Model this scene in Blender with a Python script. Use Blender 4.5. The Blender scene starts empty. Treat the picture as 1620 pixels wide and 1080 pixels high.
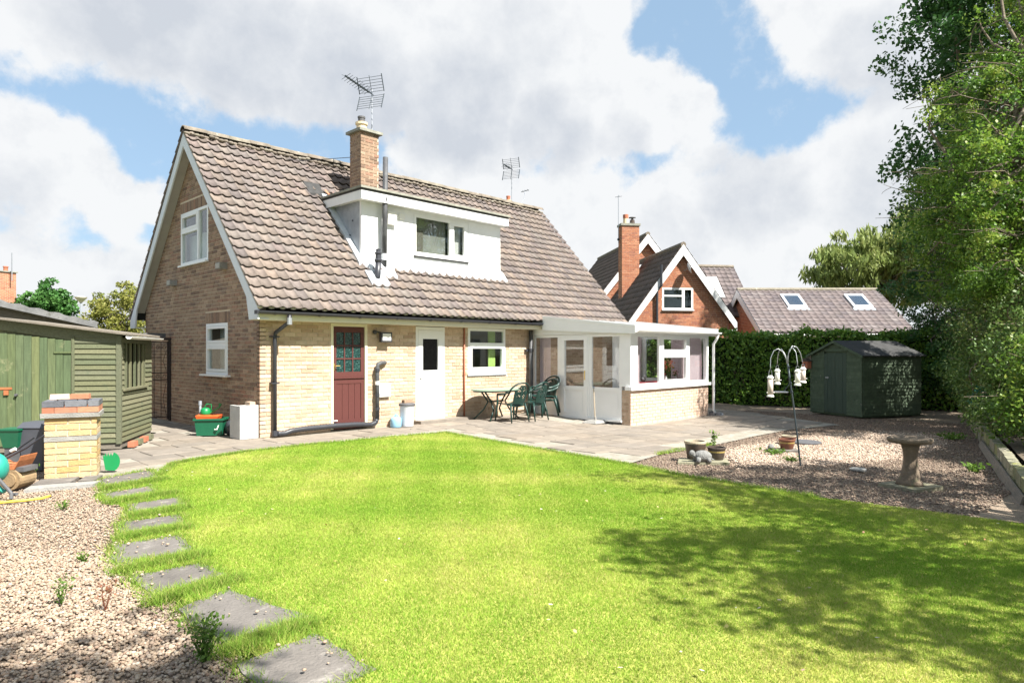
import bpy, bmesh, math, random
import numpy as np
from mathutils import Vector, Matrix
random.seed(7); rng = np.random.default_rng(7)
R = math.radians
scene = bpy.context.scene
C = scene.collection

# ---------------------------------------------------------------- camera
CAM = (-5.375, -11.422, 1.526); YAW = 44.12
cd = bpy.data.cameras.new('camera'); co = bpy.data.objects.new('camera', cd); C.objects.link(co)
co.location = CAM; co.rotation_euler = (R(90), 0, R(YAW - 90))
cd.sensor_fit = 'HORIZONTAL'; cd.sensor_width = 36; cd.lens = 36 * 1057 / 1620
cd.shift_y = 16 / 1620; cd.clip_start = .05; cd.clip_end = 2000
scene.camera = co
FW = Vector((math.cos(R(YAW)), math.sin(R(YAW)), 0)); RT = Vector((FW.y, -FW.x, 0))
# ---------------------------------------------------------------- exposure, sun, sky
scene.view_settings.view_transform = 'Standard'; scene.view_settings.look = 'None'
scene.view_settings.exposure = 1.52; scene.view_settings.gamma = 1
SUN_AZ, SUN_EL = 6.0, 50.5          # degrees from -Y towards +X ; elevation
sd = Vector((math.sin(R(SUN_AZ)) * math.cos(R(SUN_EL)), -math.cos(R(SUN_AZ)) * math.cos(R(SUN_EL)), math.sin(R(SUN_EL))))
ld = bpy.data.lights.new('sun', 'SUN'); ld.energy = 4.6; ld.angle = R(.55); ld.color = (1, .955, .88)
lo = bpy.data.objects.new('sun', ld); C.objects.link(lo); lo.rotation_euler = sd.to_track_quat('Z', 'Y').to_euler()
world = bpy.data.worlds.new('World'); scene.world = world; world.use_nodes = True

def build_world():
    nt = world.node_tree; nt.nodes.clear(); N = nt.nodes.new; L = nt.links.new
    def math_(op, a, b=None, clamp=False):
        n = N('ShaderNodeMath'); n.operation = op; n.use_clamp = clamp
        for i, v in enumerate((a, b)):
            if v is None: continue
            if isinstance(v, (int, float)): n.inputs[i].default_value = v
            else: L(v, n.inputs[i])
        return n.outputs[0]
    def smooth(v, lo, hi, to0=0., to1=1.):
        n = N('ShaderNodeMapRange'); n.interpolation_type = 'SMOOTHSTEP'
        L(v, n.inputs[0]); n.inputs[1].default_value = lo; n.inputs[2].default_value = hi
        n.inputs[3].default_value = to0; n.inputs[4].default_value = to1
        return n.outputs[0]
    tc = N('ShaderNodeTexCoord').outputs['Generated']
    sky = N('ShaderNodeTexSky'); sky.sky_type = 'NISHITA'; sky.sun_disc = False
    sky.sun_elevation = R(SUN_EL); sky.sun_rotation = math.atan2(sd.x, sd.y); sky.air_density = 1.0; sky.dust_density = 1.2
    # wispy distortion of the direction
    n1 = N('ShaderNodeTexNoise'); n1.inputs['Scale'].default_value = 7.0; n1.inputs['Detail'].default_value = 9; n1.inputs['Roughness'].default_value = .58
    L(tc, n1.inputs['Vector'])
    sub = N('ShaderNodeVectorMath'); sub.operation = 'SUBTRACT'; L(n1.outputs['Color'], sub.inputs[0]); sub.inputs[1].default_value = (.5, .5, .5)
    sc = N('ShaderNodeVectorMath'); sc.operation = 'SCALE'; L(sub.outputs[0], sc.inputs[0]); sc.inputs['Scale'].default_value = .085
    ad = N('ShaderNodeVectorMath'); L(tc, ad.inputs[0]); L(sc.outputs[0], ad.inputs[1])
    no = N('ShaderNodeVectorMath'); no.operation = 'NORMALIZE'; L(ad.outputs[0], no.inputs[0]); dv = no.outputs[0]
    # cloud masses (azimuth, elevation, radius, weight), degrees
    masses = [(78, 24.5, 6, .8), (70, 24, 6.5, .9), (62, 23.5, 6, 1), (54.5, 22.5, 6, 1), (47, 21.5, 6, 1), (40, 21.5, 6, 1), (35, 20, 4.5, .9), (31, 19.5, 3.4, .8), (28.6, 19.0, 2.4, .6), (66, 29, 9, 1), (50, 29, 9, 1), (40, 27, 5, .7), (82, 27, 6, .8),
              (82, 13.2, 4.2, .9), (77.5, 12.4, 3.4, .9), (74.5, 10.6, 2.4, .7), (71.5, 11.2, 2.0, .7), (69, 9.5, 3, .7), (80, 5.2, 4.2, .9), (74.5, 4.6, 3.6, .9), (69, 3.5, 4.5, .8), (62, 4, 6, .6),
              (52, 13.5, 3.6, .7), (46.5, 13.5, 4, .75), (40, 11.5, 4.6, .8), (34, 11.5, 4.2, .8), (28, 12.5, 4.5, .8), (22, 11.5, 4.5, .8), (16.5, 13, 4.5, .75), (24, 5, 7, .8), (36, 4, 8, .8), (48, 5, 7, .7), (18, 23.5, 4.2, .8), (22, 26.5, 3, .6), (13, 20, 5, .6), (9, 12, 8, .7),
              (84, 18.6, 1.6, .3), (34.5, 27.6, 1.6, .4), (14, 4, 8, .8), (84, 1, 6, .8), (58, 8, 4, .6)]
    tot = None
    for az, el, rad, w in masses:
        v = (math.cos(R(el)) * math.cos(R(az)), math.cos(R(el)) * math.sin(R(az)), math.sin(R(el)))
        d = N('ShaderNodeVectorMath'); d.operation = 'DOT_PRODUCT'; L(dv, d.inputs[0]); d.inputs[1].default_value = v
        s = smooth(d.outputs['Value'], math.cos(R(rad * 1.25)), math.cos(R(rad * .45)), 0, w)
        tot = s if tot is None else math_('ADD', tot, s)
    tot = math_('MINIMUM', tot, 1.0)
    # the rest of the sky: scattered fair-weather cloud of the same kind
    n2 = N('ShaderNodeTexNoise'); n2.inputs['Scale'].default_value = 2.6; n2.inputs['Detail'].default_value = 10; n2.inputs['Roughness'].default_value = .55
    L(dv, n2.inputs['Vector'])
    fd = N('ShaderNodeVectorMath'); fd.operation = 'DOT_PRODUCT'; L(tc, fd.inputs[0]); fd.inputs[1].default_value = (FW.x, FW.y, .1)
    infront = smooth(fd.outputs['Value'], .62, .8)
    scat = math_('MULTIPLY', smooth(n2.outputs['Fac'], .42, .62), math_('SUBTRACT', 1, infront))
    tot = math_('ADD', tot, scat)
    nv = math_('MULTIPLY', math_('SUBTRACT', n1.outputs['Fac'], .5), 1.1)
    n3 = N('ShaderNodeTexNoise'); n3.inputs['Scale'].default_value = 17; n3.inputs['Detail'].default_value = 10; n3.inputs['Roughness'].default_value = .62
    L(tc, n3.inputs['Vector'])
    fld = math_('ADD', math_('ADD', tot, nv), math_('MULTIPLY', math_('SUBTRACT', n3.outputs['Fac'], .5), 1.5))
    cover = smooth(fld, .12, .70)
    # flat grey undersides, broken up by the same noise
    up_ = N('ShaderNodeVectorMath'); L(tc, up_.inputs[0]); up_.inputs[1].default_value = (.012, -.012, .028)
    n4 = N('ShaderNodeTexNoise'); n4.inputs['Scale'].default_value = 17; n4.inputs['Detail'].default_value = 10; n4.inputs['Roughness'].default_value = .62; L(up_.outputs[0], n4.inputs['Vector'])
    n5 = N('ShaderNodeTexNoise'); n5.inputs['Scale'].default_value = 7; n5.inputs['Detail'].default_value = 9; n5.inputs['Roughness'].default_value = .58; L(up_.outputs[0], n5.inputs['Vector'])
    relief = math_('ADD', math_('SUBTRACT', n3.outputs['Fac'], n4.outputs['Fac']), math_('SUBTRACT', n1.outputs['Fac'], n5.outputs['Fac']))
    und = None
    for az, el, rad, w in ((74, 26, 8, .9), (66, 22.5, 6, .9), (57, 21, 6, 1), (49, 20, 6, 1), (41, 18.6, 4.5, .9), (44, 26, 6, .6), (35, 18, 3, .6), (24, 12.5, 5, .7), (31, 9, 4, .5), (81, 10.4, 3, .7), (74, 3, 4, .6), (17, 21, 4, .6), (15, 11, 5, .6), (84, 3, 4, .5)):
        v = (math.cos(R(el)) * math.cos(R(az)), math.cos(R(el)) * math.sin(R(az)), math.sin(R(el)))
        d = N('ShaderNodeVectorMath'); d.operation = 'DOT_PRODUCT'; L(dv, d.inputs[0]); d.inputs[1].default_value = v
        s_ = smooth(d.outputs['Value'], math.cos(R(rad * 1.3)), math.cos(R(rad * .2)), 0, w); und = s_ if und is None else math_('MAXIMUM', und, s_)
    und = math_('MAXIMUM', und, math_('MULTIPLY', smooth(n2.outputs['Fac'], .5, .7), math_('SUBTRACT', 1, infront)))
    grey = smooth(math_('ADD', und, math_('ADD', math_('MULTIPLY', math_('SUBTRACT', n2.outputs['Fac'], .5), 1.6), math_('MULTIPLY', math_('SUBTRACT', n3.outputs['Fac'], .5), 1.2))), .10, 1.15)
    grey = math_('SUBTRACT', grey, math_('MULTIPLY', relief, 1.2), True)
    cc = N('ShaderNodeMix'); cc.data_type = 'RGBA'; L(grey, cc.inputs['Factor'])
    cc.inputs['A'].default_value = (5.4, 5.5, 5.6, 1); cc.inputs['B'].default_value = (3.75, 4.0, 4.4, 1)
    # thin high haze pales the blue
    hz = N('ShaderNodeMix'); hz.data_type = 'RGBA'; hz.inputs['Factor'].default_value = .62
    L(sky.outputs[0], hz.inputs['A']); hz.inputs['B'].default_value = (2.75, 4.05, 5.4, 1)
    mx = N('ShaderNodeMix'); mx.data_type = 'RGBA'; L(cover, mx.inputs['Factor']); L(hz.outputs['Result'], mx.inputs['A']); L(cc.outputs['Result'], mx.inputs['B'])
    bg = N('ShaderNodeBackground'); bg.inputs['Strength'].default_value = .060; L(mx.outputs['Result'], bg.inputs['Color'])
    out = N('ShaderNodeOutputWorld'); L(bg.outputs[0], out.inputs['Surface'])
build_world()
scene.cycles.max_bounces = 6; scene.cycles.transparent_max_bounces = 12; scene.cycles.use_denoising = True

# ---------------------------------------------------------------- materials
MATS = {}
def pm(name, cols, rough=.75, nscale=6, nvar=.2, bump=.0, bscale=60, rnd=None, metal=0, spec=.35, stretch=None, spots=None, transl=0., emit=0, ncol=None):
    """Principled material: base colours picked per piece (rnd) and mottled by noise."""
    if name in MATS: return MATS[name]
    m = bpy.data.materials.new(name); m.use_nodes = True; nt = m.node_tree; N = nt.nodes.new; L = nt.links.new
    b = nt.nodes['Principled BSDF']; out = nt.nodes['Material Output']
    b.inputs['Roughness'].default_value = rough; b.inputs['Metallic'].default_value = metal; b.inputs['Specular IOR Level'].default_value = spec
    geo = N('ShaderNodeNewGeometry'); vec = geo.outputs['Position']
    if stretch:
        tc = N('ShaderNodeTexCoord'); mp = N('ShaderNodeMapping'); mp.inputs['Scale'].default_value = stretch; L(tc.outputs['Object'], mp.inputs['Vector']); vec = mp.outputs[0]
    if len(cols) == 1 or rnd is None:
        rgb = N('ShaderNodeRGB'); rgb.outputs[0].default_value = (*cols[0], 1); col = rgb.outputs[0]
        if len(cols) > 1:
            nz = N('ShaderNodeTexNoise'); nz.inputs['Scale'].default_value = ncol or nscale * .4; nz.inputs['Detail'].default_value = 5; nz.inputs['Roughness'].default_value = .65; L(vec, nz.inputs['Vector'])
            fac = nz.outputs['Fac']
    else:
        if rnd == 'tint':
            at = N('ShaderNodeAttribute'); at.attribute_name = 'tint'; fac = at.outputs['Fac']
        else:
            oi = N('ShaderNodeObjectInfo'); ad = N('ShaderNodeMath'); ad.operation = 'ADD'
            L(oi.outputs['Random'], ad.inputs[0]); L(geo.outputs['Random Per Island'], ad.inputs[1])
            fr = N('ShaderNodeMath'); fr.operation = 'FRACT'; L(ad.outputs[0], fr.inputs[0]); fac = fr.outputs[0]
    if len(cols) > 1:
        cr = N('ShaderNodeValToRGB'); el = cr.color_ramp.elements
        k = len(cols); lo_, hi_ = (.3, .7) if rnd is None else (0, 1)
        for i in range(k - 2): el.new(.5)
        for i, c in enumerate(cols): el[i].position = lo_ + (hi_ - lo_) * i / (k - 1); el[i].color = (*c, 1)
        L(fac, cr.inputs[0]); col = cr.outputs[0]
    if nvar:
        nz = N('ShaderNodeTexNoise'); nz.inputs['Scale'].default_value = nscale; nz.inputs['Detail'].default_value = 6; nz.inputs['Roughness'].default_value = .6; L(vec, nz.inputs['Vector'])
        mr = N('ShaderNodeMapRange'); L(nz.outputs['Fac'], mr.inputs[0]); mr.inputs[1].default_value = .25; mr.inputs[2].default_value = .75; mr.inputs[3].default_value = 1 - nvar; mr.inputs[4].default_value = 1 + nvar
        mu = N('ShaderNodeVectorMath'); mu.operation = 'SCALE'; L(col, mu.inputs[0]); L(mr.outputs[0], mu.inputs['Scale']); col = mu.outputs[0]
    if spots:                       # (colour, scale, threshold): lichen, dirt, stains with a shape of their own
        for scol, ssc, th in (spots if isinstance(spots, list) else [spots]):
            nz = N('ShaderNodeTexNoise'); nz.inputs['Scale'].default_value = ssc; nz.inputs['Detail'].default_value = 7; nz.inputs['Roughness'].default_value = .7
            L(geo.outputs['Position'], nz.inputs['Vector'])
            mr = N('ShaderNodeMapRange'); L(nz.outputs['Fac'], mr.inputs[0]); mr.inputs[1].default_value = th; mr.inputs[2].default_value = th + .1; mr.clamp = True
            mx = N('ShaderNodeMix'); mx.data_type = 'RGBA'; L(mr.outputs[0], mx.inputs['Factor']); L(col, mx.inputs['A']); mx.inputs['B'].default_value = (*scol, 1); col = mx.outputs['Result']
    L(col, b.inputs['Base Color'])
    if bump:
        nz = N('ShaderNodeTexNoise'); nz.inputs['Scale'].default_value = bscale; nz.inputs['Detail'].default_value = 5; L(vec, nz.inputs['Vector'])
        bp = N('ShaderNodeBump'); bp.inputs['Strength'].default_value = bump; bp.inputs['Distance'].default_value = .02; L(nz.outputs['Fac'], bp.inputs['Height']); L(bp.outputs[0], b.inputs['Normal'])
    if transl:
        tr = N('ShaderNodeBsdfTranslucent'); L(col, tr.inputs['Color']); ms = N('ShaderNodeMixShader'); ms.inputs[0].default_value = transl
        L(b.outputs[0], ms.inputs[1]); L(tr.outputs[0], ms.inputs[2]); L(ms.outputs[0], out.inputs['Surface'])
    MATS[name] = m; return m

def glass(name, tint=(.9, .95, .93), refl=2.6, base=.06, rough=0., pattern=0):
    if name in MATS: return MATS[name]
    m = bpy.data.materials.new(name); m.use_nodes = True; nt = m.node_tree; N = nt.nodes.new; L = nt.links.new
    nt.nodes.remove(nt.nodes['Principled BSDF']); out = nt.nodes['Material Output']
    t = N('ShaderNodeBsdfTransparent'); t.inputs[0].default_value = (*tint, 1)
    gl = N('ShaderNodeBsdfGlossy'); gl.inputs['Roughness'].default_value = rough
    fr = N('ShaderNodeLayerWeight'); fr.inputs['Blend'].default_value = .5
    pw = N('ShaderNodeMath'); pw.operation = 'POWER'; L(fr.outputs['Facing'], pw.inputs[0]); pw.inputs[1].default_value = 3.2
    ma = N('ShaderNodeMath'); ma.operation = 'MULTIPLY_ADD'; ma.use_clamp = True; L(pw.outputs[0], ma.inputs[0]); ma.inputs[1].default_value = .3 * refl; ma.inputs[2].default_value = base
    ms = N('ShaderNodeMixShader'); L(ma.outputs[0], ms.inputs[0]); L(t.outputs[0], ms.inputs[1]); L(gl.outputs[0], ms.inputs[2]); L(ms.outputs[0], out.inputs['Surface'])
    nz = N('ShaderNodeTexNoise'); nz.inputs['Scale'].default_value = 45 if pattern else 2.0; nz.inputs['Detail'].default_value = 3 if pattern else 0
    geo = N('ShaderNodeNewGeometry'); L(geo.outputs['Position'], nz.inputs['Vector'])
    bp = N('ShaderNodeBump'); bp.inputs['Strength'].default_value = pattern or .03; bp.inputs['Distance'].default_value = .03; L(nz.outputs['Fac'], bp.inputs['Height']); L(bp.outputs[0], gl.inputs['Normal'])
    MATS[name] = m; return m

M = dict(
 brown_brick=pm('brown_brick', [(0.167, 0.11, 0.0799), (0.25, 0.165, 0.112), (0.312, 0.215, 0.146), (0.271, 0.18, 0.122), (0.344, 0.24, 0.164), (0.208, 0.145, 0.108), (0.302, 0.175, 0.118), (0.375, 0.27, 0.188)], .9, 25, .18, .4, 90, 'piece'),
 buff_brick=pm('buff_brick', [(0.494, 0.363, 0.259), (0.554, 0.416, 0.307), (0.465, 0.344, 0.246), (0.593, 0.467, 0.356), (0.515, 0.375, 0.27), (0.396, 0.281, 0.197), (0.564, 0.438, 0.332)], .9, 18, .14, .4, 90, 'piece', spots=((.26, .17, .11), 3.2, .66)),
 pale_brick=pm('pale_brick', [(0.571, 0.417, 0.323), (0.612, 0.448, 0.345), (0.541, 0.387, 0.302), (0.632, 0.478, 0.377), (0.581, 0.407, 0.313)], .9, 18, .1, .3, 90, 'piece'),
 red_brick=pm('red_brick', [(0.367, 0.147, 0.081), (0.428, 0.186, 0.105), (0.326, 0.128, 0.0762), (0.469, 0.225, 0.133), (0.286, 0.117, 0.081)], .9, 14, .15, .4, 90, 'piece'),
 yellow_brick=pm('yellow_brick', [(0.468, 0.346, 0.175), (0.501, 0.387, 0.229), (0.452, 0.297, 0.12), (0.517, 0.412, 0.266), (0.484, 0.372, 0.202)], .9, 18, .15, .5, 80, 'piece', spots=((.5, .45, .36), 9, .66)),
 blue_brick=pm('blue_brick', [(.12, .125, .14), (.16, .165, .18), (.10, .105, .12)], .7, 20, .2, .4, 80, 'piece'),
 mortar=pm('mortar', [(0.605, 0.499, 0.372)], .95, 10, .12, .3, 120),
 mortar_buff=pm('mortar_buff', [(0.557, 0.463, 0.32)], .95, 10, .12, .3, 120),
 tile=pm('roof_tile', [(0.147, 0.122, 0.108), (0.18, 0.148, 0.128), (0.212, 0.174, 0.153), (0.159, 0.136, 0.128), (0.191, 0.166, 0.148), (0.228, 0.18, 0.148), (0.132, 0.113, 0.108), (0.183, 0.146, 0.134)], .9, 9, .25, .35, 70, 'piece',
         spots=[((.30, .295, .26), 7, .70), ((.06, .05, .042), 4.5, .68)]),
 tile_clean=pm('roof_tile_neighbour', [(0.138, 0.117, 0.114), (0.177, 0.148, 0.146), (0.158, 0.13, 0.127), (0.12, 0.102, 0.107), (0.195, 0.17, 0.166)], .9, 3, .15, .2, 40, 'piece'),
 tile_dark=pm('roof_tile_dark', [(.10, .08, .07), (.14, .105, .09), (.12, .095, .085)], .9, 3, .2, .2, 40, 'piece'),
 ridge=pm('ridge_tile', [(0.225, 0.203, 0.158), (0.18, 0.15, 0.12), (0.203, 0.176, 0.139)], .95, 9, .3, .6, 50, 'piece', spots=[((.52, .52, .46), 8, .60), ((.14, .12, .09), 6, .62), ((.33, .27, .09), 5, .68)]),
 orange_tile=pm('orange_tile', [(.50, .20, .11)], .9, 9, .2),
 felt=pm('roof_felt', [(.05, .05, .05)], .95, 8, .3, .3, 150),
 white=pm('white_upvc', [(.80, .81, .80)], .35, 3, .03, spec=.5),
 white_paint=pm('white_paint', [(.76, .77, .77)], .55, 4, .06, .1, 30, spots=((.55, .55, .52), 3, .72)),
 barge=pm('barge_paint', [(.66, .69, .71)], .5, 4, .06, .1, 30, spots=((.5, .5, .47), 5, .70)),
 soffit=pm('soffit_board', [(.40, .38, .34)], .8, 4, .1),
 cream=pm('cream_paint', [(.72, .67, .50)], .5, 6, .06, spots=((.45, .42, .30), 6, .70)),
 lead=pm('lead_sheet', [(.26, .29, .33), (.36, .39, .43)], .6, 5, .2, .2, 20, metal=.2),
 lead_pale=pm('lead_flashing', [(.62, .64, .65), (.50, .53, .56)], .6, 6, .15, .3, 25, metal=.1),
 black_plastic=pm('black_plastic', [(.035, .037, .045)], .4, 8, .15, spec=.5),
 soil_pipe=pm('weathered_pipe', [(.05, .05, .055), (.11, .115, .12)], .55, 9, .3, .1, 40),
 copper=pm('red_pipe_paint', [(.36, .13, .075)], .55, 8, .15),
 maroon=pm('maroon_paint', [(.10, .033, .029)], .5, 12, .12, .15, 40, stretch=(8, 8, 1.2)),
 mortar_cap=pm('concrete_cap', [(.30, .30, .25), (.20, .20, .17)], .95, 8, .2, .4, 40),
 buff_pot=pm('buff_clay_pot', [(.62, .50, .33)], .8, 8, .1),
 terracotta=pm('terracotta', [(.42, .15, .085)], .8, 8, .15),
 concrete=pm('concrete', [(0.252, 0.246, 0.228), (0.312, 0.306, 0.288)], .95, 9, .15, .5, 60, spots=((.27, .27, .22), 5, .66)),
 stone_white=pm('pale_limestone', [(0.53, 0.53, 0.515), (0.452, 0.452, 0.437)], .9, 10, .1, .4, 40),
 slab=pm('paving_stone', [(0.194, 0.167, 0.136), (0.225, 0.193, 0.159), (0.207, 0.181, 0.153), (0.244, 0.209, 0.168), (0.182, 0.16, 0.136), (0.216, 0.181, 0.144)], .95, 4.5, .22, .5, 45, 'piece', spots=[((.27, .25, .215), 5, .66), ((.11, .10, .085), 7, .67)]),
 step=pm('stepping_stone', [(0.135, 0.123, 0.111), (0.162, 0.146, 0.131), (0.145, 0.134, 0.124)], .95, 6, .22, .6, 50, 'piece', spots=[((.27, .25, .225), 6, .58), ((.10, .092, .085), 11, .63), ((.05, .05, .04), 4, .70)]),
 joint=pm('paving_joint', [(0.323, 0.3, 0.262), (0.225, 0.203, 0.158)], .95, 12, .2, .4, 90),
 gravel_bed=pm('gravel_base', [(.30, .235, .175), (.23, .18, .135)], .95, 30, .35, .8, 70),
 pebble=pm('pebble', [(.30, .22, .155), (.37, .285, .205), (.25, .18, .125), (.43, .35, .26), (.20, .15, .12), (.40, .30, .21), (.31, .26, .21), (.27, .175, .12), (.47, .41, .33)], .8, 40, .12, 0, 60, 'tint'),
 litter_pebble=pm('litter_pebble', [(0.204, 0.153, 0.115), (0.255, 0.191, 0.14), (0.162, 0.119, 0.0935), (0.297, 0.234, 0.178), (0.128, 0.0935, 0.0765), (0.238, 0.162, 0.119)], .85, 40, .12, 0, 60, 'tint'),
 sunlit_pebble=pm('sunlit_pebble', [(0.458, 0.346, 0.258), (0.577, 0.457, 0.354), (0.378, 0.28, 0.216), (0.657, 0.542, 0.431), (0.298, 0.214, 0.164)], .85, 40, .12, 0, 60, 'tint'),
 earth=pm('earth', [(.10, .08, .055), (.14, .11, .08)], .95, 5, .3, .5, 40),
 far_ground=pm('far_ground', [(.07, .10, .035), (.12, .12, .06)], .95, .3, .3),
 turf=pm('turf', [(0.242, 0.294, 0.045), (0.352, 0.347, 0.085), (0.264, 0.315, 0.055)], .95, 14, .3, .8, 60, ncol=1.1),
 grass=pm('grass_blade', [(0.184, 0.334, 0.0309), (0.269, 0.399, 0.0496), (0.356, 0.453, 0.0773), (0.47, 0.485, 0.127), (0.631, 0.539, 0.243)], .7, 3, .15, 0, 60, 'tint', spec=.2, transl=.35),
 tuft=pm('tuft_blade', [(.14, .29, .025), (.22, .35, .05), (.36, .37, .10), (.52, .43, .21)], .7, 3, .15, 0, 60, 'tint', spec=.2, transl=.35),
 weed=pm('weed_leaf', [(.07, .15, .02), (.13, .22, .03), (.10, .19, .03)], .6, 9, .15, 0, 60, 'tint', transl=.3),
 weed_red=pm('red_weed_leaf', [(.20, .07, .04), (.15, .10, .04), (.28, .09, .05)], .6, 9, .15, 0, 60, 'tint', transl=.3),
 leaf=pm('hawthorn_leaf', [(0.0452, 0.112, 0.0151), (0.0833, 0.172, 0.0211), (0.129, 0.241, 0.0301), (0.196, 0.301, 0.0423), (0.288, 0.333, 0.0604)], .5, 1.4, .22, 0, 60, 'tint', spec=.45, transl=.45),
 leaf_dark=pm('dark_leaf', [(0.0299, 0.0898, 0.0215), (0.0471, 0.124, 0.0299), (0.0749, 0.172, 0.0386)], .5, 1.4, .2, 0, 60, 'tint', spec=.4, transl=.35),
 leaf_mid=pm('shrub_leaf', [(0.0402, 0.0931, 0.0172), (0.0719, 0.143, 0.0258), (0.122, 0.208, 0.043), (0.187, 0.236, 0.0645), (0.158, 0.143, 0.0503)], .5, 1.4, .2, 0, 60, 'tint', spec=.45, transl=.3),
 leaf_hedge=pm('hedge_leaf', [(0.0591, 0.143, 0.0203), (0.101, 0.211, 0.027), (0.169, 0.304, 0.0405), (0.236, 0.371, 0.0591)], .5, 1.5, .2, 0, 60, 'tint', spec=.4, transl=.3),
 leaf_willow=pm('willow_leaf', [(0.14, 0.205, 0.0486), (0.216, 0.27, 0.0756), (0.302, 0.324, 0.108)], .6, 1, .2, 0, 60, 'tint', transl=.35),
 leaf_yellow=pm('yellow_green_leaf', [(.12, .16, .03), (.20, .22, .045), (.28, .27, .07), (.16, .20, .035)], .6, 1, .2, 0, 60, 'tint', transl=.35),
 leaf_fir=pm('fir_leaf', [(0.036, 0.12, 0.024), (0.06, 0.168, 0.0336), (0.102, 0.228, 0.054)], .6, 1, .2, 0, 60, 'tint', transl=.25),
 bark=pm('bark', [(.13, .10, .07), (.20, .17, .13)], .95, 14, .3, .6, 40, spots=[((.33, .19, .05), 9, .60), ((.36, .35, .29), 7, .64)]),
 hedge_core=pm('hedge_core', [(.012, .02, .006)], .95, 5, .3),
 shed_green=pm('faded_green_board', [(0.136, 0.14, 0.076), (0.16, 0.16, 0.092), (0.104, 0.12, 0.068), (0.18, 0.176, 0.108), (0.124, 0.132, 0.084)], .85, 9, .25, .3, 60, 'piece', stretch=(5, 5, 5), spots=[((.08, .105, .065), 4, .60), ((.28, .27, .19), 11, .66)]),
 shed_door=pm('faded_green_door_board', [(0.115, 0.14, 0.0595), (0.085, 0.123, 0.0638), (0.162, 0.178, 0.0765), (0.0723, 0.111, 0.0638)], .85, 3, .3, .3, 40, 'piece', stretch=(14, 14, 1.2), spots=[((.25, .25, .14), 3, .60), ((.07, .09, .06), 8, .66)]),
 shed_dark=pm('dark_green_board', [(0.0652, 0.0938, 0.0568), (0.0781, 0.11, 0.0674), (0.0568, 0.0829, 0.0509)], .8, 9, .25, .3, 60, 'piece', spots=[((.24, .25, .21), 12, .62), ((.03, .04, .03), 5, .64)]),
 shed_dark_door=pm('dark_green_door_board', [(0.043, 0.0659, 0.0481), (0.0507, 0.0761, 0.0545)], .7, 5, .15, .2, 60, 'piece', stretch=(9, 9, 1)),
 iron=pm('wrought_iron', [(.035, .025, .022)], .7, 20, .3, .2, 80),
 timber=pm('grey_timber', [(.24, .21, .17), (.16, .14, .115)], .9, 8, .25, .4, 60, stretch=(2, 12, 12)),
 mossy=pm('mossy_block', [(0.195, 0.184, 0.128), (0.255, 0.24, 0.18), (0.18, 0.188, 0.075), (0.225, 0.21, 0.15)], .95, 8, .3, .6, 40, 'piece', spots=[((.30, .31, .03), 4, .62), ((.10, .13, .03), 6, .62)]),
 chair_green=pm('green_resin', [(0.00525, 0.0338, 0.027)], .45, 9, .12, spec=.5),
 table_green=pm('faded_green_resin', [(.25, .33, .25)], .5, 9, .1, spec=.4),
 chair_pale=pm('faded_resin_edge', [(.55, .62, .58)], .5, 9, .1),
 steel=pm('galvanised_steel', [(.42, .44, .46)], .45, 10, .15, metal=.7),
 dark_steel=pm('dark_painted_steel', [(.06, .075, .085)], .45, 10, .2, metal=.4, spec=.5),
 alu=pm('aluminium', [(.45, .47, .5)], .4, 10, .1, metal=.8),
 clear_plastic=pm('seed_tube', [(.72, .68, .58), (.80, .76, .66)], .35, 30, .15),
 nut_mesh=pm('nut_tube', [(.62, .50, .42), (.70, .60, .52)], .6, 60, .3),
 off_white=pm('off_white_plastic', [(.78, .77, .72)], .5, 8, .06),
 bath_stone=pm('bird_bath_stone', [(0.141, 0.109, 0.0789), (0.185, 0.144, 0.103)], .95, 12, .25, .5, 50, spots=((.14, .15, .08), 6, .60)),
 glaze=pm('brown_glaze', [(.085, .06, .045), (.05, .04, .034)], .35, 10, .2, spec=.5),
 glaze_red=pm('red_brown_glaze', [(.20, .075, .04), (.13, .05, .03)], .35, 10, .2, spec=.5),
 pot_band=pm('ochre_glaze', [(.40, .30, .10)], .4, 10, .1),
 pot_rim=pm('pale_rim', [(.42, .35, .25)], .7, 10, .15),
 statue=pm('grey_stone', [(0.165, 0.165, 0.16), (0.231, 0.231, 0.22)], .95, 25, .3, .8, 70),
 recycle=pm('green_box_plastic', [(.008, .11, .055)], .4, 9, .08, spec=.5),
 bright_green=pm('bright_green_plastic', [(0.006, 0.198, 0.06)], .4, 9, .08, spec=.5),
 orange=pm('orange_plastic', [(.82, .13, .03)], .45, 9, .08),
 pink=pm('pink_flower', [(.75, .10, .14)], .6, 9, .1),
 gas_blue=pm('blue_gas_bottle', [(.26, .48, .64)], .45, 9, .06, spec=.5),
 bin_grey=pm('grey_bin_plastic', [(.60, .62, .65)], .45, 6, .05, spec=.4),
 lid_dark=pm('dark_lid', [(.10, .10, .105)], .6, 9, .2),
 teal=pm('teal_plastic', [(0.024, 0.276, 0.216)], .4, 9, .08, spec=.5),
 mower_orange=pm('faded_orange_metal', [(.46, .17, .07), (.36, .12, .05)], .6, 12, .2, .2, 40),
 rust_roller=pm('worn_roller', [(.32, .22, .12), (.24, .17, .10)], .8, 14, .2, .3, 50),
 rubber=pm('black_rubber', [(.022, .022, .024)], .7, 9, .2),
 grey_bin=pm('dark_grey_bin', [(.075, .08, .095)], .5, 9, .12),
 hose=pm('yellow_hose', [(.68, .52, .06)], .5, 9, .1),
 curtain=pm('net_curtain', [(.80, .80, .82)], .9, 5, .05, transl=.25),
 curtain_lilac=pm('lilac_blind', [(0.672, 0.549, 0.582), (0.762, 0.65, 0.683)], .9, 4, .08, transl=.25),
 curtain_green=pm('lime_curtain', [(.42, .52, .16)], .9, 5, .08),
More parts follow.
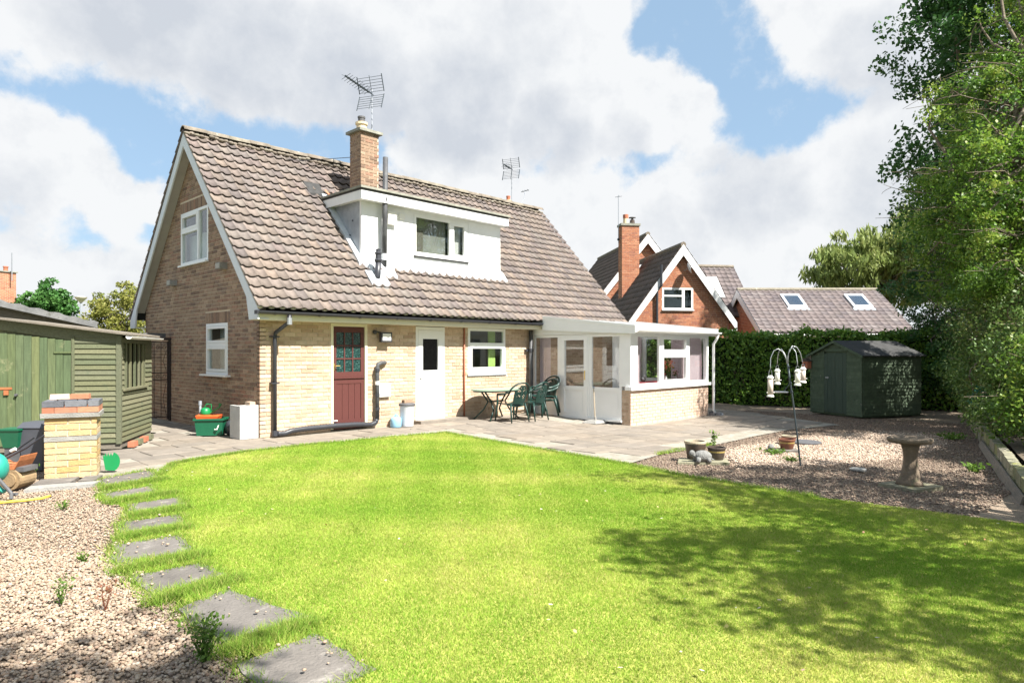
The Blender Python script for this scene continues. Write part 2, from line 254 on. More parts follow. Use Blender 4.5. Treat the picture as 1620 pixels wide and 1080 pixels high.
 interior=pm('room_wall', [(.30, .28, .25)], .95, 3, .1),
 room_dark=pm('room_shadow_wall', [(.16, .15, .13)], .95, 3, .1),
 red_cloth=pm('wine_red_cloth', [(.26, .035, .05)], .85, 9, .15),
 petal_red=pm('salmon_petal', [(.85, .16, .10), (.80, .30, .20), (.82, .62, .22)], .6, 9, .1, 0, 60, 'tint', transl=.3),
 petal_pink=pm('pink_petal', [(.75, .35, .42), (.80, .55, .58), (.6, .12, .2)], .6, 9, .1, 0, 60, 'tint', transl=.3),
 lamp_lens=pm('floodlight_lens', [(.75, .74, .70)], .2, 9, .03, spec=.6),
 brass=pm('brass', [(.6, .45, .16)], .35, 9, .1, metal=.9),
 white_tube=pm('lamp_bowl', [(.66, .60, .48)], .5, 9, .05),
 net=pm('green_netting', [(.02, .28, .20), (.03, .20, .16)], .6, 9, .15),
 leaf_litter=pm('dry_leaf', [(.34, .15, .06), (.45, .30, .16), (.62, .60, .52), (.25, .11, .05)], .8, 9, .1, 0, 60, 'tint'),
 reflection_grey=pm('grey_green_reflection', [(.19, .20, .19), (.30, .305, .29)], .9, 2, .3, ncol=1.2), asbestos=pm('weathered_cement_sheet', [(.13, .135, .14), (.19, .19, .185)], .9, 6, .25, .4, 40, spots=((.09, .09, .07), 5, .6)), polycarb=pm('opal_polycarbonate', [(.82, .83, .83)], .4, 3, .03, transl=.5), glass=glass('window_glass'), glass_cons=glass('conservatory_glass', (.95, .96, .96), 2.0, .07),
 glass_dormer=glass('dormer_glass', (.92, .94, .92), 2.2, .12), glass_obscure=pm('patterned_teal_glass', [(.004, .014, .013), (.007, .03, .027), (.014, .055, .05), (.11, .18, .165)], .12, 60, .3, .5, 45, ncol=30, spec=.7),
 glass_dark=glass('obscured_dark_glass', (.10, .11, .10), 1.6, .04, .15, .5), glass_sky=glass('skylight_glass', (.35, .42, .48), 4, .30),
)

# ---------------------------------------------------------------- mesh helpers
Z3 = Vector((0, 0, 1))
class MB:
    def __init__(s): s.v = []; s.f = []
    def add(s, vs, fs):
        o = len(s.v); s.v += [tuple(p) for p in vs]; s.f += [tuple(i + o for i in f) for f in fs]; return s
    def box(s, x0, x1, y0, y1, z0, z1):
        return s.add([(x0, y0, z0), (x1, y0, z0), (x1, y1, z0), (x0, y1, z0), (x0, y0, z1), (x1, y0, z1), (x1, y1, z1), (x0, y1, z1)],
                     [(3, 2, 1, 0), (4, 5, 6, 7), (0, 1, 5, 4), (1, 2, 6, 5), (2, 3, 7, 6), (3, 0, 4, 7)])
    def hexa(s, a, b):                       # a: lower 4 points, b: upper 4 points
        return s.add(list(a) + list(b), [(3, 2, 1, 0), (4, 5, 6, 7), (0, 1, 5, 4), (1, 2, 6, 5), (2, 3, 7, 6), (3, 0, 4, 7)])
    def pbox(s, P, u0, u1, z0, z1, d0, d1):
        return s.hexa([P(u0, z0, d0), P(u1, z0, d0), P(u1, z0, d1), P(u0, z0, d1)], [P(u0, z1, d0), P(u1, z1, d0), P(u1, z1, d1), P(u0, z1, d1)])
    def prism(s, poly, ext):                 # polygon (3-D points) swept by vector ext
        n = len(poly); ext = Vector(ext); a = [Vector(p) for p in poly]; b = [p + ext for p in a]
        return s.add(a + b, [tuple(reversed(range(n))), tuple(range(n, 2 * n))] + [(i, (i + 1) % n, n + (i + 1) % n, n + i) for i in range(n)])
    def tube(s, pts, r, n=8, caps=True, flat=1.):
        pts = [Vector(p) for p in pts]; k = len(pts); rs = r if isinstance(r, (list, tuple)) else [r] * k
        o = len(s.v); up = None
        for i, p in enumerate(pts):
            t = (pts[min(i + 1, k - 1)] - pts[max(i - 1, 0)])
            t = t.normalized() if t.length > 1e-9 else Z3
            if up is None: up = t.orthogonal().normalized()
            x = (up - t * up.dot(t)); x = x.normalized() if x.length > 1e-6 else t.orthogonal().normalized(); up = x; y = t.cross(x)
            for j in range(n):
                a = 2 * math.pi * j / n; s.v.append(tuple(p + x * (rs[i] * math.cos(a)) + y * (rs[i] * flat * math.sin(a))))
        for i in range(k - 1):
            for j in range(n): s.f.append((o + i * n + j, o + i * n + (j + 1) % n, o + (i + 1) * n + (j + 1) % n, o + (i + 1) * n + j))
        if caps: s.f.append(tuple(o + j for j in reversed(range(n)))); s.f.append(tuple(o + (k - 1) * n + j for j in range(n)))
        return s
    def lathe(s, prof, c=(0, 0, 0), n=20, wob=0, seed=0):
        o = len(s.v); rr = random.Random(seed)
        for r, z in prof:
            for j in range(n):
                a = 2 * math.pi * j / n; q = r * (1 + wob * math.sin(3 * a + z * 9) + wob * .6 * math.sin(5 * a - z * 14))
                s.v.append((c[0] + q * math.cos(a), c[1] + q * math.sin(a), c[2] + z))
        for i in range(len(prof) - 1):
            for j in range(n): s.f.append((o + i * n + j, o + i * n + (j + 1) % n, o + (i + 1) * n + (j + 1) % n, o + (i + 1) * n + j))
        s.f.append(tuple(o + j for j in reversed(range(n)))); k = len(prof) - 1; s.f.append(tuple(o + k * n + j for j in range(n)))
        return s
    def ball(s, c, rx, ry=None, rz=None, n=10, m=7, wob=0, seed=0):
        ry = ry or rx; rz = rz or rx; o = len(s.v); rr = random.Random(seed)
        for i in range(m + 1):
            ph = math.pi * i / m
            for j in range(n):
                a = 2 * math.pi * j / n; q = 1 + wob * (rr.random() - .5)
                s.v.append((c[0] + rx * q * math.sin(ph) * math.cos(a), c[1] + ry * q * math.sin(ph) * math.sin(a), c[2] + rz * math.cos(ph)))
        for i in range(m):
            for j in range(n): s.f.append((o + i * n + j, o + (i + 1) * n + j, o + (i + 1) * n + (j + 1) % n, o + i * n + (j + 1) % n))
        return s
    def mesh(s, name, mat, smooth=False, fix=True):
        me = bpy.data.meshes.new(name); me.from_pydata(s.v, [], s.f)
        if fix and len(s.f) < 30000:
            bm = bmesh.new(); bm.from_mesh(me); bmesh.ops.recalc_face_normals(bm, faces=bm.faces); bm.to_mesh(me); bm.free()
        me.materials.append(mat)
        if smooth: me.polygons.foreach_set('use_smooth', [True] * len(me.polygons))
        return me
    def build(s, name, mat, parent=None, smooth=False, fix=True, **k):
        return link(name, s.mesh(name, M[mat] if isinstance(mat, str) else mat, smooth, fix), parent, **k)

def link(name, me, parent=None, label=None, cat=None, group=None, kind=None, loc=None, rotz=None):
    o = bpy.data.objects.new(name, me); C.objects.link(o)
    if parent: o.parent = parent
    if label: o['label'] = label
    if cat: o['category'] = cat
    if group: o['group'] = group
    if kind: o['kind'] = kind
    if loc is not None: o.location = loc
    if rotz is not None: o.rotation_euler = (0, 0, rotz)
    return o
def thing(name, label, cat, loc=(0, 0, 0), rotz=0, group=None):
    return link(name, None, None, label, cat, group, None, loc, rotz)
def B(name, mat, parent, *a, **k):          # one box as a part
    return MB().box(*a).build(name, mat, parent, **k)
def plane(o, u, n):
    o = Vector(o); u = Vector(u); n = Vector(n)
    return lambda uu, z, d=0: o + u * uu + Z3 * z + n * d
def copy_tree(o, parent=None):
    c = o.copy(); C.objects.link(c); c.parent = parent
    for ch in list(o.children): copy_tree(ch, c)
    return c
def npmesh(name, V, F, mat, parent=None, tint=None, smooth=False, **k):
    me = bpy.data.meshes.new(name); nv = len(V); nf = len(F); w = F.shape[1]
    me.vertices.add(nv); me.vertices.foreach_set('co', np.ascontiguousarray(V, dtype=np.float32).ravel())
    me.loops.add(nf * w); me.loops.foreach_set('vertex_index', np.ascontiguousarray(F, dtype=np.int32).ravel())
    me.polygons.add(nf); me.polygons.foreach_set('loop_start', np.arange(0, nf * w, w, dtype=np.int32)); me.polygons.foreach_set('loop_total', np.full(nf, w, dtype=np.int32))
    if smooth: me.polygons.foreach_set('use_smooth', np.ones(nf, dtype=bool))
    me.update(calc_edges=True); me.validate()
    if tint is not None:
        a = me.attributes.new('tint', 'FLOAT', 'POINT'); a.data.foreach_set('value', np.ascontiguousarray(tint, dtype=np.float32))
    me.materials.append(M[mat]); return link(name, me, parent, **k)
def ss(t): t = max(0., min(1., t)); return t * t * (3 - 2 * t)
def g(x, y): return -.12 * ss((x - 1) / 6) * ss((-y - .2) / 2.6)
def ssn(t): t = np.clip(t, 0, 1); return t * t * (3 - 2 * t)
def gn(x, y): return -.12 * ssn((x - 1) / 6) * ssn((-y - .2) / 2.6)
def inside(x, y, poly):
    x = np.asarray(x); y = np.asarray(y); c = np.zeros(x.shape, bool); n = len(poly)
    for i in range(n):
        x0, y0 = poly[i]; x1, y1 = poly[(i + 1) % n]
        if y0 == y1: continue
        c ^= ((y0 > y) != (y1 > y)) & (x < (x1 - x0) * (y - y0) / (y1 - y0) + x0)
    return c
def sheet(name, poly, dz, mat, step=.4, **k):   # a ground sheet that follows the slope
    bm = bmesh.new(); vs = [bm.verts.new((x, y, 0)) for x, y in poly]; bm.faces.new(vs)
    xs = [p[0] for p in poly]; ys = [p[1] for p in poly]
    for ax, lo_, hi_ in ((0, min(xs), max(xs)), (1, min(ys), max(ys))):
        t = lo_ + step
        while t < hi_:
            co_ = (t, 0, 0) if ax == 0 else (0, t, 0); no = (1, 0, 0) if ax == 0 else (0, 1, 0)
            bmesh.ops.bisect_plane(bm, geom=bm.verts[:] + bm.edges[:] + bm.faces[:], plane_co=co_, plane_no=no); t += step
    for v in bm.verts: v.co.z = g(v.co.x, v.co.y) + dz
    bmesh.ops.recalc_face_normals(bm, faces=bm.faces)
    for f in bm.faces:
        if f.normal.z < 0: f.normal_flip()
    me = bpy.data.meshes.new(name); bm.to_mesh(me); bm.free(); me.materials.append(M[mat]); return link(name, me, **k)

# ---------------------------------------------------------------- brickwork
UNIT = {}
def unit_box(mat):
    if mat not in UNIT: UNIT[mat] = MB().box(0, 1, 0, 1, 0, 1).mesh('brick', M[mat])
    return UNIT[mat]
def courses(z0, z1, spans, L=.225, H=.075, joint=.013, phase=0, dmin=.03):
    """stretcher bond: spans(z) -> list of (u0,u1) that carry brick at that height."""
    out = []; k = 0; z = z0
    while z < z1 - .02:
        zt = min(z + H, z1)
        for a, b in spans(z + H / 2):
            u = a - ((k + phase) % 2) * L / 2 - (0 if True else 0)
            while u < b - .005:
                lo_, hi_ = max(u, a), min(u + L, b)
                if hi_ - lo_ > dmin: out.append((lo_ + (joint / 2 if lo_ > a else 0), hi_ - (joint / 2 if hi_ < b else 0), z + joint / 2, zt - joint / 2))
                u += L
        z += H; k += 1
    return out
def brickwork(P, U, Nn, bricks, mat, parent, n_ind, proud=.009, deep=.03, name='brick', rest='brickwork'):
    """bricks as boxes proud of the mortar; the n_ind nearest the camera are objects of their own."""
    cam = Vector(CAM); key = sorted(bricks, key=lambda b: (P((b[0] + b[1]) / 2, (b[2] + b[3]) / 2) - cam).length)
    U = Vector(U); Nn = Vector(Nn)
    for b in key[:n_ind]:
        pr = proud + random.uniform(-.002, .002)
        o = link(name, unit_box(mat), parent)
        m = Matrix.Identity(4); xa = U * (b[1] - b[0]); ya = -Nn * (deep + pr); za = Z3 * (b[3] - b[2]); t = P(b[0], b[2], pr)
        for i in range(3): m[i][0] = xa[i]; m[i][1] = ya[i]; m[i][2] = za[i]; m[i][3] = t[i]
        o.matrix_local = m
    if len(key) > n_ind:
        mb = MB()
        for b in key[n_ind:]: pr = proud + random.uniform(-.002, .002); mb.pbox(P, b[0], b[1], b[2], b[3], -deep, pr)
        mb.build(rest, mat, parent, kind='stuff')
def backing(P, z0, z1, spans, depth, mat, name, parent, H=.075):
    mb = MB(); z = z0
    while z < z1 - .02:
        zt = min(z + H, z1)
        for a, b in spans(z + H / 2): mb.pbox(P, a, b, z, zt, -depth, 0)
        z += H
    return mb.build(name, mat, parent)
def cut(a, b, holes, z):
    sp = [(a, b)]
    for u0, u1, h0, h1 in holes:
        if h0 <= z <= h1:
            n = []
            for s0, s1 in sp:
                if u1 <= s0 or u0 >= s1: n.append((s0, s1)); continue
                if u0 > s0: n.append((s0, u0))
                if u1 < s1: n.append((u1, s1))
            sp = n
    return sp

# ---------------------------------------------------------------- tiles
def tile_mesh(cover, length, amp, th=.048, n=8, mat='tile'):
    xs = [cover * 1.03 * i / n for i in range(n + 1)]
    def prof(t): return amp * (math.cos(2 * math.pi * (t - .12)) * .8 + .22 * math.cos(4 * math.pi * (t - .12)))
    mb = MB(); v = []
    for yy, lift in ((0, th), (length, 0)):
        for i, x in enumerate(xs): v.append((x, yy, prof(i / n) + lift))
    for i, x in enumerate(xs): v.append((x, 0, prof(i / n) + th - min(.014, th * .4)))
    k = n + 1
    f = [(i, i + 1, k + i + 1, k + i) for i in range(n)] + [(2 * k + i, 2 * k + i + 1, i + 1, i) for i in range(n)]
    pass
    mb.add(v, f); return mb
def frame_matrix(o, x, y):
    x = Vector(x).normalized(); y = Vector(y).normalized(); z = x.cross(y)
    m = Matrix.Identity(4)
    for i in range(3): m[i][0] = x[i]; m[i][1] = y[i]; m[i][2] = z[i]; m[i][3] = o[i]
    return m
def tile_slope(o, along, up, ncol, nrow, cover, gauge, parent, mat, n_ind, amp=.02, skip=None, lapl=.05, jit=.004, name='tile', rest='tiling'):
    """o: eave corner; along: eave direction; up: slope direction. Returns nothing; nearest n_ind tiles are objects."""
    along = Vector(along).normalized(); up = Vector(up).normalized(); o = Vector(o)
    tm = tile_mesh(cover, gauge + lapl, amp); me = tm.mesh(name, M[mat], True, False)
    spots = []
    for r in range(nrow):
        for c in range(ncol):
            p = o + along * (c * cover) + up * (r * gauge)
            q = p + along * cover / 2 + up * gauge / 2
            if skip and skip(q): continue
            spots.append((p, (q - Vector(CAM)).length))
    spots.sort(key=lambda t: t[1])
    nrm = along.cross(up)
    for p, _ in spots[:n_ind]:
        ob = link(name, me, parent)
        m = frame_matrix(p + nrm * random.uniform(0, jit) + up * random.uniform(-jit, jit), along + up * random.uniform(-.012, .012), up)
        ob.matrix_local = m
    rest_s = spots[n_ind:]
    if rest_s:
        base = np.array(tm.v); nvt = len(base); F3 = [f for f in tm.f if len(f) == 4]
        Fb = np.array(F3); X = np.array(along); Y = np.array(up); Zv = np.array(nrm)
        V = np.empty((len(rest_s), nvt, 3))
        for i, (p, _) in enumerate(rest_s):
            j = random.uniform(0, jit); pp = np.array(p) + Zv * j + Y * random.uniform(-jit, jit); sk = random.uniform(-.012, .012)
            V[i] = pp + base[:, :1] * (X + Y * sk) + base[:, 1:2] * Y + base[:, 2:3] * Zv
        Fm = (Fb[None] + (np.arange(len(rest_s)) * nvt)[:, None, None]).reshape(-1, 4)
        npmesh(rest, V.reshape(-1, 3), Fm, mat, parent, smooth=True, kind='stuff')

# ---------------------------------------------------------------- windows
def window(P, u0, u1, z0, z1, parent, panes, name='window', fw=.055, d0=-.05, d1=.012, frame='white', gl='glass', sill=None, sillmat='white', sill_d=.07):
    """frame bars as one mesh with its panes as sub-parts. panes: (u0,u1,z0,z1,casement)"""
    mb = MB()
    mb.pbox(P, u0, u0 + fw, z0, z1, d0, d1); mb.pbox(P, u1 - fw, u1, z0, z1, d0, d1)
    mb.pbox(P, u0 + fw, u1 - fw, z0, z0 + fw, d0, d1 - .001); mb.pbox(P, u0 + fw, u1 - fw, z1 - fw, z1, d0, d1 - .001)
    o = mb.build(name, frame, parent)
    for p in panes:
        a, b, c, d = p[:4]; cas = p[4] if len(p) > 4 else 0
        if cas:
            k = MB(); q = cas
            k.pbox(P, a, a + q, c, d, d0 + .005, d1 + .014); k.pbox(P, b - q, b, c, d, d0 + .005, d1 + .014)
            k.pbox(P, a + q, b - q, c, c + q, d0 + .005, d1 + .013); k.pbox(P, a + q, b - q, d - q, d, d0 + .005, d1 + .013)
            k.build('casement', frame, o)
            a, b, c, d = a + q, b - q, c + q, d - q
        k = MB(); k.pbox(P, a - .004, b + .004, c - .004, d + .004, -.024, -.018); k.build('pane', gl, o)
    if sill:
        k = MB(); k.pbox(P, u0 - sill, u1 + sill, z0 - .035, z0 - .001, d0, d1 + sill_d); k.build('sill', sillmat, o)
    return o
def bar(P, parent, mat, *a):
    k = MB(); k.pbox(P, *a); return k.build('glazing_bar', mat, parent)

# ================================================================ THE SETTING
gd = MB().add([(-400, -400, 0), (400, -400, 0), (400, 400, 0), (-400, 400, 0)], [(0, 1, 2, 3)]).build('ground', 'far_ground', kind='structure'); gd.location.z = -.20
LAWN = [(2.93, -1.60), (2.72, -3.2), (2.52, -4.7), (2.34, -6.05), (2.05, -7.3), (1.97, -8.8), (2.14, -10.5), (2.2, -13.5), (-4.1, -13.5), (-3.86, -8.9), (-3.85, -8.1), (-3.80, -7.3), (-3.84, -6.7),
        (-3.78, -6.0), (-3.58, -5.2), (-3.34, -4.5), (-3.28, -3.7), (-3.15, -3.1), (-2.95, -2.85), (-2.45, -2.5), (-2.05, -1.75), (-1.5, -1.55), (-.78, -1.38), (.5, -1.38)]
PATIO = [(-1.5, 6.2), (-.02, 6.2), (-.02, -.0), (7.1, -.0), (7.1, -2.9), (10.9, -2.9), (10.9, -1.0), (12.6, -1.4), (12.3, -3.2), (10.72, -6.2), (8.9, -5.75), (7.1, -5.7), (3.75, -5.85), (2.5, -6.1), (2.62, -4.7), (2.82, -3.2), (3.0, -1.6),
         (.5, -1.3), (-.78, -1.3), (-1.5, -1.45), (-2.1, -1.7), (-2.35, -2.3), (-3.0, -2.6), (-3.1, -1.6), (-2.5, -.2), (-2.1, .2), (-.95, 2.3), (-1.5, 3.2)]
sheet('lawn_turf', LAWN, -.012, 'turf', kind='structure')
patio = sheet('patio', PATIO, -.014, 'joint', kind='structure')
GRAV_L = [(-9, -14), (-4.0, -14)] + LAWN[9:20][:0] + [(-3.9, -8.5), (-3.85, -6.5), (-3.3, -4.5), (-3.1, -3.1), (-2.6, -2.5), (-2.9, -1.5), (-3.2, -.6), (-9, .5)]
sheet('gravel_bed', GRAV_L, -.035, 'gravel_bed', kind='structure')
GRAV_R = [(1.9, -14), (22, -14), (22, -2.5), (12.4, -1.2), (10.8, -1.0), (10.8, -5.6), (3.6, -5.6), (2.3, -5.9), (2.0, -7.3), (1.9, -8.8)]
sheet('gravel_yard', GRAV_R, -.036, 'gravel_bed', kind='structure')

# paving slabs, each a piece of the patio; coursed in random lengths
def paving():
    k = 0; y = -6.4; STEPMESH = {}
    while y < 6:
        h = random.choice((.42, .5, .58, .62)); x = -3.4 - random.random() * .5
        while x < 12.8:
            w = random.choice((.45, .58, .6, .75, .88)); cx, cy = x + w / 2, y + h / 2
            pts = [(x, y), (x + w, y), (x + w, y + h), (x, y + h), (cx, cy)]
            ins = [bool(inside(np.array(a), np.array(b), PATIO)) for a, b in pts]
            onlawn = sum(bool(inside(np.array(a), np.array(b), LAWN)) for a, b in pts)
            if ins[4] and sum(ins) >= 4 and not onlawn:
                jn = .010; zz = g(cx, cy); tx, ty = (g(x + w, cy) - g(x, cy)) / w, (g(cx, y + h) - g(cx, y)) / h
                key = (round(w, 2), round(h, 2))
                if key not in STEPMESH:
                    bm = bmesh.new(); bmesh.ops.create_cube(bm, size=1)
                    for v in bm.verts: v.co = Vector((v.co.x * (w - 2 * jn) + random.uniform(-.006, .006), v.co.y * (h - 2 * jn) + random.uniform(-.006, .006), v.co.z * .04 - .02))
                    bmesh.ops.bevel(bm, geom=[e for e in bm.edges if e.verts[0].co.z > -.02 or e.verts[1].co.z > -.02], offset=.008, segments=1, affect='EDGES')
                    me = bpy.data.meshes.new('paving_slab'); bm.to_mesh(me); bm.free(); me.materials.append(M['slab']); STEPMESH[key] = me
                o = link('paving_slab', STEPMESH[key], patio)
                o.location = (cx, cy, zz + random.uniform(-.004, .005)); o.rotation_euler = (math.atan(ty) + random.uniform(-.006, .006), -math.atan(tx) + random.uniform(-.006, .006), random.uniform(-.012, .012)); k += 1
            x += w
        y += h
paving()

# stepping stones: a row of separate flags
STONES = [[(-3.12, -2.28), (-2.40, -1.98), (-2.50, -2.62), (-3.16, -2.83)], [(-3.30, -3.22), (-2.74, -3.12), (-2.82, -3.55), (-3.34, -3.62)], [(-3.24, -3.95), (-2.74, -3.98), (-2.84, -4.42), (-3.36, -4.42)],
          [(-3.52, -4.72), (-3.02, -4.76), (-3.12, -5.18), (-3.62, -5.16)], [(-3.78, -5.46), (-3.28, -5.52), (-3.38, -6.08), (-3.90, -5.98)], [(-3.92, -6.36), (-3.46, -6.42), (-3.44, -6.80), (-3.94, -6.84)],
          [(-3.92, -7.20), (-3.56, -7.10), (-3.42, -7.88), (-3.90, -7.86)], [(-3.98, -8.16), (-3.50, -8.12), (-3.52, -8.70), (-3.97, -8.74)]]
for i, q in enumerate(STONES):
    cx = sum(p[0] for p in q) / 4; cy = sum(p[1] for p in q) / 4
    # chip the outline
    pts = []
    for a in range(4):
        p0, p1 = q[a], q[(a + 1) % 4]
        for t in (0, .18, .36, .55, .78):
            pts.append((p0[0] + (p1[0] - p0[0]) * t + random.uniform(-.02, .02) - cx, p0[1] + (p1[1] - p0[1]) * t + random.uniform(-.02, .02) - cy))
    mb = MB().prism([(x, y, -.05) for x, y in pts], (0, 0, .058))
    wh = ['beside the brick barbecue', 'second in the row from the barbecue', 'third in the row from the barbecue', 'fourth in the row from the barbecue', 'wide one with a dark chip, fifth from the barbecue', 'half grown over, sixth from the barbecue', 'with loose pebbles on it, seventh from the barbecue', 'last of the row, beside dry grass'][i]
    mb.build('stepping_stone', 'step', None, label='grey stone stepping flag ' + wh, cat='stepping stone', group='stepping stones along the lawn edge', loc=(cx, cy, -.015))

# ================================================================ THE HOUSE
house = thing('house', 'chalet bungalow with brown pantile roof, dormer and buff brick rear wall', 'house')
PITCH = (6.05 - 2.27) / 3.41
def zr(y): return 2.27 + (min(y, 5.98 - y) + .42) * PITCH
LEN, W = 10.6, 5.98
Pg = plane((0, 0, 0), (0, 1, 0), (-1, 0, 0))        # gable wall, u along Y
Pr = plane((0, 0, 0), (1, 0, 0), (0, -1, 0))        # rear wall, u along X
gh = [(1.32, 2.35, 1.08, 2.08), (2.25, 3.71, 3.36, 4.47), (1.22, 2.42, 2.08, 2.30), (2.18, 3.78, 4.47, 4.69)]
def gspan(z, holes=None):
    ins = max(0, (z + .14 - 2.27) / PITCH - .42)
    return cut(.0 + ins, W - ins, gh if holes is None else holes, z) if W - 2 * ins > .1 else []
rh = [(1.40, 2.22, .03, 2.2), (3.44, 4.24, .03, 2.2), (4.94, 6.16, 1.02, 2.07)]
def rspan(z): return cut(.0, LEN, rh, z)
gw = backing(Pg, -.3, 5.9, lambda z: gspan(z, gh[:2]), .11, 'mortar', 'gable_wall', house)
brickwork(Pg, (0, 1, 0), (-1, 0, 0), courses(-.075, 5.85, gspan), 'brown_brick', gw, 150)
mb = []                                           # soldier courses over the two gable windows
for u0, u1, z0, z1 in gh[2:]:
    n = int((u1 - u0) / .075)
    for i in range(n): mb.append((u0 + i * .075 + .004, u0 + (i + 1) * .075 - .004, z0 + .004, z1 - .004))
brickwork(Pg, (0, 1, 0), (-1, 0, 0), mb, 'brown_brick', gw, len(mb), name='soldier_brick')
rw = backing(Pr, -.3, 2.22, rspan, .11, 'mortar_buff', 'rear_wall', house)
brickwork(Pr, (1, 0, 0), (0, -1, 0), [b for b in courses(-.15, 2.2, rspan)], 'buff_brick', rw, 150)
B('front_wall', 'brown_brick', house, 0, LEN, W - .1, W, -.3, 2.3)
mb = MB().prism([(LEN - .1, .11, -.3), (LEN - .1, W - .1, -.3), (LEN - .1, W - .1, 2.3), (LEN - .1, W / 2, 5.8), (LEN - .1, .11, 2.3)], (.1, 0, 0)); mb.build('far_gable_wall', 'brown_brick', house)
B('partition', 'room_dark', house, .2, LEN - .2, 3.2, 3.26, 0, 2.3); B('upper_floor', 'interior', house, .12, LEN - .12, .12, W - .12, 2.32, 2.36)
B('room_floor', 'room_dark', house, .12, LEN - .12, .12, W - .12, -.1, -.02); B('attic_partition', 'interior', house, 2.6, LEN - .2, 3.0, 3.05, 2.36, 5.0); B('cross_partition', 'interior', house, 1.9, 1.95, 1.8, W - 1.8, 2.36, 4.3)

roof = link('roof', None, house)
nr_, nc_ = 20, 54; SL = math.hypot(3.41, 3.78); gauge = (SL - .03) / nr_; cover = 11.06 / nc_
upv = (0, 3.41 / SL, 3.78 / SL); upf = (0, -3.41 / SL, 3.78 / SL)
DX0, DX1, DY, DZ0, DZ1 = 2.50, 6.62, .63, 3.43, 4.68
def roof_skip(q):
    if DX0 - .0 < q.x < DX1 - .0 and DY + .02 < q.y < 1.98: return True
    if 3.0 < q.x < 3.6 and 1.4 < q.y < 2.0: return True
    return False
tile_slope((-.24, -.42, 2.27), (1, 0, 0), upv, nc_, nr_, cover, gauge, roof, 'tile', 300, .026, roof_skip)
tile_slope((10.82, 6.40, 2.27), (-1, 0, 0), upf, nc_, nr_, cover, gauge, roof, 'tile', 0, .021, rest='front_tiling')
# underlay closing the roof
def slope_sheet(x0, x1, y0, y1, off, th=.02):
    return [(x0, y0, zr(y0) - off), (x1, y0, zr(y0) - off), (x1, y1, zr(y1) - off), (x0, y1, zr(y1) - off)]
mb = MB()
for x0, x1, y0, y1 in ((-.17, DX0 + .05, -.36, 2.99), (DX0 + .05, DX1 - .05, -.36, .66), (DX0 + .05, DX1 - .05, 1.9, 2.99), (DX1 - .05, 10.76, -.36, 2.99), (-.17, 10.76, 2.99, 6.34)):
    a = slope_sheet(x0, x1, y0, y1, .055); b = slope_sheet(x0, x1, y0, y1, .035); mb.hexa(a, b)
mb.build('underlay', 'felt', roof)
# ridge tiles: half round, bedded end to end
n = 24; w = 11.06 / n
rm = MB(); seg = 8
for e, xx in enumerate((0, w - .008)):
    for i in range(seg + 1): a = math.pi * i / seg; rm.v.append((xx, .135 * math.cos(a), .105 * math.sin(a) - .03 + (.006 if e else 0)))
for e, xx in enumerate((0, w - .008)):
    for i in range(seg + 1): a = math.pi * i / seg; rm.v.append((xx, .115 * math.cos(a), .085 * math.sin(a) - .035))
k = seg + 1
for i in range(seg): rm.f += [(i, i + 1, k + i + 1, k + i), (2 * k + i, i, k * 0 + i, 2 * k + i)][:1]; rm.f.append((i, i + 1, 2 * k + i + 1, 2 * k + i)); rm.f.append((k + i, k + i + 1, 3 * k + i + 1, 3 * k + i))
rme = rm.mesh('ridge_tile', M['ridge'], True)
for i in range(n):
    o = link('ridge_tile', rme, roof); o.location = (-.24 + i * w, 2.99, 6.10 + random.uniform(-.008, .01)); o.rotation_euler = (random.uniform(-.03, .03), random.uniform(-.008, .008), 0)
mb = MB()
for i in range(110):       # lumpy mortar bedding along the ridge
    x = -.2 + 11 * i / 110; mb.ball((x, 2.86 + random.uniform(-.02, .02), 6.0 + random.uniform(-.02, .02)), .07, .04, .035, 7, 5, .3, i)
mb.build('ridge_bedding', 'ridge', roof, smooth=True, kind='stuff')
# verge mortar + barge boards + soffits
def barge(x0, x1, name):
    for s in (0, 1):
        def Y(y): return y if not s else 5.98 - y
        pts = [(-.40, 2.255), (-.40, 2.08), (-.06, 2.08), (.05, zr(.05) - .30), (2.99, zr(2.99) - .30), (2.99, zr(2.99) - .045)]
        MB().prism([(x0, Y(a), z) for a, z in pts], (x1 - x0, 0, 0)).build(name, 'barge', roof)
barge(-.225, -.195, 'barge_board'); barge(10.77, 10.80, 'barge_board')
for s in (0, 1):
    def Y(y): return y if not s else 5.98 - y
    pts = [(-.38, 2.10), (2.97, zr(2.97) - .24), (2.97, zr(2.97) - .22), (-.38, 2.12)]
    pts = [(-.05, zr(-.05) - .24), (2.98, zr(2.98) - .24), (2.98, zr(2.98) - .215), (-.05, zr(-.05) - .215)]
    MB().prism([(-.194, Y(a), z) for a, z in pts], (.185, 0, 0)).build('verge_soffit', 'soffit', roof)
    pts = [(-.40, zr(-.40) - .015), (2.98, zr(2.98) - .015), (2.98, zr(2.98) - .043), (-.40, zr(-.40) - .043)]
    MB().prism([(-.215, Y(a), z) for a, z in pts], (.05, 0, 0)).build('verge_mortar', 'mortar', roof)
    MB().box(-.194, -.012, min(Y(-.38), Y(-.02)), max(Y(-.38), Y(-.02)), 2.085, 2.10).build('box_end', 'barge', roof)
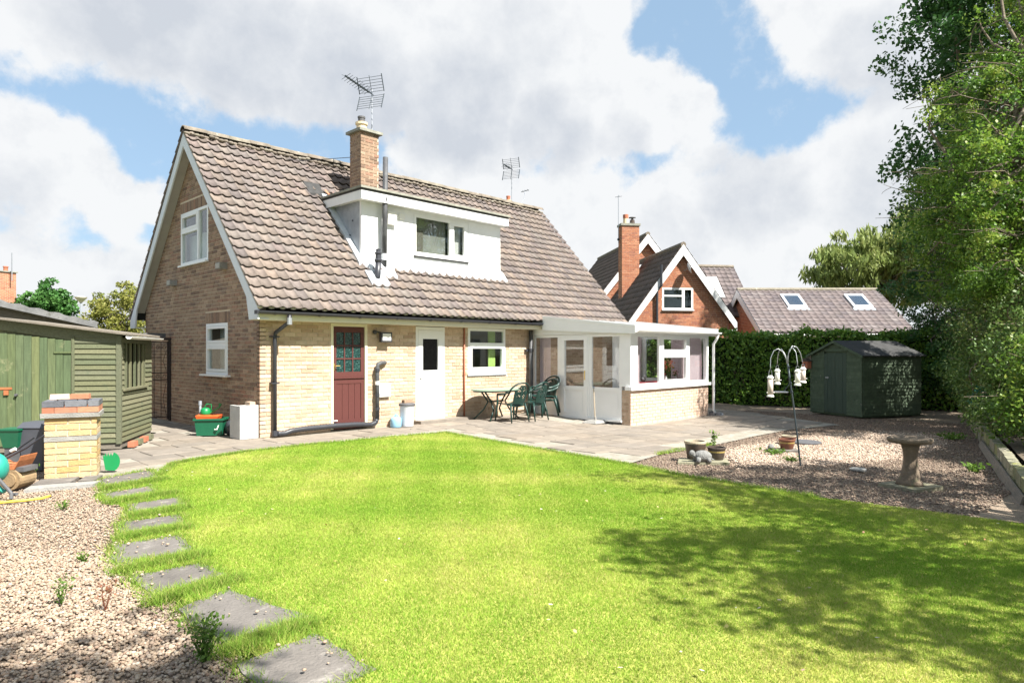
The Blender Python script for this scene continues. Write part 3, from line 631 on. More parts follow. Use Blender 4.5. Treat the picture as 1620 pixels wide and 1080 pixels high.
# eaves
B('fascia', 'cream', roof, -.19, 7.12, -.365, -.345, 2.07, 2.21); B('eaves_soffit', 'cream', roof, -.19, 7.12, -.344, -.012, 2.075, 2.09); B('far_fascia', 'cream', roof, 7.125, 10.75, -.365, -.345, 2.07, 2.21)
mb = MB()
for i in range(34):        # eaves filler mortar under the tile rolls
    mb.ball((-.2 + (i + .12) * cover, -.385, 2.288), .06, .03, .026, 7, 5, .2, i)
mb.build('eaves_bedding', 'cream', roof, smooth=True, kind='stuff')
def half_round(x0, x1, y, z, r, n=8, th=.006):
    m_ = MB(); vs = []
    for xx in (x0, x1):
        for rr in (r, r - th):
            for i in range(n + 1): a = math.pi + math.pi * i / n; vs.append((xx, y + rr * math.cos(a), z + rr * math.sin(a)))
    k = n + 1; fs = []
    for i in range(n): fs += [(i, i + 1, 2 * k + i + 1, 2 * k + i), (k + i, 3 * k + i, 3 * k + i + 1, k + i + 1), (i, k + i, k + i + 1, i + 1), (2 * k + i, 2 * k + i + 1, 3 * k + i + 1, 3 * k + i)]
    fs += [(0, 2 * k, 3 * k, k), (n, k + n, 3 * k + n, 2 * k + n)]
    return m_.add(vs, fs)
gut = half_round(-.25, 7.13, -.425, 2.225, .058).build('gutter', 'black_plastic', house, smooth=False)
for i in range(9):
    half_round(.05 + i * .86, .09 + i * .86, -.425, 2.225, .066).build('bracket', 'black_plastic', gut)
B('stop_end', 'black_plastic', gut, 7.13, 7.15, -.49, -.36, 2.15, 2.24); B('stop_end', 'black_plastic', gut, -.27, -.25, -.485, -.365, 2.165, 2.23)
# downpipe with swan neck
dp = MB().tube([(.34, -.425, 2.17), (.34, -.425, 2.05), (.24, -.10, 1.86), (.24, -.08, 1.75), (.24, -.08, .1)], .036, 10).build('downpipe', 'black_plastic', house, smooth=True)
MB().tube([(.34, -.425, 2.12), (.34, -.425, 2.0)], .046, 10).build('outlet', 'steel', dp)
for z in (1.78, .95): B('pipe_clip', 'black_plastic', dp, .17, .31, -.125, 0, z, z + .025)
MB().tube([(.24, -.08, .12), (.24, -.085, .02)], .05, 10).build('shoe', 'black_plastic', dp)
pts = [(.28, -.09, .06), (.42, -.10, .055), (.55, -.1, .09), (.8, -.1, .105), (1.5, -.1, .11), (1.9, -.1, .10), (2.25, -.1, .07), (2.36, -.1, .10), (2.40, -.1, .2)]
mb = MB(); full = []
for i in range(len(pts) - 1):
    a, b = Vector(pts[i]), Vector(pts[i + 1]); k = max(2, int((b - a).length / .03))
    for j in range(k): full.append(a.lerp(b, j / k))
MB().tube(full, [.052 if i % 2 else .044 for i in range(len(full))], 10).build('drain_hose', 'black_plastic', house, smooth=True)
wp = MB().tube([(2.40, -.1, .15), (2.40, -.1, 1.2), (2.42, -.1, 1.27), (2.50, -.1, 1.30), (2.62, -.05, 1.30), (2.66, .03, 1.30)], .042, 10).build('waste_pipe', 'soil_pipe', house, smooth=True)
for z in (.35, .62, 1.12): MB().tube([(2.40, -.1, z), (2.40, -.1, z + .06)], .051, 10).build('collar', 'black_plastic', wp)
MB().tube([(2.40, -.1, .86), (2.40, -.1, .93)], .046, 10).build('tape', 'white', wp)
o = B('meter_box', 'off_white', house, 2.47, 2.75, -.06, 0, .60, .88); B('meter_lid', 'off_white', o, 2.475, 2.745, -.068, -.061, .606, .874)
rp = MB().tube([(4.80, -.04, 2.06), (4.80, -.04, .03)], .019, 8).build('rising_pipe', 'copper', house, smooth=True)
for z in (.4, 1.0, 1.6): B('pipe_clip', 'copper', rp, 4.775, 4.825, -.06, 0, z, z + .02)
sp = MB().tube([(6.97, -.11, 2.06), (6.97, -.11, -.05)], .055, 12).build('corner_pipe', 'soil_pipe', house, smooth=True)
MB().tube([(6.97, -.11, 1.52), (6.97, -.11, 1.60)], .068, 12).build('collar', 'black_plastic', sp); B('pipe_bracket', 'black_plastic', sp, 6.83, 7.06, -.08, -.01, 1.53, 1.58)
# flood light, vents
fl = B('flood_light', 'black_plastic', house, 2.46, 2.72, -.16, -.08, 1.72, 1.92); B('lens', 'lamp_lens', fl, 2.49, 2.69, -.166, -.161, 1.75, 1.89)
MB().tube([(2.5, -.1, 1.9), (2.42, -.05, 1.93), (2.40, 0, 1.93)], .02, 8).build('arm', 'black_plastic', fl); MB().ball((2.37, -.06, 1.92), .045, .05, .045).build('sensor', 'black_plastic', fl, smooth=True)
o = B('air_vent', 'buff_brick', house, 3.03, 3.25, -.015, .0, 1.93, 2.06)
for i in range(4): B('slat', 'mortar', o, 3.04, 3.24, -.022, -.016, 1.945 + i * .028, 1.957 + i * .028)
for (y, z) in ((4.05, 3.02), (1.45, 3.16)):
    o = MB().box(-.15, 0, y - .11, y + .11, z - .06, z + .06).build('gable_vent', 'concrete', house)
    MB().box(-.156, -.151, y - .09, y + .09, z - .045, z + .045).build('grille', 'soffit', o)
# --- stable door
door = link('stable_door', None, house)
mb = MB(); mb.pbox(Pr, 1.40, 1.455, .03, 2.07, -.09, .02); mb.pbox(Pr, 2.165, 2.22, .03, 2.07, -.09, .02); mb.pbox(Pr, 1.455, 2.165, 2.015, 2.07, -.09, .019); mb.build('door_frame', 'cream', door)
mb = MB(); mb.pbox(Pr, 1.46, 1.535, 1.03, 2.01, -.05, -.01); mb.pbox(Pr, 2.085, 2.16, 1.03, 2.01, -.05, -.01); mb.pbox(Pr, 1.535, 2.085, 1.90, 2.01, -.05, -.011); mb.pbox(Pr, 1.535, 2.085, 1.03, 1.13, -.05, -.011)
for u in (1.705, 1.89): mb.pbox(Pr, u, u + .025, 1.13, 1.90, -.045, -.012)
for z in (1.375, 1.63): mb.pbox(Pr, 1.535, 2.085, z, z + .025, -.044, -.013)
up_ = mb.build('upper_leaf', 'maroon', door)
for i, u in enumerate((1.535, 1.73, 1.915)):
    for z in (1.13, 1.40, 1.655):
        mb = MB(); mb.pbox(Pr, u - .003, u + .175, z - .003, z + .248, -.034, -.028); mb.build('pane', 'glass_obscure', door)
mb = MB(); mb.pbox(Pr, 1.46, 2.16, 1.0, 1.028, -.05, .012); mb.build('weather_bar', 'maroon', door)
mb = MB(); mb.pbox(Pr, 1.46, 1.53, .06, .995, -.05, -.01); mb.pbox(Pr, 2.09, 2.16, .06, .995, -.05, -.01); mb.pbox(Pr, 1.53, 2.09, .90, .995, -.05, -.011); mb.pbox(Pr, 1.53, 2.09, .06, .20, -.05, -.011); lw = mb.build('lower_leaf', 'maroon', door)
for i in range(4): mb = MB(); mb.pbox(Pr, 1.533 + i * .139, 1.533 + i * .139 + .133, .20, .90, -.05, -.019); mb.build('board', 'maroon', door)
mb = MB(); mb.pbox(Pr, 1.455, 2.165, .03, .058, -.09, .05); mb.build('threshold', 'maroon', door)
mb = MB(); mb.pbox(Pr, 1.475, 1.50, 1.16, 1.30, -.009, .0); hd = mb.build('handle_plate', 'brass', door); MB().tube([(1.487, -.0, 1.25), (1.487, -.05, 1.25), (1.58, -.05, 1.25)], .009, 6).build('handle', 'brass', door)
B('latch', 'white', door, 1.43, 1.54, -.028, -.021, .185, .205)
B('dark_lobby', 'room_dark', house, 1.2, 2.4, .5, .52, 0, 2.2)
# --- white door
door = link('white_door', None, house)
mb = MB(); mb.pbox(Pr, 3.44, 3.50, .03, 2.06, -.09, .015); mb.pbox(Pr, 4.18, 4.24, .03, 2.06, -.09, .015); mb.pbox(Pr, 3.50, 4.18, 1.99, 2.06, -.09, .014); mb.build('door_frame', 'white', door)
mb = MB(); mb.pbox(Pr, 3.505, 3.625, .06, 1.985, -.06, .02); mb.pbox(Pr, 4.055, 4.175, .06, 1.985, -.06, .02); mb.pbox(Pr, 3.625, 4.055, 1.80, 1.985, -.06, .019); mb.pbox(Pr, 3.625, 4.055, .97, 1.12, -.06, .019); mb.pbox(Pr, 3.625, 4.055, .06, .20, -.06, .019); lf = mb.build('door_leaf', 'white', door)
mb = MB(); mb.pbox(Pr, 3.62, 4.06, 1.115, 1.805, -.03, -.022); mb.build('pane', 'glass_dark', door)
mb = MB(); mb.pbox(Pr, 3.62, 4.06, .195, .975, -.05, .006); mb.build('panel', 'white', door)
mb = MB(); mb.pbox(Pr, 3.53, 3.555, .86, 1.08, .021, .03); hp = mb.build('handle_plate', 'steel', door); MB().tube([(3.542, -.03, 1.0), (3.542, -.07, 1.0), (3.64, -.07, 1.0)], .009, 6).build('handle', 'steel', door)
B('door_step', 'slab', house, 3.35, 4.75, -.30, -.012, -.02, .06)
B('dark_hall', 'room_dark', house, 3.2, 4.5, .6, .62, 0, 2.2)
# --- windows
w_ = window(Pr, 4.94, 6.16, 1.02, 2.07, house, [(5.0, 6.10, 1.10, 1.66, .06), (5.0, 6.10, 1.735, 2.01)], fw=.065, sill=.02, sillmat='white', sill_d=.03)
bar(Pr, w_, 'white', 5.005, 6.095, 1.662, 1.733, -.049, .026); B('under_sill', 'lead', w_, 4.92, 6.18, -.04, .0, .965, .982)
B('curtain', 'curtain_green', w_, 5.75, 5.98, .16, .18, 1.0, 2.05); B('curtain', 'curtain_lilac', w_, 5.15, 5.30, .8, .82, .9, 2.0)
w_ = window(Pg, 1.32, 2.35, 1.08, 2.08, house, [(1.375, 2.295, 1.14, 1.62, .045), (1.375, 2.295, 1.70, 2.02, .045)], sill=.12, sill_d=.09)
bar(Pg, w_, 'white', 1.376, 2.294, 1.622, 1.698, -.049, .02)
B('net_curtain', 'curtain', w_, .25, .26, 1.95, 2.3, .9, 2.1)
w_ = window(Pg, 2.25, 3.71, 3.36, 4.47, house, [(2.31, 2.72, 3.42, 4.41), (2.79, 3.65, 3.42, 4.03), (2.79, 3.65, 4.10, 4.41, .045)], sill=.02, sill_d=.06)
bar(Pg, w_, 'white', 2.722, 2.788, 3.421, 4.409, -.048, .02); bar(Pg, w_, 'white', 2.79, 3.649, 4.032, 4.098, -.047, .022)
B('net_curtain', 'curtain', w_, .20, .21, 2.2, 3.8, 3.2, 4.02); B('net_curtain', 'curtain', w_, .202, .212, 2.2, 2.75, 4.03, 4.5)
# --- dormer
dm = link('dormer', None, house)
Pd = plane((0, DY, 0), (1, 0, 0), (0, -1, 0))
dh = [(3.88, 5.50, 3.72, 4.62)]
mb = MB()
for a, b, z0, z1 in ((DX0, 3.88, 3.44, 4.70), (5.50, DX1, 3.44, 4.70), (3.88, 5.50, 3.44, 3.72), (3.88, 5.50, 4.62, 4.70)): mb.pbox(Pd, a, b, z0, z1, -.06, 0)
mb.build('front_wall', 'white_paint', dm)
for a, b in ((DX0 + .02, 2.98), (3.0, 3.86), (5.52, DX1 - .02)): mb = MB(); mb.pbox(Pd, a, b, 3.46, 4.66, .001, .012); mb.build('panel', 'white_paint', dm)
mb = MB(); mb.pbox(Pd, DX0 - .02, DX1 + .03, 3.40, 3.46, .0, .03); mb.build('bottom_rail', 'white_paint', dm)
for x0, x1 in ((DX0, DX0 + .05), (DX1 - .05, DX1)):
    MB().prism([(x0, DY + .061, zr(DY) - .1), (x0, DY + .061, 4.70), (x0, 2.0, 4.70), (x0, 2.0, zr(2.0) - .1)], (x1 - x0, 0, 0)).build('cheek', 'lead', dm)
for y, z in ((.95, 4.32), (1.05, 4.02)): MB().tube([(DX0 - .012, y, z), (DX0, y, z)], .02, 8).build('stud', 'dark_steel', dm)
rf = B('flat_roof', 'felt', dm, DX0 - .17, DX1 + .04, DY - .26, 2.06, 4.865, 4.915)
mb = MB(); mb.box(DX0 - .19, DX1 + .08, DY - .29, DY - .20, 4.905, 4.95); mb.box(DX0 - .19, DX0 - .1, DY - .20, 2.06, 4.905, 4.949); mb.box(DX1 - .01, DX1 + .08, DY - .2, 2.06, 4.905, 4.949); mb.build('edge_trim', 'mortar_cap', dm)
B('fascia', 'white_paint', dm, DX0 - .16, DX1 + .05, DY - .25, DY - .225, 4.68, 4.863); B('side_fascia', 'white_paint', dm, DX0 - .16, DX0 - .135, DY - .224, 1.95, 4.68, 4.863); B('side_fascia', 'white_paint', dm, DX1 + .025, DX1 + .05, DY - .224, 1.95, 4.68, 4.863)
B('soffit', 'white_paint', dm, DX0 - .134, DX1 + .024, DY - .224, 1.9, 4.702, 4.72)
w_ = window(Pd, 3.88, 5.50, 3.72, 4.62, house, [(3.94, 4.92, 3.79, 4.56), (4.995, 5.44, 3.77, 4.57, .06)], fw=.06, gl='glass_dormer', sill=.02, sill_d=.05)
bar(Pd, w_, 'white', 4.922, 4.993, 3.78, 4.56, -.049, .02); mb = MB(); mb.pbox(Pd, 3.86, 5.52, 3.655, 3.684, 0, .03); mb.build('under_sill', 'lid_dark', w_)
B('curtain', 'curtain', w_, 5.2, 5.42, .80, .82, 3.7, 4.6); B('reflection_sheet', 'reflection_grey', w_, 3.95, 4.91, .76, .77, 3.75, 4.6); B('reflection_dark_board', 'room_dark', w_, 3.97, 4.22, .735, .75, 3.75, 4.3)  # pale sheet and dark board added to imitate the reflections in the pane
# flashing down the left cheek, across the sill and round the pipes
def slope_strip(x0, x1, y0, y1, up, name, mat, parent):
    mb = MB(); mb.hexa([(x0, y0, zr(y0) + .005), (x1, y0, zr(y0) + .005), (x1, y1, zr(y1) + .005), (x0, y1, zr(y1) + .005)], [(x0, y0, zr(y0) + up), (x1, y0, zr(y0) + up), (x1, y1, zr(y1) + up), (x0, y1, zr(y1) + up)]); return mb.build(name, mat, parent)
slope_strip(DX0 - .13, DX0 - .002, .50, 2.0, .095, 'flashing', 'lead_pale', dm); slope_strip(DX1 + .002, DX1 + .08, .50, 2.0, .095, 'flashing', 'lead_pale', dm)
mb = MB(); nn = 48
for i in range(nn):
    x0, x1 = DX0 - .05 + (DX1 - DX0 + .14) * i / nn, DX0 - .05 + (DX1 - DX0 + .14) * (i + 1) / nn; y0 = .46 + .014 * math.sin(i * 1.55) + .008 * random.random()
    mb.hexa([(x0, y0, zr(y0) + .01), (x1, y0, zr(y0) + .01), (x1, DY + .01, zr(DY) + .01), (x0, DY + .01, zr(DY) + .01)], [(x0, y0, zr(y0) + .088), (x1, y0, zr(y0) + .088), (x1, DY + .01, zr(DY) + .12), (x0, DY + .01, zr(DY) + .12)])
mb.build('apron_flashing', 'lead_pale', dm)
slope_strip(2.55, 3.18, .28, .56, .094, 'pipe_flashing', 'lead_pale', dm); slope_strip(2.40, 2.86, .08, .34, .094, 'flue_flashing', 'lead_pale', dm)
# soil pipe + boiler flue
sp = MB().tube([(2.99, .50, 3.30), (2.965, .42, 5.66)], .055, 14).build('soil_pipe', 'soil_pipe', house, smooth=True)
MB().tube([(2.988, .495, 3.48), (2.986, .489, 3.62)], .058, 14).build('sleeve', 'lead_pale', sp); MB().tube([(2.97, .44, 4.72), (2.97, .44, 4.80)], .064, 14).build('collar', 'soil_pipe', sp)
fl = MB().tube([(2.60, .24, 3.0), (2.63, .22, 3.08), (2.645, .22, 3.4)], .062, 14).build('boiler_flue', 'black_plastic', house, smooth=True)
MB().lathe([(.07, 0), (.085, .03), (.085, .05), (.065, .07), (.06, .16), (.075, .17), (.075, .2), (.05, .22), (.05, .27), (.02, .28)], (2.645, .22, 3.38), 14).build('terminal', 'black_plastic', fl)
for i, (x, y, mat) in enumerate(((3.35, .6, 0),)): pass
ob = B('alarm_box', 'off_white', dm, 3.12, 3.34, DY - .10, DY - .013, 4.28, 4.56); B('junction_box', 'off_white', dm, 3.45, 3.60, DY - .05, DY - .013, 4.45, 4.56)
slope_strip(2.05, 2.45, 1.98, 2.25, .086, 'broken_tile', 'felt', roof)
o = link('orange_tile', tile_mesh(cover, gauge + .05, .021).mesh('orange_tile', M['orange_tile'], True, False), roof); o.matrix_local = frame_matrix((2.55, 2.0, zr(2.0) + .01), (1, 0, 0), upv)
o = link('orange_tile', o.data, roof); o.matrix_local = frame_matrix((4.85, 1.98, zr(1.98) + .03), (1, 0, 0), upv)
# --- chimneys
def chimney(x0, y0, sx, sy, z0, z1, parent, mat, pots, ind=0, capm='mortar_cap', nm='chimney'):
    ch = link(nm, None, parent)
    B('stack_core', 'mortar', ch, x0 + .008, x0 + sx - .008, y0 + .008, y0 + sy - .008, z0, z1)
    faces = [((x0, y0 + .008, 0), (1, 0, 0), (0, -1, 0), sx), ((x0 + .008, y0, 0), (0, 1, 0), (-1, 0, 0), sy), ((x0, y0 + sy - .008, 0), (1, 0, 0), (0, 1, 0), sx), ((x0 + sx - .008, y0, 0), (0, 1, 0), (1, 0, 0), sy)]
    for i, (o_, u, n_, ln) in enumerate(faces):
        Pc = plane(o_, u, n_); bs = courses(z0, z1, lambda z: [(.0 if i % 2 == 0 else .03, ln - (0 if i % 2 == 0 else .03))], phase=i % 2)
        brickwork(Pc, u, n_, bs, mat, ch, ind, .008, .02)
    cp = MB().box(x0 - .07, x0 + sx + .07, y0 - .07, y0 + sy + .07, z1, z1 + .06).build('cap', capm, ch)
    for px, py, r, h, pm_, cowl in pots:
        pt = MB().lathe([(r, 0), (r * .9, h * .7), (r * .9, h * .72), (r * 1.12, h * .78), (r * 1.12, h), (r * .8, h)], (px, py, z1 + .055), 14).build('pot', pm_, ch, smooth=False)
        if cowl: MB().lathe([(r * .62, -.02), (r * .62, .10), (r * .7, .10), (r * .7, .14), (r * .4, .15)], (px, py, z1 + .055 + h), 12).build('cowl', cowl, ch)
    return ch
ch = chimney(3.06, 1.5, .48, .45, 4.7, 6.5, house, 'brown_brick', [(3.24, 1.75, .125, .22, 'buff_pot', 'lid_dark')])
B('dark_patch', 'lid_dark', ch, 3.36, 3.44, 1.494, 1.4995, 4.95, 5.22)
chimney(9.95, 3.65, .48, .42, 4.9, 6.30, house, 'brown_brick', [(10.2, 3.85, .10, .10, 'buff_pot', 'terracotta')], nm='second_chimney')
# --- aerials (bolted on the chimneys)
def aerial(name, label, base, top, boomdir, length, panel, group=None, lean=0, mast_r=.014):
    t = thing(name, label, 'aerial', base)
    h = top - base[2]; MB().tube([(0, 0, 0), (lean, 0, h)], mast_r, 6).build('mast', 'alu', t)
    bd = Vector(boomdir).normalized(); sd_ = bd.cross(Z3).normalized(); o_ = Vector((lean, 0, h - .12))
    MB().tube([o_ - bd * .06, o_ + bd * length], .012, 6).build('boom', 'dark_steel', t)
    k = int(length / .10)
    for i in range(k):
        p = o_ + bd * (.16 + i * .10); e = MB()
        e.tube([p - bd * .025, p + bd * .025], .024, 6)
        for sx in (-1, 1):
            for sz in (-1, 1): e.tube([p, p + sd_ * sx * .11 + Z3 * sz * .05], .0045, 4)
        e.build('director', 'dark_steel', t)
    for sz in (-1, 1):
        pn = MB(); a0 = o_ + Z3 * sz * .03; dirp = (Z3 * sz + bd * .35).normalized()
        for i in range(6): q = a0 + dirp * (panel * (i + .3) / 6); pn.tube([q - sd_ * panel * .85, q + sd_ * panel * .85], .005, 4)
        for s_ in (-.85, 0, .85): pn.tube([a0 + sd_ * s_ * panel, a0 + dirp * panel + sd_ * s_ * panel], .011 if s_ else .006, 4)
        pn.build('reflector', 'dark_steel', t)
    return t
bd = -1.12 * FW - .39 * RT
aerial('tv_aerial', 'large tv aerial with reflector panels on the chimney beside the dormer', (3.50, 1.72, 6.54), 7.62, bd, 1.05, .38)
aerial('tv_aerial', 'slim tv aerial standing behind the ridge by the small far chimney', (10.05, 3.55, 5.9), 7.50, (-.9, -.35, .0), .55, .33, mast_r=.012)
t = thing('bent_aerial', 'small aerial on a bent arm leaning from the far chimney', 'aerial', (10.52, 3.80, 6.1)); MB().tube([(-.07, 0, 0), (.0, 0, .08), (.28, -.1, .48), (.32, -.1, .75)], .012, 6).build('arm', 'alu', t)
MB().tube([(.24, .0, .72), (.40, -.2, .78)], .012, 5).build('boom', 'dark_steel', t)
for i in range(3): MB().tube([(.28 + i * .05 - .1, -.05 - i * .06 - .06, .74 + i * .02), (.28 + i * .05 + .1, -.05 - i * .06 + .06, .74 + i * .02)], .005, 4).build('element', 'dark_steel', t)
MB().tube([(3.05, 1.75, 5.95), (2.2, 2.6, 5.86), (1.3, 3.3, 5.95)], .008, 5).build('cable', 'black_plastic', house)

# ================================================================ CONSERVATORY
cons = thing('conservatory', 'white lean-to conservatory on a pale brick dwarf wall', 'conservatory')
CX0, CX1, CY, CZ = 7.15, 10.70, -2.96, -.14
Ps = plane((CX0, 0, 0), (0, -1, 0), (-1, 0, 0)); Pf = plane((CX0, CY, 0), (1, 0, 0), (0, -1, 0)); Pe = plane((CX1, 0, 0), (0, -1, 0), (1, 0, 0))
FL = CX1 - CX0
mb = MB(); mb.box(CX0 + .01, CX1 - .01, CY + .01, CY + .12, CZ, .655); mb.box(CX0 + .01, CX0 + .12, CY + .12, CY + .24, CZ, .654); mb.box(CX1 - .12, CX1 - .01, CY + .12, -.02, CZ, .654); dw = mb.build('dwarf_wall', 'mortar_buff', cons)
Pf2 = plane((CX0, CY + .01, 0), (1, 0, 0), (0, -1, 0)); Ps2 = plane((CX0 + .01, 0, 0), (0, -1, 0), (-1, 0, 0)); Pe2 = plane((CX1 - .01, 0, 0), (0, -1, 0), (1, 0, 0))
brickwork(Pf2, (1, 0, 0), (0, -1, 0), courses(CZ, .65, lambda z: [(0, FL)]), 'pale_brick', dw, 300)
brickwork(Ps2, (0, -1, 0), (-1, 0, 0), courses(CZ, .65, lambda z: [(2.72, 2.945)], L=.1125, phase=1), 'buff_brick', dw, 40, name='return_brick')
brickwork(Pe2, (0, -1, 0), (1, 0, 0), courses(CZ, .65, lambda z: [(.03, 2.945)]), 'pale_brick', dw, 0, rest='end_brickwork')
B('floor', 'slab', cons, CX0 + .13, CX1 - .13, CY + .13, -.01, CZ, -.06)
mb = MB(); mb.pbox(Pf, -.06, FL + .06, .66, .735, -.12, .06); mb.build('front_sill', 'white', cons); mb = MB(); mb.pbox(Pe, .02, 2.90, .66, .735, -.12, .05); mb.build('end_sill', 'white', cons)
# front glazing
w_ = window(Pf, .20, FL - .03, .737, 1.93, cons, [(.26, 1.17, .80, 1.87), (1.29, 2.45, .80, 1.44, .055), (1.29, 2.45, 1.52, 1.87, .055), (2.57, 3.46, .80, 1.87)], 'front_window', .06, -.05, .012, 'white', 'glass_cons')
for u in (1.17, 2.45): bar(Pf, w_, 'white', u, u + .12, .80, 1.87, -.049, .016)
bar(Pf, w_, 'white', 1.291, 2.449, 1.44, 1.52, -.048, .014)
mb = MB(); mb.pbox(Pf, 0, .20, .737, 1.93, -.2, .012); mb.build('corner_post', 'white', cons)
mb = MB(); mb.pbox(Pf, FL - .03, FL, .737, 1.93, -.06, .012); mb.build('corner_post', 'white', cons)
# side: window, door, window
sw = cons
def panel_frame(P, u0, u1, z0, zm, z1, fw, d, name, par, gl, handle=False):
    mb = MB(); mb.pbox(P, u0, u0 + fw, z0, z1, -.05, d); mb.pbox(P, u1 - fw, u1, z0, z1, -.05, d); mb.pbox(P, u0 + fw, u1 - fw, z0, z0 + fw, -.05, d - .001); mb.pbox(P, u0 + fw, u1 - fw, z1 - fw, z1, -.05, d - .001); mb.pbox(P, u0 + fw, u1 - fw, zm, zm + .085, -.05, d - .001)
    o = mb.build(name, 'white', par)
    mb = MB(); mb.pbox(P, u0 + fw - .004, u1 - fw + .004, zm + .08, z1 - fw + .004, -.02, -.013); mb.build('pane', gl, o)
    mb = MB(); mb.pbox(P, u0 + fw - .004, u1 - fw + .004, z0 + fw - .004, zm + .004, -.03, -.006); mb.build('panel', 'white', o)
    mb = MB(); mb.pbox(P, u0 + fw + .06, u1 - fw - .06, z0 + fw + .05, zm - .05, -.0055, .0005); mb.build('raised_panel', 'white', o)
    return o
panel_frame(Ps, .03, .90, -.02, .62, 1.93, .06, .01, 'side_window', sw, 'glass_cons')
dr = panel_frame(Ps, .96, 1.76, -.02, .62, 1.90, .10, .03, 'side_door', sw, 'glass_cons')
panel_frame(Ps, 1.82, 2.72, -.02, .62, 1.93, .06, .01, 'side_window', sw, 'glass_cons')
mb = MB(); mb.pbox(Ps, .90, .96, -.02, 1.93, -.05, .018); mb.pbox(Ps, 1.76, 1.82, -.02, 1.93, -.05, .018); mb.pbox(Ps, .96, 1.76, 1.90, 1.93, -.05, .017); mb.build('door_frame', 'white', sw)
mb = MB(); mb.pbox(Ps, .02, 2.74, -.065, -.021, -.06, .06); mb.build('threshold', 'white', sw)
mb = MB(); mb.pbox(Ps, .02, 2.72, CZ, -.07, -.10, .0); mb.build('plinth', 'lid_dark', sw)
mb = MB(); mb.pbox(Ps, 2.72, 2.96, .737, 1.93, -.06, .013); mb.build('corner_panel', 'white', cons)
mb = MB(); mb.pbox(Ps, 1.68, 1.705, .86, 1.08, .031, .04); hp = mb.build('handle', 'brass', dr)
for z in (.05, .95, 1.72): mb = MB(); mb.pbox(Ps, .925, .955, z, z + .09, .019, .03); mb.build('hinge', 'white', dr)
# end wall glazing
w_ = window(Pe, .05, 2.90, .737, 1.93, cons, [(.11, .98, .80, 1.87), (1.08, 1.9, .80, 1.87), (2.0, 2.84, .80, 1.87)], 'end_window', .06, -.05, .012, 'white', 'glass_cons')
for u in (.98, 1.9): bar(Pe, w_, 'white', u, u + .10, .80, 1.87, -.049, .016)
# roof
rf = link('lean_to_roof', None, cons)
def cz(y): return 2.36 + (y + .45) * (.30 / 2.72)
mb = MB(); mb.hexa([(CX0 - .10, -3.14, cz(-3.14) - .03), (CX1 + .16, -3.14, cz(-3.14) - .03), (CX1 + .16, -.47, cz(-.47) - .03), (CX0 - .10, -.47, cz(-.47) - .03)],
                   [(CX0 - .10, -3.14, cz(-3.14)), (CX1 + .16, -3.14, cz(-3.14)), (CX1 + .16, -.47, cz(-.47)), (CX0 - .10, -.47, cz(-.47))]); mb.build('roof_sheet', 'polycarb', rf)
mb = MB(); mb.hexa([(CX0 + .02, -.468, cz(-.47) - .03), (CX1 + .16, -.468, cz(-.47) - .03), (CX1 + .16, -.05, 2.34), (CX0 + .02, -.05, 2.34)], [(CX0 + .02, -.468, cz(-.47)), (CX1 + .16, -.468, cz(-.47)), (CX1 + .16, -.05, 2.36), (CX0 + .02, -.05, 2.36)])
for i in range(6):
    x = CX0 + .0 + i * .72; MB().hexa([(x, -3.14, cz(-3.14)), (x + .05, -3.14, cz(-3.14)), (x + .05, -.48, cz(-.48)), (x, -.48, cz(-.48))], [(x, -3.14, cz(-3.14) + .02), (x + .05, -3.14, cz(-3.14) + .02), (x + .05, -.48, cz(-.48) + .02), (x, -.48, cz(-.48) + .02)]).build('glazing_bar', 'white', rf)
for x in (CX0 - .125, CX1 + .14):
    MB().prism([(x, -.45, cz(-.45) + .03), (x, -3.16, cz(-3.16) + .03), (x, -3.16, 1.92), (x, -.45, 2.05)], (.024, 0, 0)).build('side_fascia', 'white', rf)
    MB().prism([(x - .008, -.45, cz(-.45) + .05), (x - .008, -3.16, cz(-3.16) + .05), (x - .008, -3.16, cz(-3.16) - .0), (x - .008, -.45, cz(-.45) - .0)], (.04, 0, 0)).build('verge_trim', 'white', rf)
MB().prism([(CX0 - .05, -.03, 1.935), (CX0 - .05, -2.96, 1.935), (CX0 - .05, -2.96, 2.03), (CX0 - .05, -.45, 2.28), (CX0 - .05, -.03, 2.28)], (.1, 0, 0)).build('infill_panel', 'white', rf)
MB().box(CX0 + .06, CX1, -3.0, -2.9, 1.935, 2.03).build('eaves_beam', 'white', rf)
MB().box(CX1 - .05, CX1, -2.89, -.03, 1.935, 2.03).build('end_beam', 'white', rf)
gt = half_round(CX0 - .12, CX1 + .2, -3.19, 2.015, .06).build('gutter', 'white', cons)
MB().box(CX0 - .12, CX1 + .2, -3.129, -3.10, 1.94, 2.05).build('gutter_board', 'white', gt)
dp = MB().tube([(CX1 + .1, -3.19, 1.97), (CX1 + .1, -3.15, 1.85), (CX1 + .1, -3.06, 1.72), (CX1 + .1, -3.06, .0), (CX1 + .1, -3.12, -.08)], .034, 10).build('downpipe', 'white', cons, smooth=True)
o = thing('drain_blocks', 'dark blocks round the foot of the white conservatory downpipe', 'blocks', (CX1 + .1, -3.15, -.12))
for x, y, rz, s, mt in ((-.22, .0, .3, .2, 'lid_dark'), (.0, -.08, 1.2, .16, 'lead'), (.16, .03, .2, .18, 'concrete'), (.06, .18, .5, .17, 'lid_dark')):
    b = MB().hexa([(-s / 2, -.06, 0), (s / 2, -.06, 0), (s / 2, .06, 0), (-s / 2, .06, 0)], [(-s / 2 + .01, -.045, .07), (s / 2 - .015, -.05, .065), (s / 2 - .015, .05, .07), (-s / 2 + .01, .05, .075)]).build('block', mt, o); b.location = (x, y, 0); b.rotation_euler.z = rz
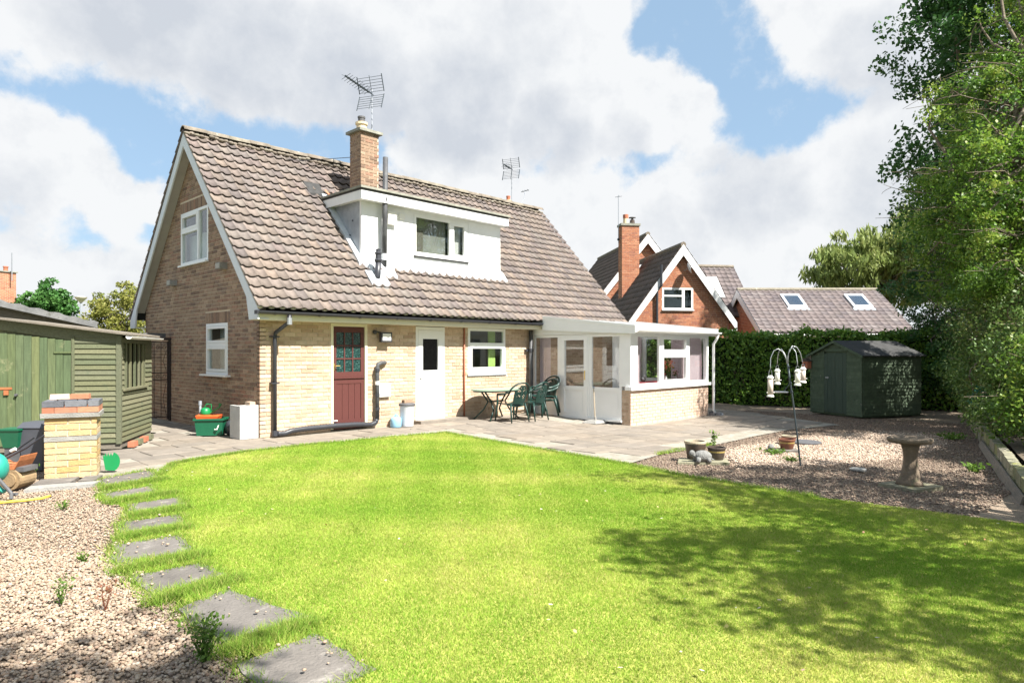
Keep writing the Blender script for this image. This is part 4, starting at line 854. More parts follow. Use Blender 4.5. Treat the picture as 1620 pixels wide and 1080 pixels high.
# blinds and window-sill things
def blind(P, u0, u1, z0, z1, d, mat, amp=.012, n=None, parent=cons):
    n = n or max(6, int((u1 - u0) / .03)); mb = MB()
    for i in range(n + 1):
        u = u0 + (u1 - u0) * i / n; dd = d + amp * (1 if i % 2 else -1)
        mb.v += [tuple(P(u, z0, dd)), tuple(P(u, z1, dd))]
    for i in range(n): mb.f.append((2 * i, 2 * i + 2, 2 * i + 3, 2 * i + 1))
    return mb.build('blind', mat, parent, fix=False)
blind(Ps, .10, .46, .60, 1.92, -.16, 'curtain_lilac'); blind(Ps, 2.34, 2.66, .60, 1.92, -.16, 'curtain'); blind(Pf, .24, .60, .74, 1.92, -.16, 'curtain_lilac'); blind(Pf, 2.52, 3.48, .74, 1.92, -.17, 'curtain_lilac'); blind(Pe, 1.95, 2.85, .74, 1.92, -.13, 'curtain_lilac'); blind(Pe, .1, 1.02, .74, 1.92, -.13, 'curtain_lilac')
shf = thing('window_shelf', 'wine red covered shelf inside the conservatory front window', 'shelf', (0, 0, 0)); B('shelf_board', 'red_cloth', shf, CX0 + .35, CX1 - .25, CY + .24, CY + .58, .70, .80)
B('shelf_leg', 'white', shf, CX0 + .5, CX0 + .55, CY + .35, CY + .4, -.06, .70); B('shelf_leg', 'white', shf, CX1 - .45, CX1 - .4, CY + .35, CY + .4, -.06, .70)
def leaves_np(c, n, spread, size, seed, elong=1.5):
    r = np.random.default_rng(seed); p = r.normal(0, 1, (n, 3)) * np.array(spread) + np.array(c)
    a = r.normal(0, 1, (n, 3)); a /= np.linalg.norm(a, axis=1, keepdims=True); b = np.cross(a, r.normal(0, 1, (n, 3))); b /= np.linalg.norm(b, axis=1, keepdims=True)
    s = size * r.uniform(.6, 1.3, (n, 1)); V = np.stack([p - a * s * elong * .5, p + b * s * .5, p + a * s * elong * .5, p - b * s * .5], 1).reshape(-1, 3)
    return V, np.arange(4 * n).reshape(n, 4), np.repeat(r.random(n), 4)
def bouquet(label, loc, sc, petal, n, seed):
    t = thing('flower_vase', label, 'flowers', loc); MB().lathe([(.03, 0), (.045, .04), (.03, .10), (.038, .13)], (0, 0, 0), 12).build('vase', 'curtain', t)
    V, F, ti = leaves_np((0, 0, .22 * sc + .06), int(n * 1.2), (.07 * sc, .05 * sc, .07 * sc), .05, seed); npmesh('foliage', V, F, 'weed', t, ti)
    V, F, ti = leaves_np((0, 0, .27 * sc + .08), n, (.10 * sc, .06 * sc, .07 * sc), .055, seed + 1, 1.1); npmesh('blooms', V, F, petal, t, ti)
bouquet('vase of salmon and yellow flowers in the conservatory window', (CX0 + 2.12, CY + .40, .80), 1.05, 'petal_red', 110, 3)
bouquet('low pot of pink flowers on the conservatory shelf', (CX0 + 2.55, CY + .38, .80), .45, 'petal_pink', 40, 9)
bouquet('low pot of pink flowers behind the lilac blind', (CX0 + 3.15, CY + .34, .80), .4, 'petal_pink', 40, 12)
t = thing('black_toy', 'small black and white ornament on the conservatory shelf', 'ornament', (CX0 + 1.15, CY + .42, .80)); MB().ball((0, 0, .06), .08, .05, .06).build('body', 'lid_dark', t, smooth=True); MB().ball((.06, 0, .12), .045, .04, .05).build('head', 'curtain', t, smooth=True)

# ================================================================ PATIO THINGS
def zc(x, y): return g(x, y) + .006
# garden table
tb = thing('garden_table', 'faded green oval resin table against the buff wall', 'table', (5.30, -.58, zc(5.3, -.58)))
n = 40; ring = [(.68 * math.cos(2 * math.pi * i / n), .42 * math.sin(2 * math.pi * i / n), .655) for i in range(n)]
MB().prism(ring, (0, 0, .028)).build('table_top', 'table_green', tb); MB().prism([(x * .93, y * .93, .625) for x, y, z in ring], (0, 0, .029)).build('apron', 'chair_green', tb)
for s in (-1, 1):
    for q in (-1, 1): MB().tube([(s * .42, q * .06, .63), (s * .22, q * .05, .40), (s * .25, q * .16, .22), (s * .46, q * .27, .0)], [.03, .032, .03, .026], 8, flat=.6).build('leg', 'chair_green', tb, smooth=True)
MB().tube([(-.22, 0, .40), (.22, 0, .40)], .02, 8).build('stretcher', 'chair_green', tb)
# resin chairs
def make_chair(label, loc, rz, pale=False):
    t = thing('garden_chair', label, 'chair', loc, rz, 'green resin garden chairs')        # local: faces +Y, back at -Y
    mb = MB(); a = []; nx, ny = 8, 6
    for j in range(ny + 1):
        for i in range(nx + 1):
            u, v = i / nx - .5, j / ny - .5; a.append((u * (.44 + .04 * v), v * .44, .42 - .03 * (1 - (2 * u) ** 2) * (1 if True else 0) - .03 * (v < -.3) + .0))
    k = nx + 1; top = a; bot = [(x, y, z - .022) for x, y, z in a]; o = len(top)
    fs = [(j * k + i, j * k + i + 1, (j + 1) * k + i + 1, (j + 1) * k + i) for j in range(ny) for i in range(nx)]
    fs += [tuple(o + q for q in reversed(f)) for f in fs]
    per = [i for i in range(k)] + [j * k + nx for j in range(1, ny + 1)] + [ny * k + i for i in range(nx - 1, -1, -1)] + [j * k for j in range(ny - 1, 0, -1)]
    fs += [(per[i], per[(i + 1) % len(per)], o + per[(i + 1) % len(per)], o + per[i]) for i in range(len(per))]
    mb.add(top + bot, fs).build('seat', 'chair_green', t, smooth=False)
    # back panel: fan of slots cut as chevrons
    mb = MB(); nu, nv = 12, 18
    def bp(u, v): w = .32 + .03 * math.sin(math.pi * v); return Vector((u * w, -.22 - .13 * v - .04 * (1 - (2 * u) ** 2), .41 + .40 * v))
    for j in range(nv):
        for i in range(nu):
            u0, u1, v0, v1 = i / nu - .5, (i + 1) / nu - .5, j / nv, (j + 1) / nv; uc, vc = abs((u0 + u1) / 2), (v0 + v1) / 2
            if vc > .55 + .45 * math.cos(uc * 2.6) : continue
            hole = .06 < uc < .30 and .28 < vc < .88 and ((vc - uc * .75) * 7) % 1 < .45
            if hole: continue
            p = [bp(u0, v0), bp(u1, v0), bp(u1, v1), bp(u0, v1)]; q = [x + Vector((0, -.012, -.004)) for x in p]
            mb.hexa(p, q)
    mb.build('backrest', 'chair_green', t)
    hoop = []
    for i in range(25):
        ang = math.pi * i / 24; x = .27 * math.cos(ang); v = math.sin(ang) ** .8
        hoop.append((x * (1.0 if v < .6 else 1.0), -.20 - .17 * v if v > .02 else -.05, .62 + .245 * v))
    hoop = [(.27, .18, .60)] + hoop + [(-.27, .18, .60)]
    MB().tube(hoop, .018, 7, flat=1.6).build('arm_hoop', 'chair_green', t, smooth=True)
    for sx in (-1, 1):
        MB().tube([(sx * .27, .18, .60), (sx * .235, .21, .42), (sx * .25, .235, .2), (sx * .27, .25, 0)], [.022, .034, .03, .022], 8, flat=.7).build('leg', 'chair_green', t, smooth=True)
        MB().tube([(sx * .20, -.21, .41), (sx * .235, -.26, .2), (sx * .25, -.30, 0)], [.034, .028, .02], 8, flat=.7).build('leg', 'chair_green', t, smooth=True)
    if pale: MB().tube([(x * 1.04, y - .02, z + .012) for x, y, z in hoop[3:24]], .014, 6).build('faded_rim', 'chair_pale', t, smooth=True)
    return t
make_chair('green resin chair at the table beside the red pipe', (5.24, -1.12, zc(5.24, -1.12)), R(-6))
make_chair('green resin chair tucked up next to the stacked chairs', (5.84, -1.16, zc(5.84, -1.16)), R(5))
make_chair('green resin chair with a faded rim at the bottom of the stack by the conservatory', (6.62, -.80, zc(6.6, -.8)), R(84), True)
make_chair('upper green resin chair nested in the stack by the conservatory', (6.67, -.80, zc(6.6, -.8) + .075), R(84), True)
# parasol base
pb = thing('parasol_base', 'square white parasol base with a thin leaning pole by the conservatory door', 'parasol base', (6.92, -2.15, zc(6.92, -2.15)))
MB().hexa([(-.24, -.2, 0), (.24, -.2, 0), (.24, .2, 0), (-.24, .2, 0)], [(-.18, -.14, .055), (.18, -.14, .055), (.18, .14, .055), (-.18, .14, .055)]).build('base', 'concrete', pb)
MB().tube([(0, 0, .05), (.02, .06, .78)], .012, 8).build('pole', 'pot_rim', pb); MB().tube([(.02, .06, .78), (.022, .063, .83)], .022, 8).build('tip', 'lead', pb); MB().tube([(0, 0, .05), (0, 0, .13)], .03, 10).build('socket', 'concrete', pb)
# bin + gas bottle
t = thing('pedal_bin', 'pale grey dustbin with a dark lid beside the white door', 'bin', (2.90, -.42, zc(2.9, -.42)))
MB().lathe([(.125, 0), (.13, .02), (.155, .42), (.16, .43)], (0, 0, 0), 24).build('body', 'bin_grey', t, smooth=True); MB().lathe([(.168, 0), (.17, .03), (.15, .05), (.03, .06)], (0, 0, .425), 24).build('lid', 'lid_dark', t)
t = thing('brick_weight', 'brown brick weighing down the dustbin lid', 'brick', (2.90, -.42, zc(2.9, -.42) + .482)); MB().hexa([(-.1, -.05, 0), (.1, -.05, 0), (.1, .05, 0), (-.1, .05, 0)], [(-.098, -.048, .062), (.098, -.048, .06), (.097, .048, .063), (-.098, .048, .06)]).build('block', 'brown_brick', t)
t = thing('gas_bottle', 'small pale blue gas bottle beside the dustbin', 'gas bottle', (2.64, -.40, zc(2.6, -.4))); MB().lathe([(.10, 0), (.112, .02), (.112, .15), (.10, .19), (.05, .215)], (0, 0, 0), 20).build('body', 'gas_blue', t, smooth=True)
MB().tube([(-.05, 0, .20), (-.04, 0, .245), (.04, 0, .245), (.05, 0, .20)], .012, 6).build('handle', 'gas_blue', t); MB().tube([(0, 0, .21), (0, 0, .27)], .022, 10).build('valve', 'gas_blue', t)
# stone block by the corner
t = thing('stone_trough', 'pale stone trough stood on end at the house corner', 'trough', (-.20, .20, zc(-.2, .2)))
B('front_slab', 'stone_white', t, -.16, .17, -.21, -.15, 0, .58); B('left_side', 'stone_white', t, -.16, -.10, -.149, .20, 0, .575); B('right_side', 'stone_white', t, .11, .17, -.149, .20, 0, .57); B('back_slab', 'stone_white', t, -.099, .109, .15, .20, 0, .56); B('shelf', 'stone_white', t, -.099, .109, -.149, .149, .25, .53)
t = thing('loose_brick', 'buff brick lying on top of the pale stone trough', 'brick', (-.13, .10, zc(-.2, .2) + .575)); MB().hexa([(-.05, -.1, 0), (.05, -.1, 0), (.05, .1, 0), (-.05, .1, 0)], [(-.048, -.098, .062), (.048, -.098, .062), (.048, .098, .062), (-.048, .098, .062)]).build('block', 'buff_brick', t)
# recycling box and what is in it
rb = thing('recycling_box', 'dark green recycling box by the gable wall', 'box', (-.42, 1.05, zc(-.4, 1)), R(-38)); rb.scale = (.86, .86, .95)
mb = MB(); a = [(-.25, -.17, 0), (.25, -.17, 0), (.25, .17, 0), (-.25, .17, 0)]; b = [(-.29, -.2, .32), (.29, -.2, .32), (.29, .2, .32), (-.29, .2, .32)]; ai = [(-.24, -.16, .012), (.24, -.16, .012), (.24, .16, .012), (-.24, .16, .012)]; bi = [(-.278, -.188, .32), (.278, -.188, .32), (.278, .188, .32), (-.278, .188, .32)]
mb.add(a + b + ai + bi, [(3, 2, 1, 0)] + [(i, (i + 1) % 4, 4 + (i + 1) % 4, 4 + i) for i in range(4)] + [(8, 9, 10, 11)] + [(8 + (i + 1) % 4, 8 + i, 12 + i, 12 + (i + 1) % 4) for i in range(4)] + [(4 + i, 4 + (i + 1) % 4, 12 + (i + 1) % 4, 12 + i) for i in range(4)]).build('body', 'recycle', rb, fix=False)
mb = MB(); mb.box(-.31, .31, -.222, -.201, .29, .325); mb.box(-.31, .31, .201, .222, .29, .325); mb.box(-.31, -.291, -.2, .2, .29, .324); mb.box(.291, .31, -.2, .2, .29, .324); mb.build('rim', 'recycle', rb)
MB().tube([(.2, -.205, .2), (.17, -.225, .12), (.12, -.205, .12)], .012, 6).build('tag', 'off_white', rb)
t = thing('orange_tray', 'orange plastic tray lying in the green recycling box', 'tray', (-.44, 1.03, .30), R(-38)); MB().hexa([(-.2, -.15, 0), (.15, -.15, 0), (.15, .12, 0), (-.2, .12, 0)], [(-.22, -.17, .07), (.17, -.17, .055), (.17, .14, .07), (-.22, .14, .085)]).build('tray', 'orange', t)
wc = thing('watering_can', 'bright green watering can on top of the recycling box', 'watering can', (-.50, 1.12, .37), R(-38)); MB().lathe([(.085, 0), (.09, .03), (.085, .1), (.05, .13)], (0, 0, 0), 16).build('body', 'bright_green', wc, smooth=True)
MB().tube([(.07, 0, .03), (.16, 0, .08), (.24, 0, .14)], [.022, .016, .013], 8).build('spout', 'bright_green', wc); MB().tube([(-.02, 0, .13), (.02, 0, .2), (.1, 0, .19), (.1, 0, .05)], .01, 6).build('handle', 'bright_green', wc); MB().tube([(.24, 0, .14), (.26, 0, .2)], [.015, .03], 8).build('rose', 'bright_green', wc)
t = thing('hand_tool', 'grey handled garden tool sticking out of the recycling box', 'tool', (-.56, 1.20, .16), R(-38)); MB().tube([(0, 0, 0), (-.02, .05, .38)], .022, 8).build('handle', 'lead', t); MB().tube([(-.02, .05, .38), (-.022, .053, .46)], .03, 8).build('grip', 'lead', t)
t = thing('dark_sack', 'black plastic sack slumped against the recycling box', 'sack', (-.18, .78, zc(0, .8))); MB().ball((0, 0, .13), .11, .13, .145, 12, 8, .35, 5).build('sack', 'black_plastic', t, smooth=True)

# ---------------------------------------------------------------- wrought iron gate
gt = thing('iron_gate', 'narrow wrought iron gate between the green shed and the gable wall', 'gate', (-.62, 4.35, 0))
for x in (0, .56): MB().box(x - .014, x + .014, -.014, .014, .03, 1.75).build('stile', 'iron', gt)
for z in (.08, .90, 1.05, 1.72): MB().box(.0145, .5455, -.008, .008, z, z + .02).build('rail', 'iron', gt)
for x in (.14, .28, .42): MB().tube([(x, 0, .1), (x, 0, 1.72)], .007, 6).build('bar', 'iron', gt)
for x0 in (.07, .21, .35, .49):
    for z0 in (.98, 1.62):
        MB().tube([(x0 + .045 * math.cos(a / 10 * 6.28) * (1 - a / 22), .0, z0 + .05 * math.sin(a / 10 * 6.28) * (1 - a / 22)) for a in range(16)], .005, 5).build('scroll', 'iron', gt)
for z0, z1 in ((.12, .86), (1.10, 1.55)): MB().tube([(.03, 0, z0), (.10, 0, (z0 + z1) / 2), (.03, 0, z1)], .005, 5).build('scroll', 'iron', gt); MB().tube([(.53, 0, z0), (.46, 0, (z0 + z1) / 2), (.53, 0, z1)], .005, 5).build('scroll', 'iron', gt)
MB().box(.585, .61, -.05, .05, 0, 1.78).build('post', 'iron', gt); MB().box(-.12, .62, -.06, .06, 1.78, 1.83).build('lintel', 'iron', gt); MB().box(.05, .50, -.05, .05, 1.835, 1.93).build('block', 'lid_dark', gt)

# ---------------------------------------------------------------- left shed
sh = thing('green_shed', 'faded green timber shed with a pent roof by the house gable', 'shed', (-2.13, .32, .0), R(148))
# local x: along the front to the left; local -y direction is towards the house side run
def lap(P, u0, u1, z0, z1, h, mat, parent, holes=(), name='board'):
    z = z0; i = 0
    while z < z1 - .02:
        zt = min(z + h, z1)
        for a, b in cut(u0, u1, holes, z + h / 2):
            w1, w2 = random.uniform(-.004, .004), random.uniform(-.004, .004)
            mb = MB(); mb.hexa([P(a, z + w1, -.004), P(b, z + w2, -.004), P(b, z + w2, .024), P(a, z + w1, .024)], [P(a, zt + w1, -.004), P(b, zt + w2, -.004), P(b, zt + w2, .006), P(a, zt + w1, .006)]); mb.build(name, mat, parent)
        z += h; i += 1
SF, SD = 1.66, 1.72      # front width, side length
Pfs = plane((0, 0, 0), (1, 0, 0), (0, 1, 0)); Pss = plane((0, 0, 0), (0, -1, 0), (-1, 0, 0))
def shed_top(x): return 1.80 + x * .13
fr = link('front_wall', None, sh); sdw = link('side_wall', None, sh)
MB().prism([(.02, -.03, .1), (SF, -.03, .1), (SF, -.03, shed_top(SF) - .02), (.02, -.03, shed_top(0) - .02)], (0, -.02, 0)).build('sheathing', 'shed_green', fr)
lap(Pfs, .04, .62, .10, 1.78, .082, 'shed_green', fr)
MB().prism([(.0, .0, 1.70), (.64, .0, 1.70), (SF, .0, 1.86), (SF, .0, shed_top(SF)), (.0, .0, shed_top(0))], (0, .012, 0)).build('top_board', 'shed_green', fr)
MB().box(-.03, .04, -.03, .03, .08, 1.78).build('corner_trim', 'shed_green', sh); MB().box(.62, .66, -.01, .03, .08, 1.76).build('door_jamb', 'shed_green', fr)
dr = link('door', None, sh)
for i in range(9):
    x = .67 + i * .107; MB().box(x + .002, x + .104, -.005, .018 + random.uniform(-.003, .004), .09, 1.70 + .013 * i).build('plank', 'shed_door', dr)
for z in (1.50,): MB().box(.66, .90, .024, .034, z, z + .03).build('hinge', 'shed_door', dr)
MB().box(1.46, 1.62, .022, .03, .95, .985).build('bolt', 'mower_orange', dr); MB().box(1.50, 1.56, .03, .05, .87, .94).build('padlock', 'mower_orange', dr); MB().tube([(1.40, .02, .87), (1.40, .06, .87)], .02, 8).build('knob', 'lid_dark', dr)
hole = [(.18, 1.34, .93, 1.62)]
MB().box(.03, .05, -SD, -.02, .1, .93).build('sheathing', 'shed_green', sdw)
lap(Pss, .03, SD, .10, 1.74, .082, 'shed_green', sdw, hole)
for u in (.10, .30, .52, .76, 1.0, 1.22): mb = MB(); mb.pbox(Pss, u, u + .07, .93, 1.66, -.02, .006); mb.build('window_slat', 'shed_green', sdw)
mb = MB(); mb.pbox(Pss, .10, 1.40, .90, .935, -.02, .05); mb.build('window_ledge', 'shed_green', sdw); mb = MB(); mb.pbox(Pss, .12, 1.36, .94, 1.66, -.045, -.03); mb.build('window_pane', 'glass_dark', sdw)
MB().box(SF - .02, SF, -SD, -.05, .1, shed_top(SF) - .05).build('far_side', 'shed_green', sh); MB().prism([(.02, -SD, .1), (SF - .02, -SD, .1), (SF - .02, -SD, shed_top(SF) - .03), (.02, -SD, shed_top(0) - .03)], (0, .02, 0)).build('back_wall', 'shed_green', sh)
for u in (.72,): MB().box(-.012, -.006 + .03, -u * 1.5 - .02, -u * 1.5 + .02, .1, .92).build('side_trim', 'shed_green', sdw)
r_ = MB(); r_.hexa([(-.13, -SD - .1, shed_top(-.13)), (SF + .1, -SD - .1, shed_top(SF + .1)), (SF + .1, .13, shed_top(SF + .1)), (-.13, .13, shed_top(-.13))], [(-.13, -SD - .1, shed_top(-.13) + .03), (SF + .1, -SD - .1, shed_top(SF + .1) + .03), (SF + .1, .13, shed_top(SF + .1) + .03), (-.13, .13, shed_top(-.13) + .03)]); rfo = r_.build('roof', 'timber', sh)
def shed_gutter():
    m_ = half_round(0, SD + .15, 0, 0, .045); m_.v = [(-.16 + y, -(x) + .10, 1.765 + z) for x, y, z in m_.v]; return m_
o = shed_gutter().build('gutter', 'off_white', sh)
MB().box(-.02, .66, -.05, .0, .0, .09).build('base_beam', 'timber', sh); MB().box(.67, SF, -.05, .0, .0, .085).build('base_beam', 'timber', sh); MB().box(.0, .05, -SD, -.06, .0, .09).build('base_beam', 'timber', sh)
for i, mt in enumerate(('terracotta', 'shed_green', 'terracotta', 'shed_green')):
    b = thing('edging_block', ['red edging brick at the shed corner', 'green painted edging block beside the shed', 'red edging brick along the shed side', 'mossy green edging block nearest the gate'][i], 'brick', (-2.13 + .53 * (.18 + i * .3) + .12, .32 + .848 * (.18 + i * .3) - .07, .008), R(58)); MB().hexa([(-.1, -.05, 0), (.1, -.05, 0), (.1, .05, 0), (-.1, .05, 0)], [(-.097, -.047, .085), (.097, -.047, .083), (.098, .047, .085), (-.097, .047, .082)]).build('block', mt, b)

# outhouse post and garage behind the shed
t = thing('outhouse', 'white and red painted outhouse frame left of the green shed', 'outhouse', (-2.13, .32, 0), R(148))
MB().box(1.72, 1.80, .06, .14, 0, 1.92).build('post', 'white_paint', t); MB().box(1.805, 2.5, .07, .11, .05, 1.88).build('door_panel', 'terracotta', t); MB().box(1.70, 2.6, -.3, .16, 1.925, 2.0).build('lintel', 'white_paint', t); MB().box(2.5, 2.6, .06, .14, 0, 1.92).build('post', 'white_paint', t)
ga = thing('garage', 'low garage with a corrugated sloping roof behind the green shed', 'garage', (-1.25, 5.55, 0), R(172))
def gz(x): return 2.20 + .235 * x
MB().prism([(0, 0, 0), (5, 0, 0), (5, 0, gz(5) - .16), (0, 0, gz(0) - .16)], (0, -4, 0)).build('wall', 'timber', ga)
mb = MB(); nn = 60
for i in range(nn + 1):
    x = -.12 + 5.3 * i / nn; z = gz(x) + .018 * math.sin(i * 1.7)
    for yy in (.22, -4.2): mb.v.append((x, yy, z)); mb.v.append((x, yy, z - .035))
for i in range(nn):
    a, b = 4 * i, 4 * i + 4; mb.f += [(a, b, b + 2, a + 2), (a + 1, a + 3, b + 3, b + 1), (a, a + 1, b + 1, b), (a + 2, b + 2, b + 3, a + 3)]
mb.build('roof', 'asbestos', ga); MB().prism([(-.1, .20, gz(-.1) - .02), (5.1, .20, gz(5.1) - .02), (5.1, .20, gz(5.1) - .13), (-.1, .20, gz(-.1) - .13)], (0, .025, 0)).build('fascia', 'asbestos', ga)
MB().prism([(0, .001, gz(0) - .155), (5, .001, gz(5) - .155), (5, .001, gz(5) - .05), (0, .001, gz(0) - .05)], (0, .15, 0)).build('eaves_board', 'timber', ga)
for i in range(14): MB().box(.12 + i * .36, .17 + i * .36, .152, .195, gz(.12 + i * .36) - .15, gz(.12 + i * .36) - .04).build('rafter_end', 'timber', ga)

# ---------------------------------------------------------------- brick barbecue
bq = thing('brick_barbecue', 'yellow brick barbecue pier with a concrete slab and blue bricks on top', 'barbecue', (-3.30, -2.02, 0), R(-19))
BW, BD = .53, .48
B('core', 'mortar', bq, -BW / 2 + .01, BW / 2 - .01, .01, BD - .01, 0, .735)
faces = [((-BW / 2, .01, 0), (1, 0, 0), (0, -1, 0), BW), ((BW / 2 - .01, 0, 0), (0, 1, 0), (1, 0, 0), BD), ((-BW / 2, BD - .01, 0), (1, 0, 0), (0, 1, 0), BW), ((-BW / 2 + .01, 0, 0), (0, 1, 0), (-1, 0, 0), BD)]
for i, (o_, u, n_, ln) in enumerate(faces):
    Pb = plane(o_, u, n_); e = 0 if i % 2 == 0 else .03
    bs = courses(0, .45, lambda z: [(e, ln - e)], .235, .075, phase=i) + courses(.51, .735, lambda z: [(e, ln - e)], .235, .075, phase=i)
    brickwork(Pb, u, n_, bs, 'yellow_brick', bq, 60, .009, .02)
B('stone_band', 'concrete', bq, -BW / 2 - .003, BW / 2 + .003, -.003, BD, .454, .506)
MB().hexa([(-.30, -.035, .737), (.30, -.03, .737), (.30, BD + .03, .737), (-.30, BD + .03, .737)], [(-.305, -.04, .79), (.30, -.035, .785), (.30, BD + .03, .79), (-.30, BD + .03, .788)]).build('slab', 'concrete', bq)
for k_, (zz, mt) in enumerate(((.79, 'red_brick'), (.862, 'blue_brick'))):
    for x0, x1, y0, y1 in ((-.29, -.17, .0, .1), (-.165, .06, .0, .1), (.065, .285, .0, .1)) if k_ == 0 else ((-.29, -.075, .0, .1), (-.06, .16, .0, .1), (.175, .285, .0, .1)):
        MB().box(x0, x1, y0, y1, zz + .002, zz + .068).build('brick', mt, bq)
    for y0, y1 in ((.11, .32), (.33, .52)):
        for x0 in (-.29, .185): MB().box(x0, x0 + .1, y0, y1, zz + .002, zz + .068).build('brick', mt, bq)
    MB().box(-.18, .02, .42, .52, zz + .002, zz + .066).build('brick', mt, bq); MB().box(.03, .178, .42, .52, zz + .002, zz + .066).build('brick', mt, bq)
for x, rz, lb in ((-.17, .1, 'red brick lying on the back left of the barbecue'), (.05, -.15, 'red brick tilted on the back of the barbecue')):
    p = Matrix.Rotation(R(-19), 3, 'Z') @ Vector((x, .47, 0)); t = thing('loose_brick', lb, 'brick', (-3.30 + p.x, -2.02 + p.y, .931), R(-19) + rz); MB().hexa([(-.105, -.05, 0), (.105, -.05, 0), (.105, .05, 0), (-.105, .05, 0)], [(-.1, -.048, .06), (.1, -.048, .06), (.1, .048, .062), (-.1, .048, .06)]).build('block', 'pale_brick' if x < 0 else 'red_brick', t)
for x, y, w, d, lb in ((-.12, -.22, .42, .36, 'wet grey slab in front of the barbecue'), (.22, -.20, .22, .34, 'small cracked slab at the foot of the barbecue')):
    p = Matrix.Rotation(R(-19), 3, 'Z') @ Vector((x, y, 0)); t = thing('foot_slab', lb, 'slab', (-3.30 + p.x, -2.02 + p.y, -.01), R(-19)); MB().prism([(-w / 2, -d / 2, 0), (w / 2 - .05, -d / 2, 0), (w / 2, d / 2, 0), (-w / 2 + .04, d / 2 - .01, 0)], (0, 0, .035)).build('slab', 'step', t)
p = Matrix.Rotation(R(-19), 3, 'Z') @ Vector((0, -.52, 0)); t = thing('foot_slab', 'long pale concrete kerb in front of the barbecue slabs', 'slab', (-3.30 + p.x, -2.02 + p.y, -.02), R(-19)); MB().prism([(-.36, -.12, 0), (.28, -.10, 0), (.34, .10, 0), (-.33, .10, 0)], (0, 0, .04)).build('slab', 'concrete', t)
# green leaf scoop leaning on the barbecue's right side
p = Matrix.Rotation(R(-19), 3, 'Z') @ Vector((.40, .32, 0)); t = thing('leaf_scoop', 'bright green plastic leaf grabber leaning on the brick barbecue', 'leaf scoop', (-3.30 + p.x, -2.02 + p.y, .0), R(-19))
pts = [(-.07, .02)] + [(.09 * math.cos(a), .12 + .12 * math.sin(a)) for a in [R(-70 + i * 14) for i in range(11)]]
for i in range(4): pts += [(.02 - i * .03, .235), (.005 - i * .03, .19)]
pts += [(-.10, .22)]
MB().prism([(x, 0, z + .004) for x, z in pts], (0, .03, 0)).build('scoop', 'bright_green', t)

# ---------------------------------------------------------------- mower corner
FR = R(YAW - 90)     # things turned square to the garden's open side
mw = thing('cylinder_mower', 'old orange cylinder mower with a worn roller and black handle', 'mower', (-3.86, -2.28, 0), FR)
MB().tube([(-.02, -.10, .115), (-.02, .16, .115)], .115, 20).build('roller', 'rust_roller', mw); MB().tube([(-.02, -.115, .115), (-.02, -.101, .115)], .075, 18).build('roller_end', 'rust_roller', mw)
mb = MB(); sec = [(-.22, .30), (-.16, .27), (-.05, .265), (.03, .28), (.08, .33), (.10, .38)]
for yy in (-.10, .16):
    for x, z in sec: mb.v.append((x, yy, z))
    for x, z in sec: mb.v.append((x, yy, z - .05 + (.04 if x > .06 else 0)))
k = len(sec)
for i in range(k - 1): mb.f += [(i, i + 1, 2 * k + i + 1, 2 * k + i), (k + i, 3 * k + i, 3 * k + i + 1, k + i + 1), (i, k + i, k + i + 1, i + 1), (2 * k + i, 2 * k + i + 1, 3 * k + i + 1, 3 * k + i)]
mb.f += [(0, 2 * k, 3 * k, k), (k - 1, 2 * k - 1, 4 * k - 1, 3 * k - 1)]
mb.build('hood', 'mower_orange', mw); B('chassis', 'lid_dark', mw, -.2, .12, -.08, .14, .20, .25)
for yy in (-.05, .10): MB().tube([(-.32, yy, .26), (.02, yy, .44), (.22, yy, .58)], .011, 8).build('handle_bar', 'black_plastic', mw)
MB().tube([(-.02, -.08, .43), (.03, -.08, .455)], .018, 8).build('clip', 'white', mw)
tl = thing('teal_rotovator', 'teal plastic garden machine with a grey arm at the gravel edge', 'machine', (-4.10, -2.62, 0), FR)
MB().ball((-.02, 0, .30), .13, .12, .16, 14, 9).build('motor_body', 'teal', tl, smooth=True); MB().tube([(.02, -.08, .3), (.06, -.1, .12), (.16, -.1, .07)], [.035, .04, .02], 8).build('leg', 'teal', tl); MB().tube([(-.0, -.16, .10), (-.0, -.10, .10)], .10, 16).build('wheel', 'rubber', tl); MB().tube([(-.0, -.165, .10), (-.0, -.161, .10)], .05, 12).build('hub', 'steel', tl)
MB().tube([(.08, -.1, .22), (.22, -.14, .11), (.27, -.15, .06)], .017, 8).build('arm', 'lid_dark', tl); MB().tube([(.27, -.15, .065), (.28, -.17, .01)], .018, 8).build('arm_foot', 'lid_dark', tl); MB().tube([(.25, -.12, .05), (.33, -.16, .06)], .016, 8).build('arm_toe', 'lid_dark', tl); MB().ball((-.07, -.1, .2), .05, .06, .07).build('guard', 'bin_grey', tl, smooth=True)
bn = thing('grey_bin', 'tapered dark grey bin standing behind the barbecue', 'bin', (-3.42, -.95, 0), FR); MB().hexa([(-.12, -.12, 0), (.12, -.12, 0), (.12, .12, 0), (-.12, .12, 0)], [(-.16, -.16, .55), (.16, -.16, .55), (.16, .16, .55), (-.16, .16, .55)]).build('body', 'grey_bin', bn); MB().hexa([(-.17, -.17, .551), (.17, -.17, .551), (.17, .17, .551), (-.17, .17, .551)], [(-.12, -.12, .62), (.12, -.12, .62), (.12, .12, .62), (-.12, .12, .62)]).build('lid', 'grey_bin', bn)
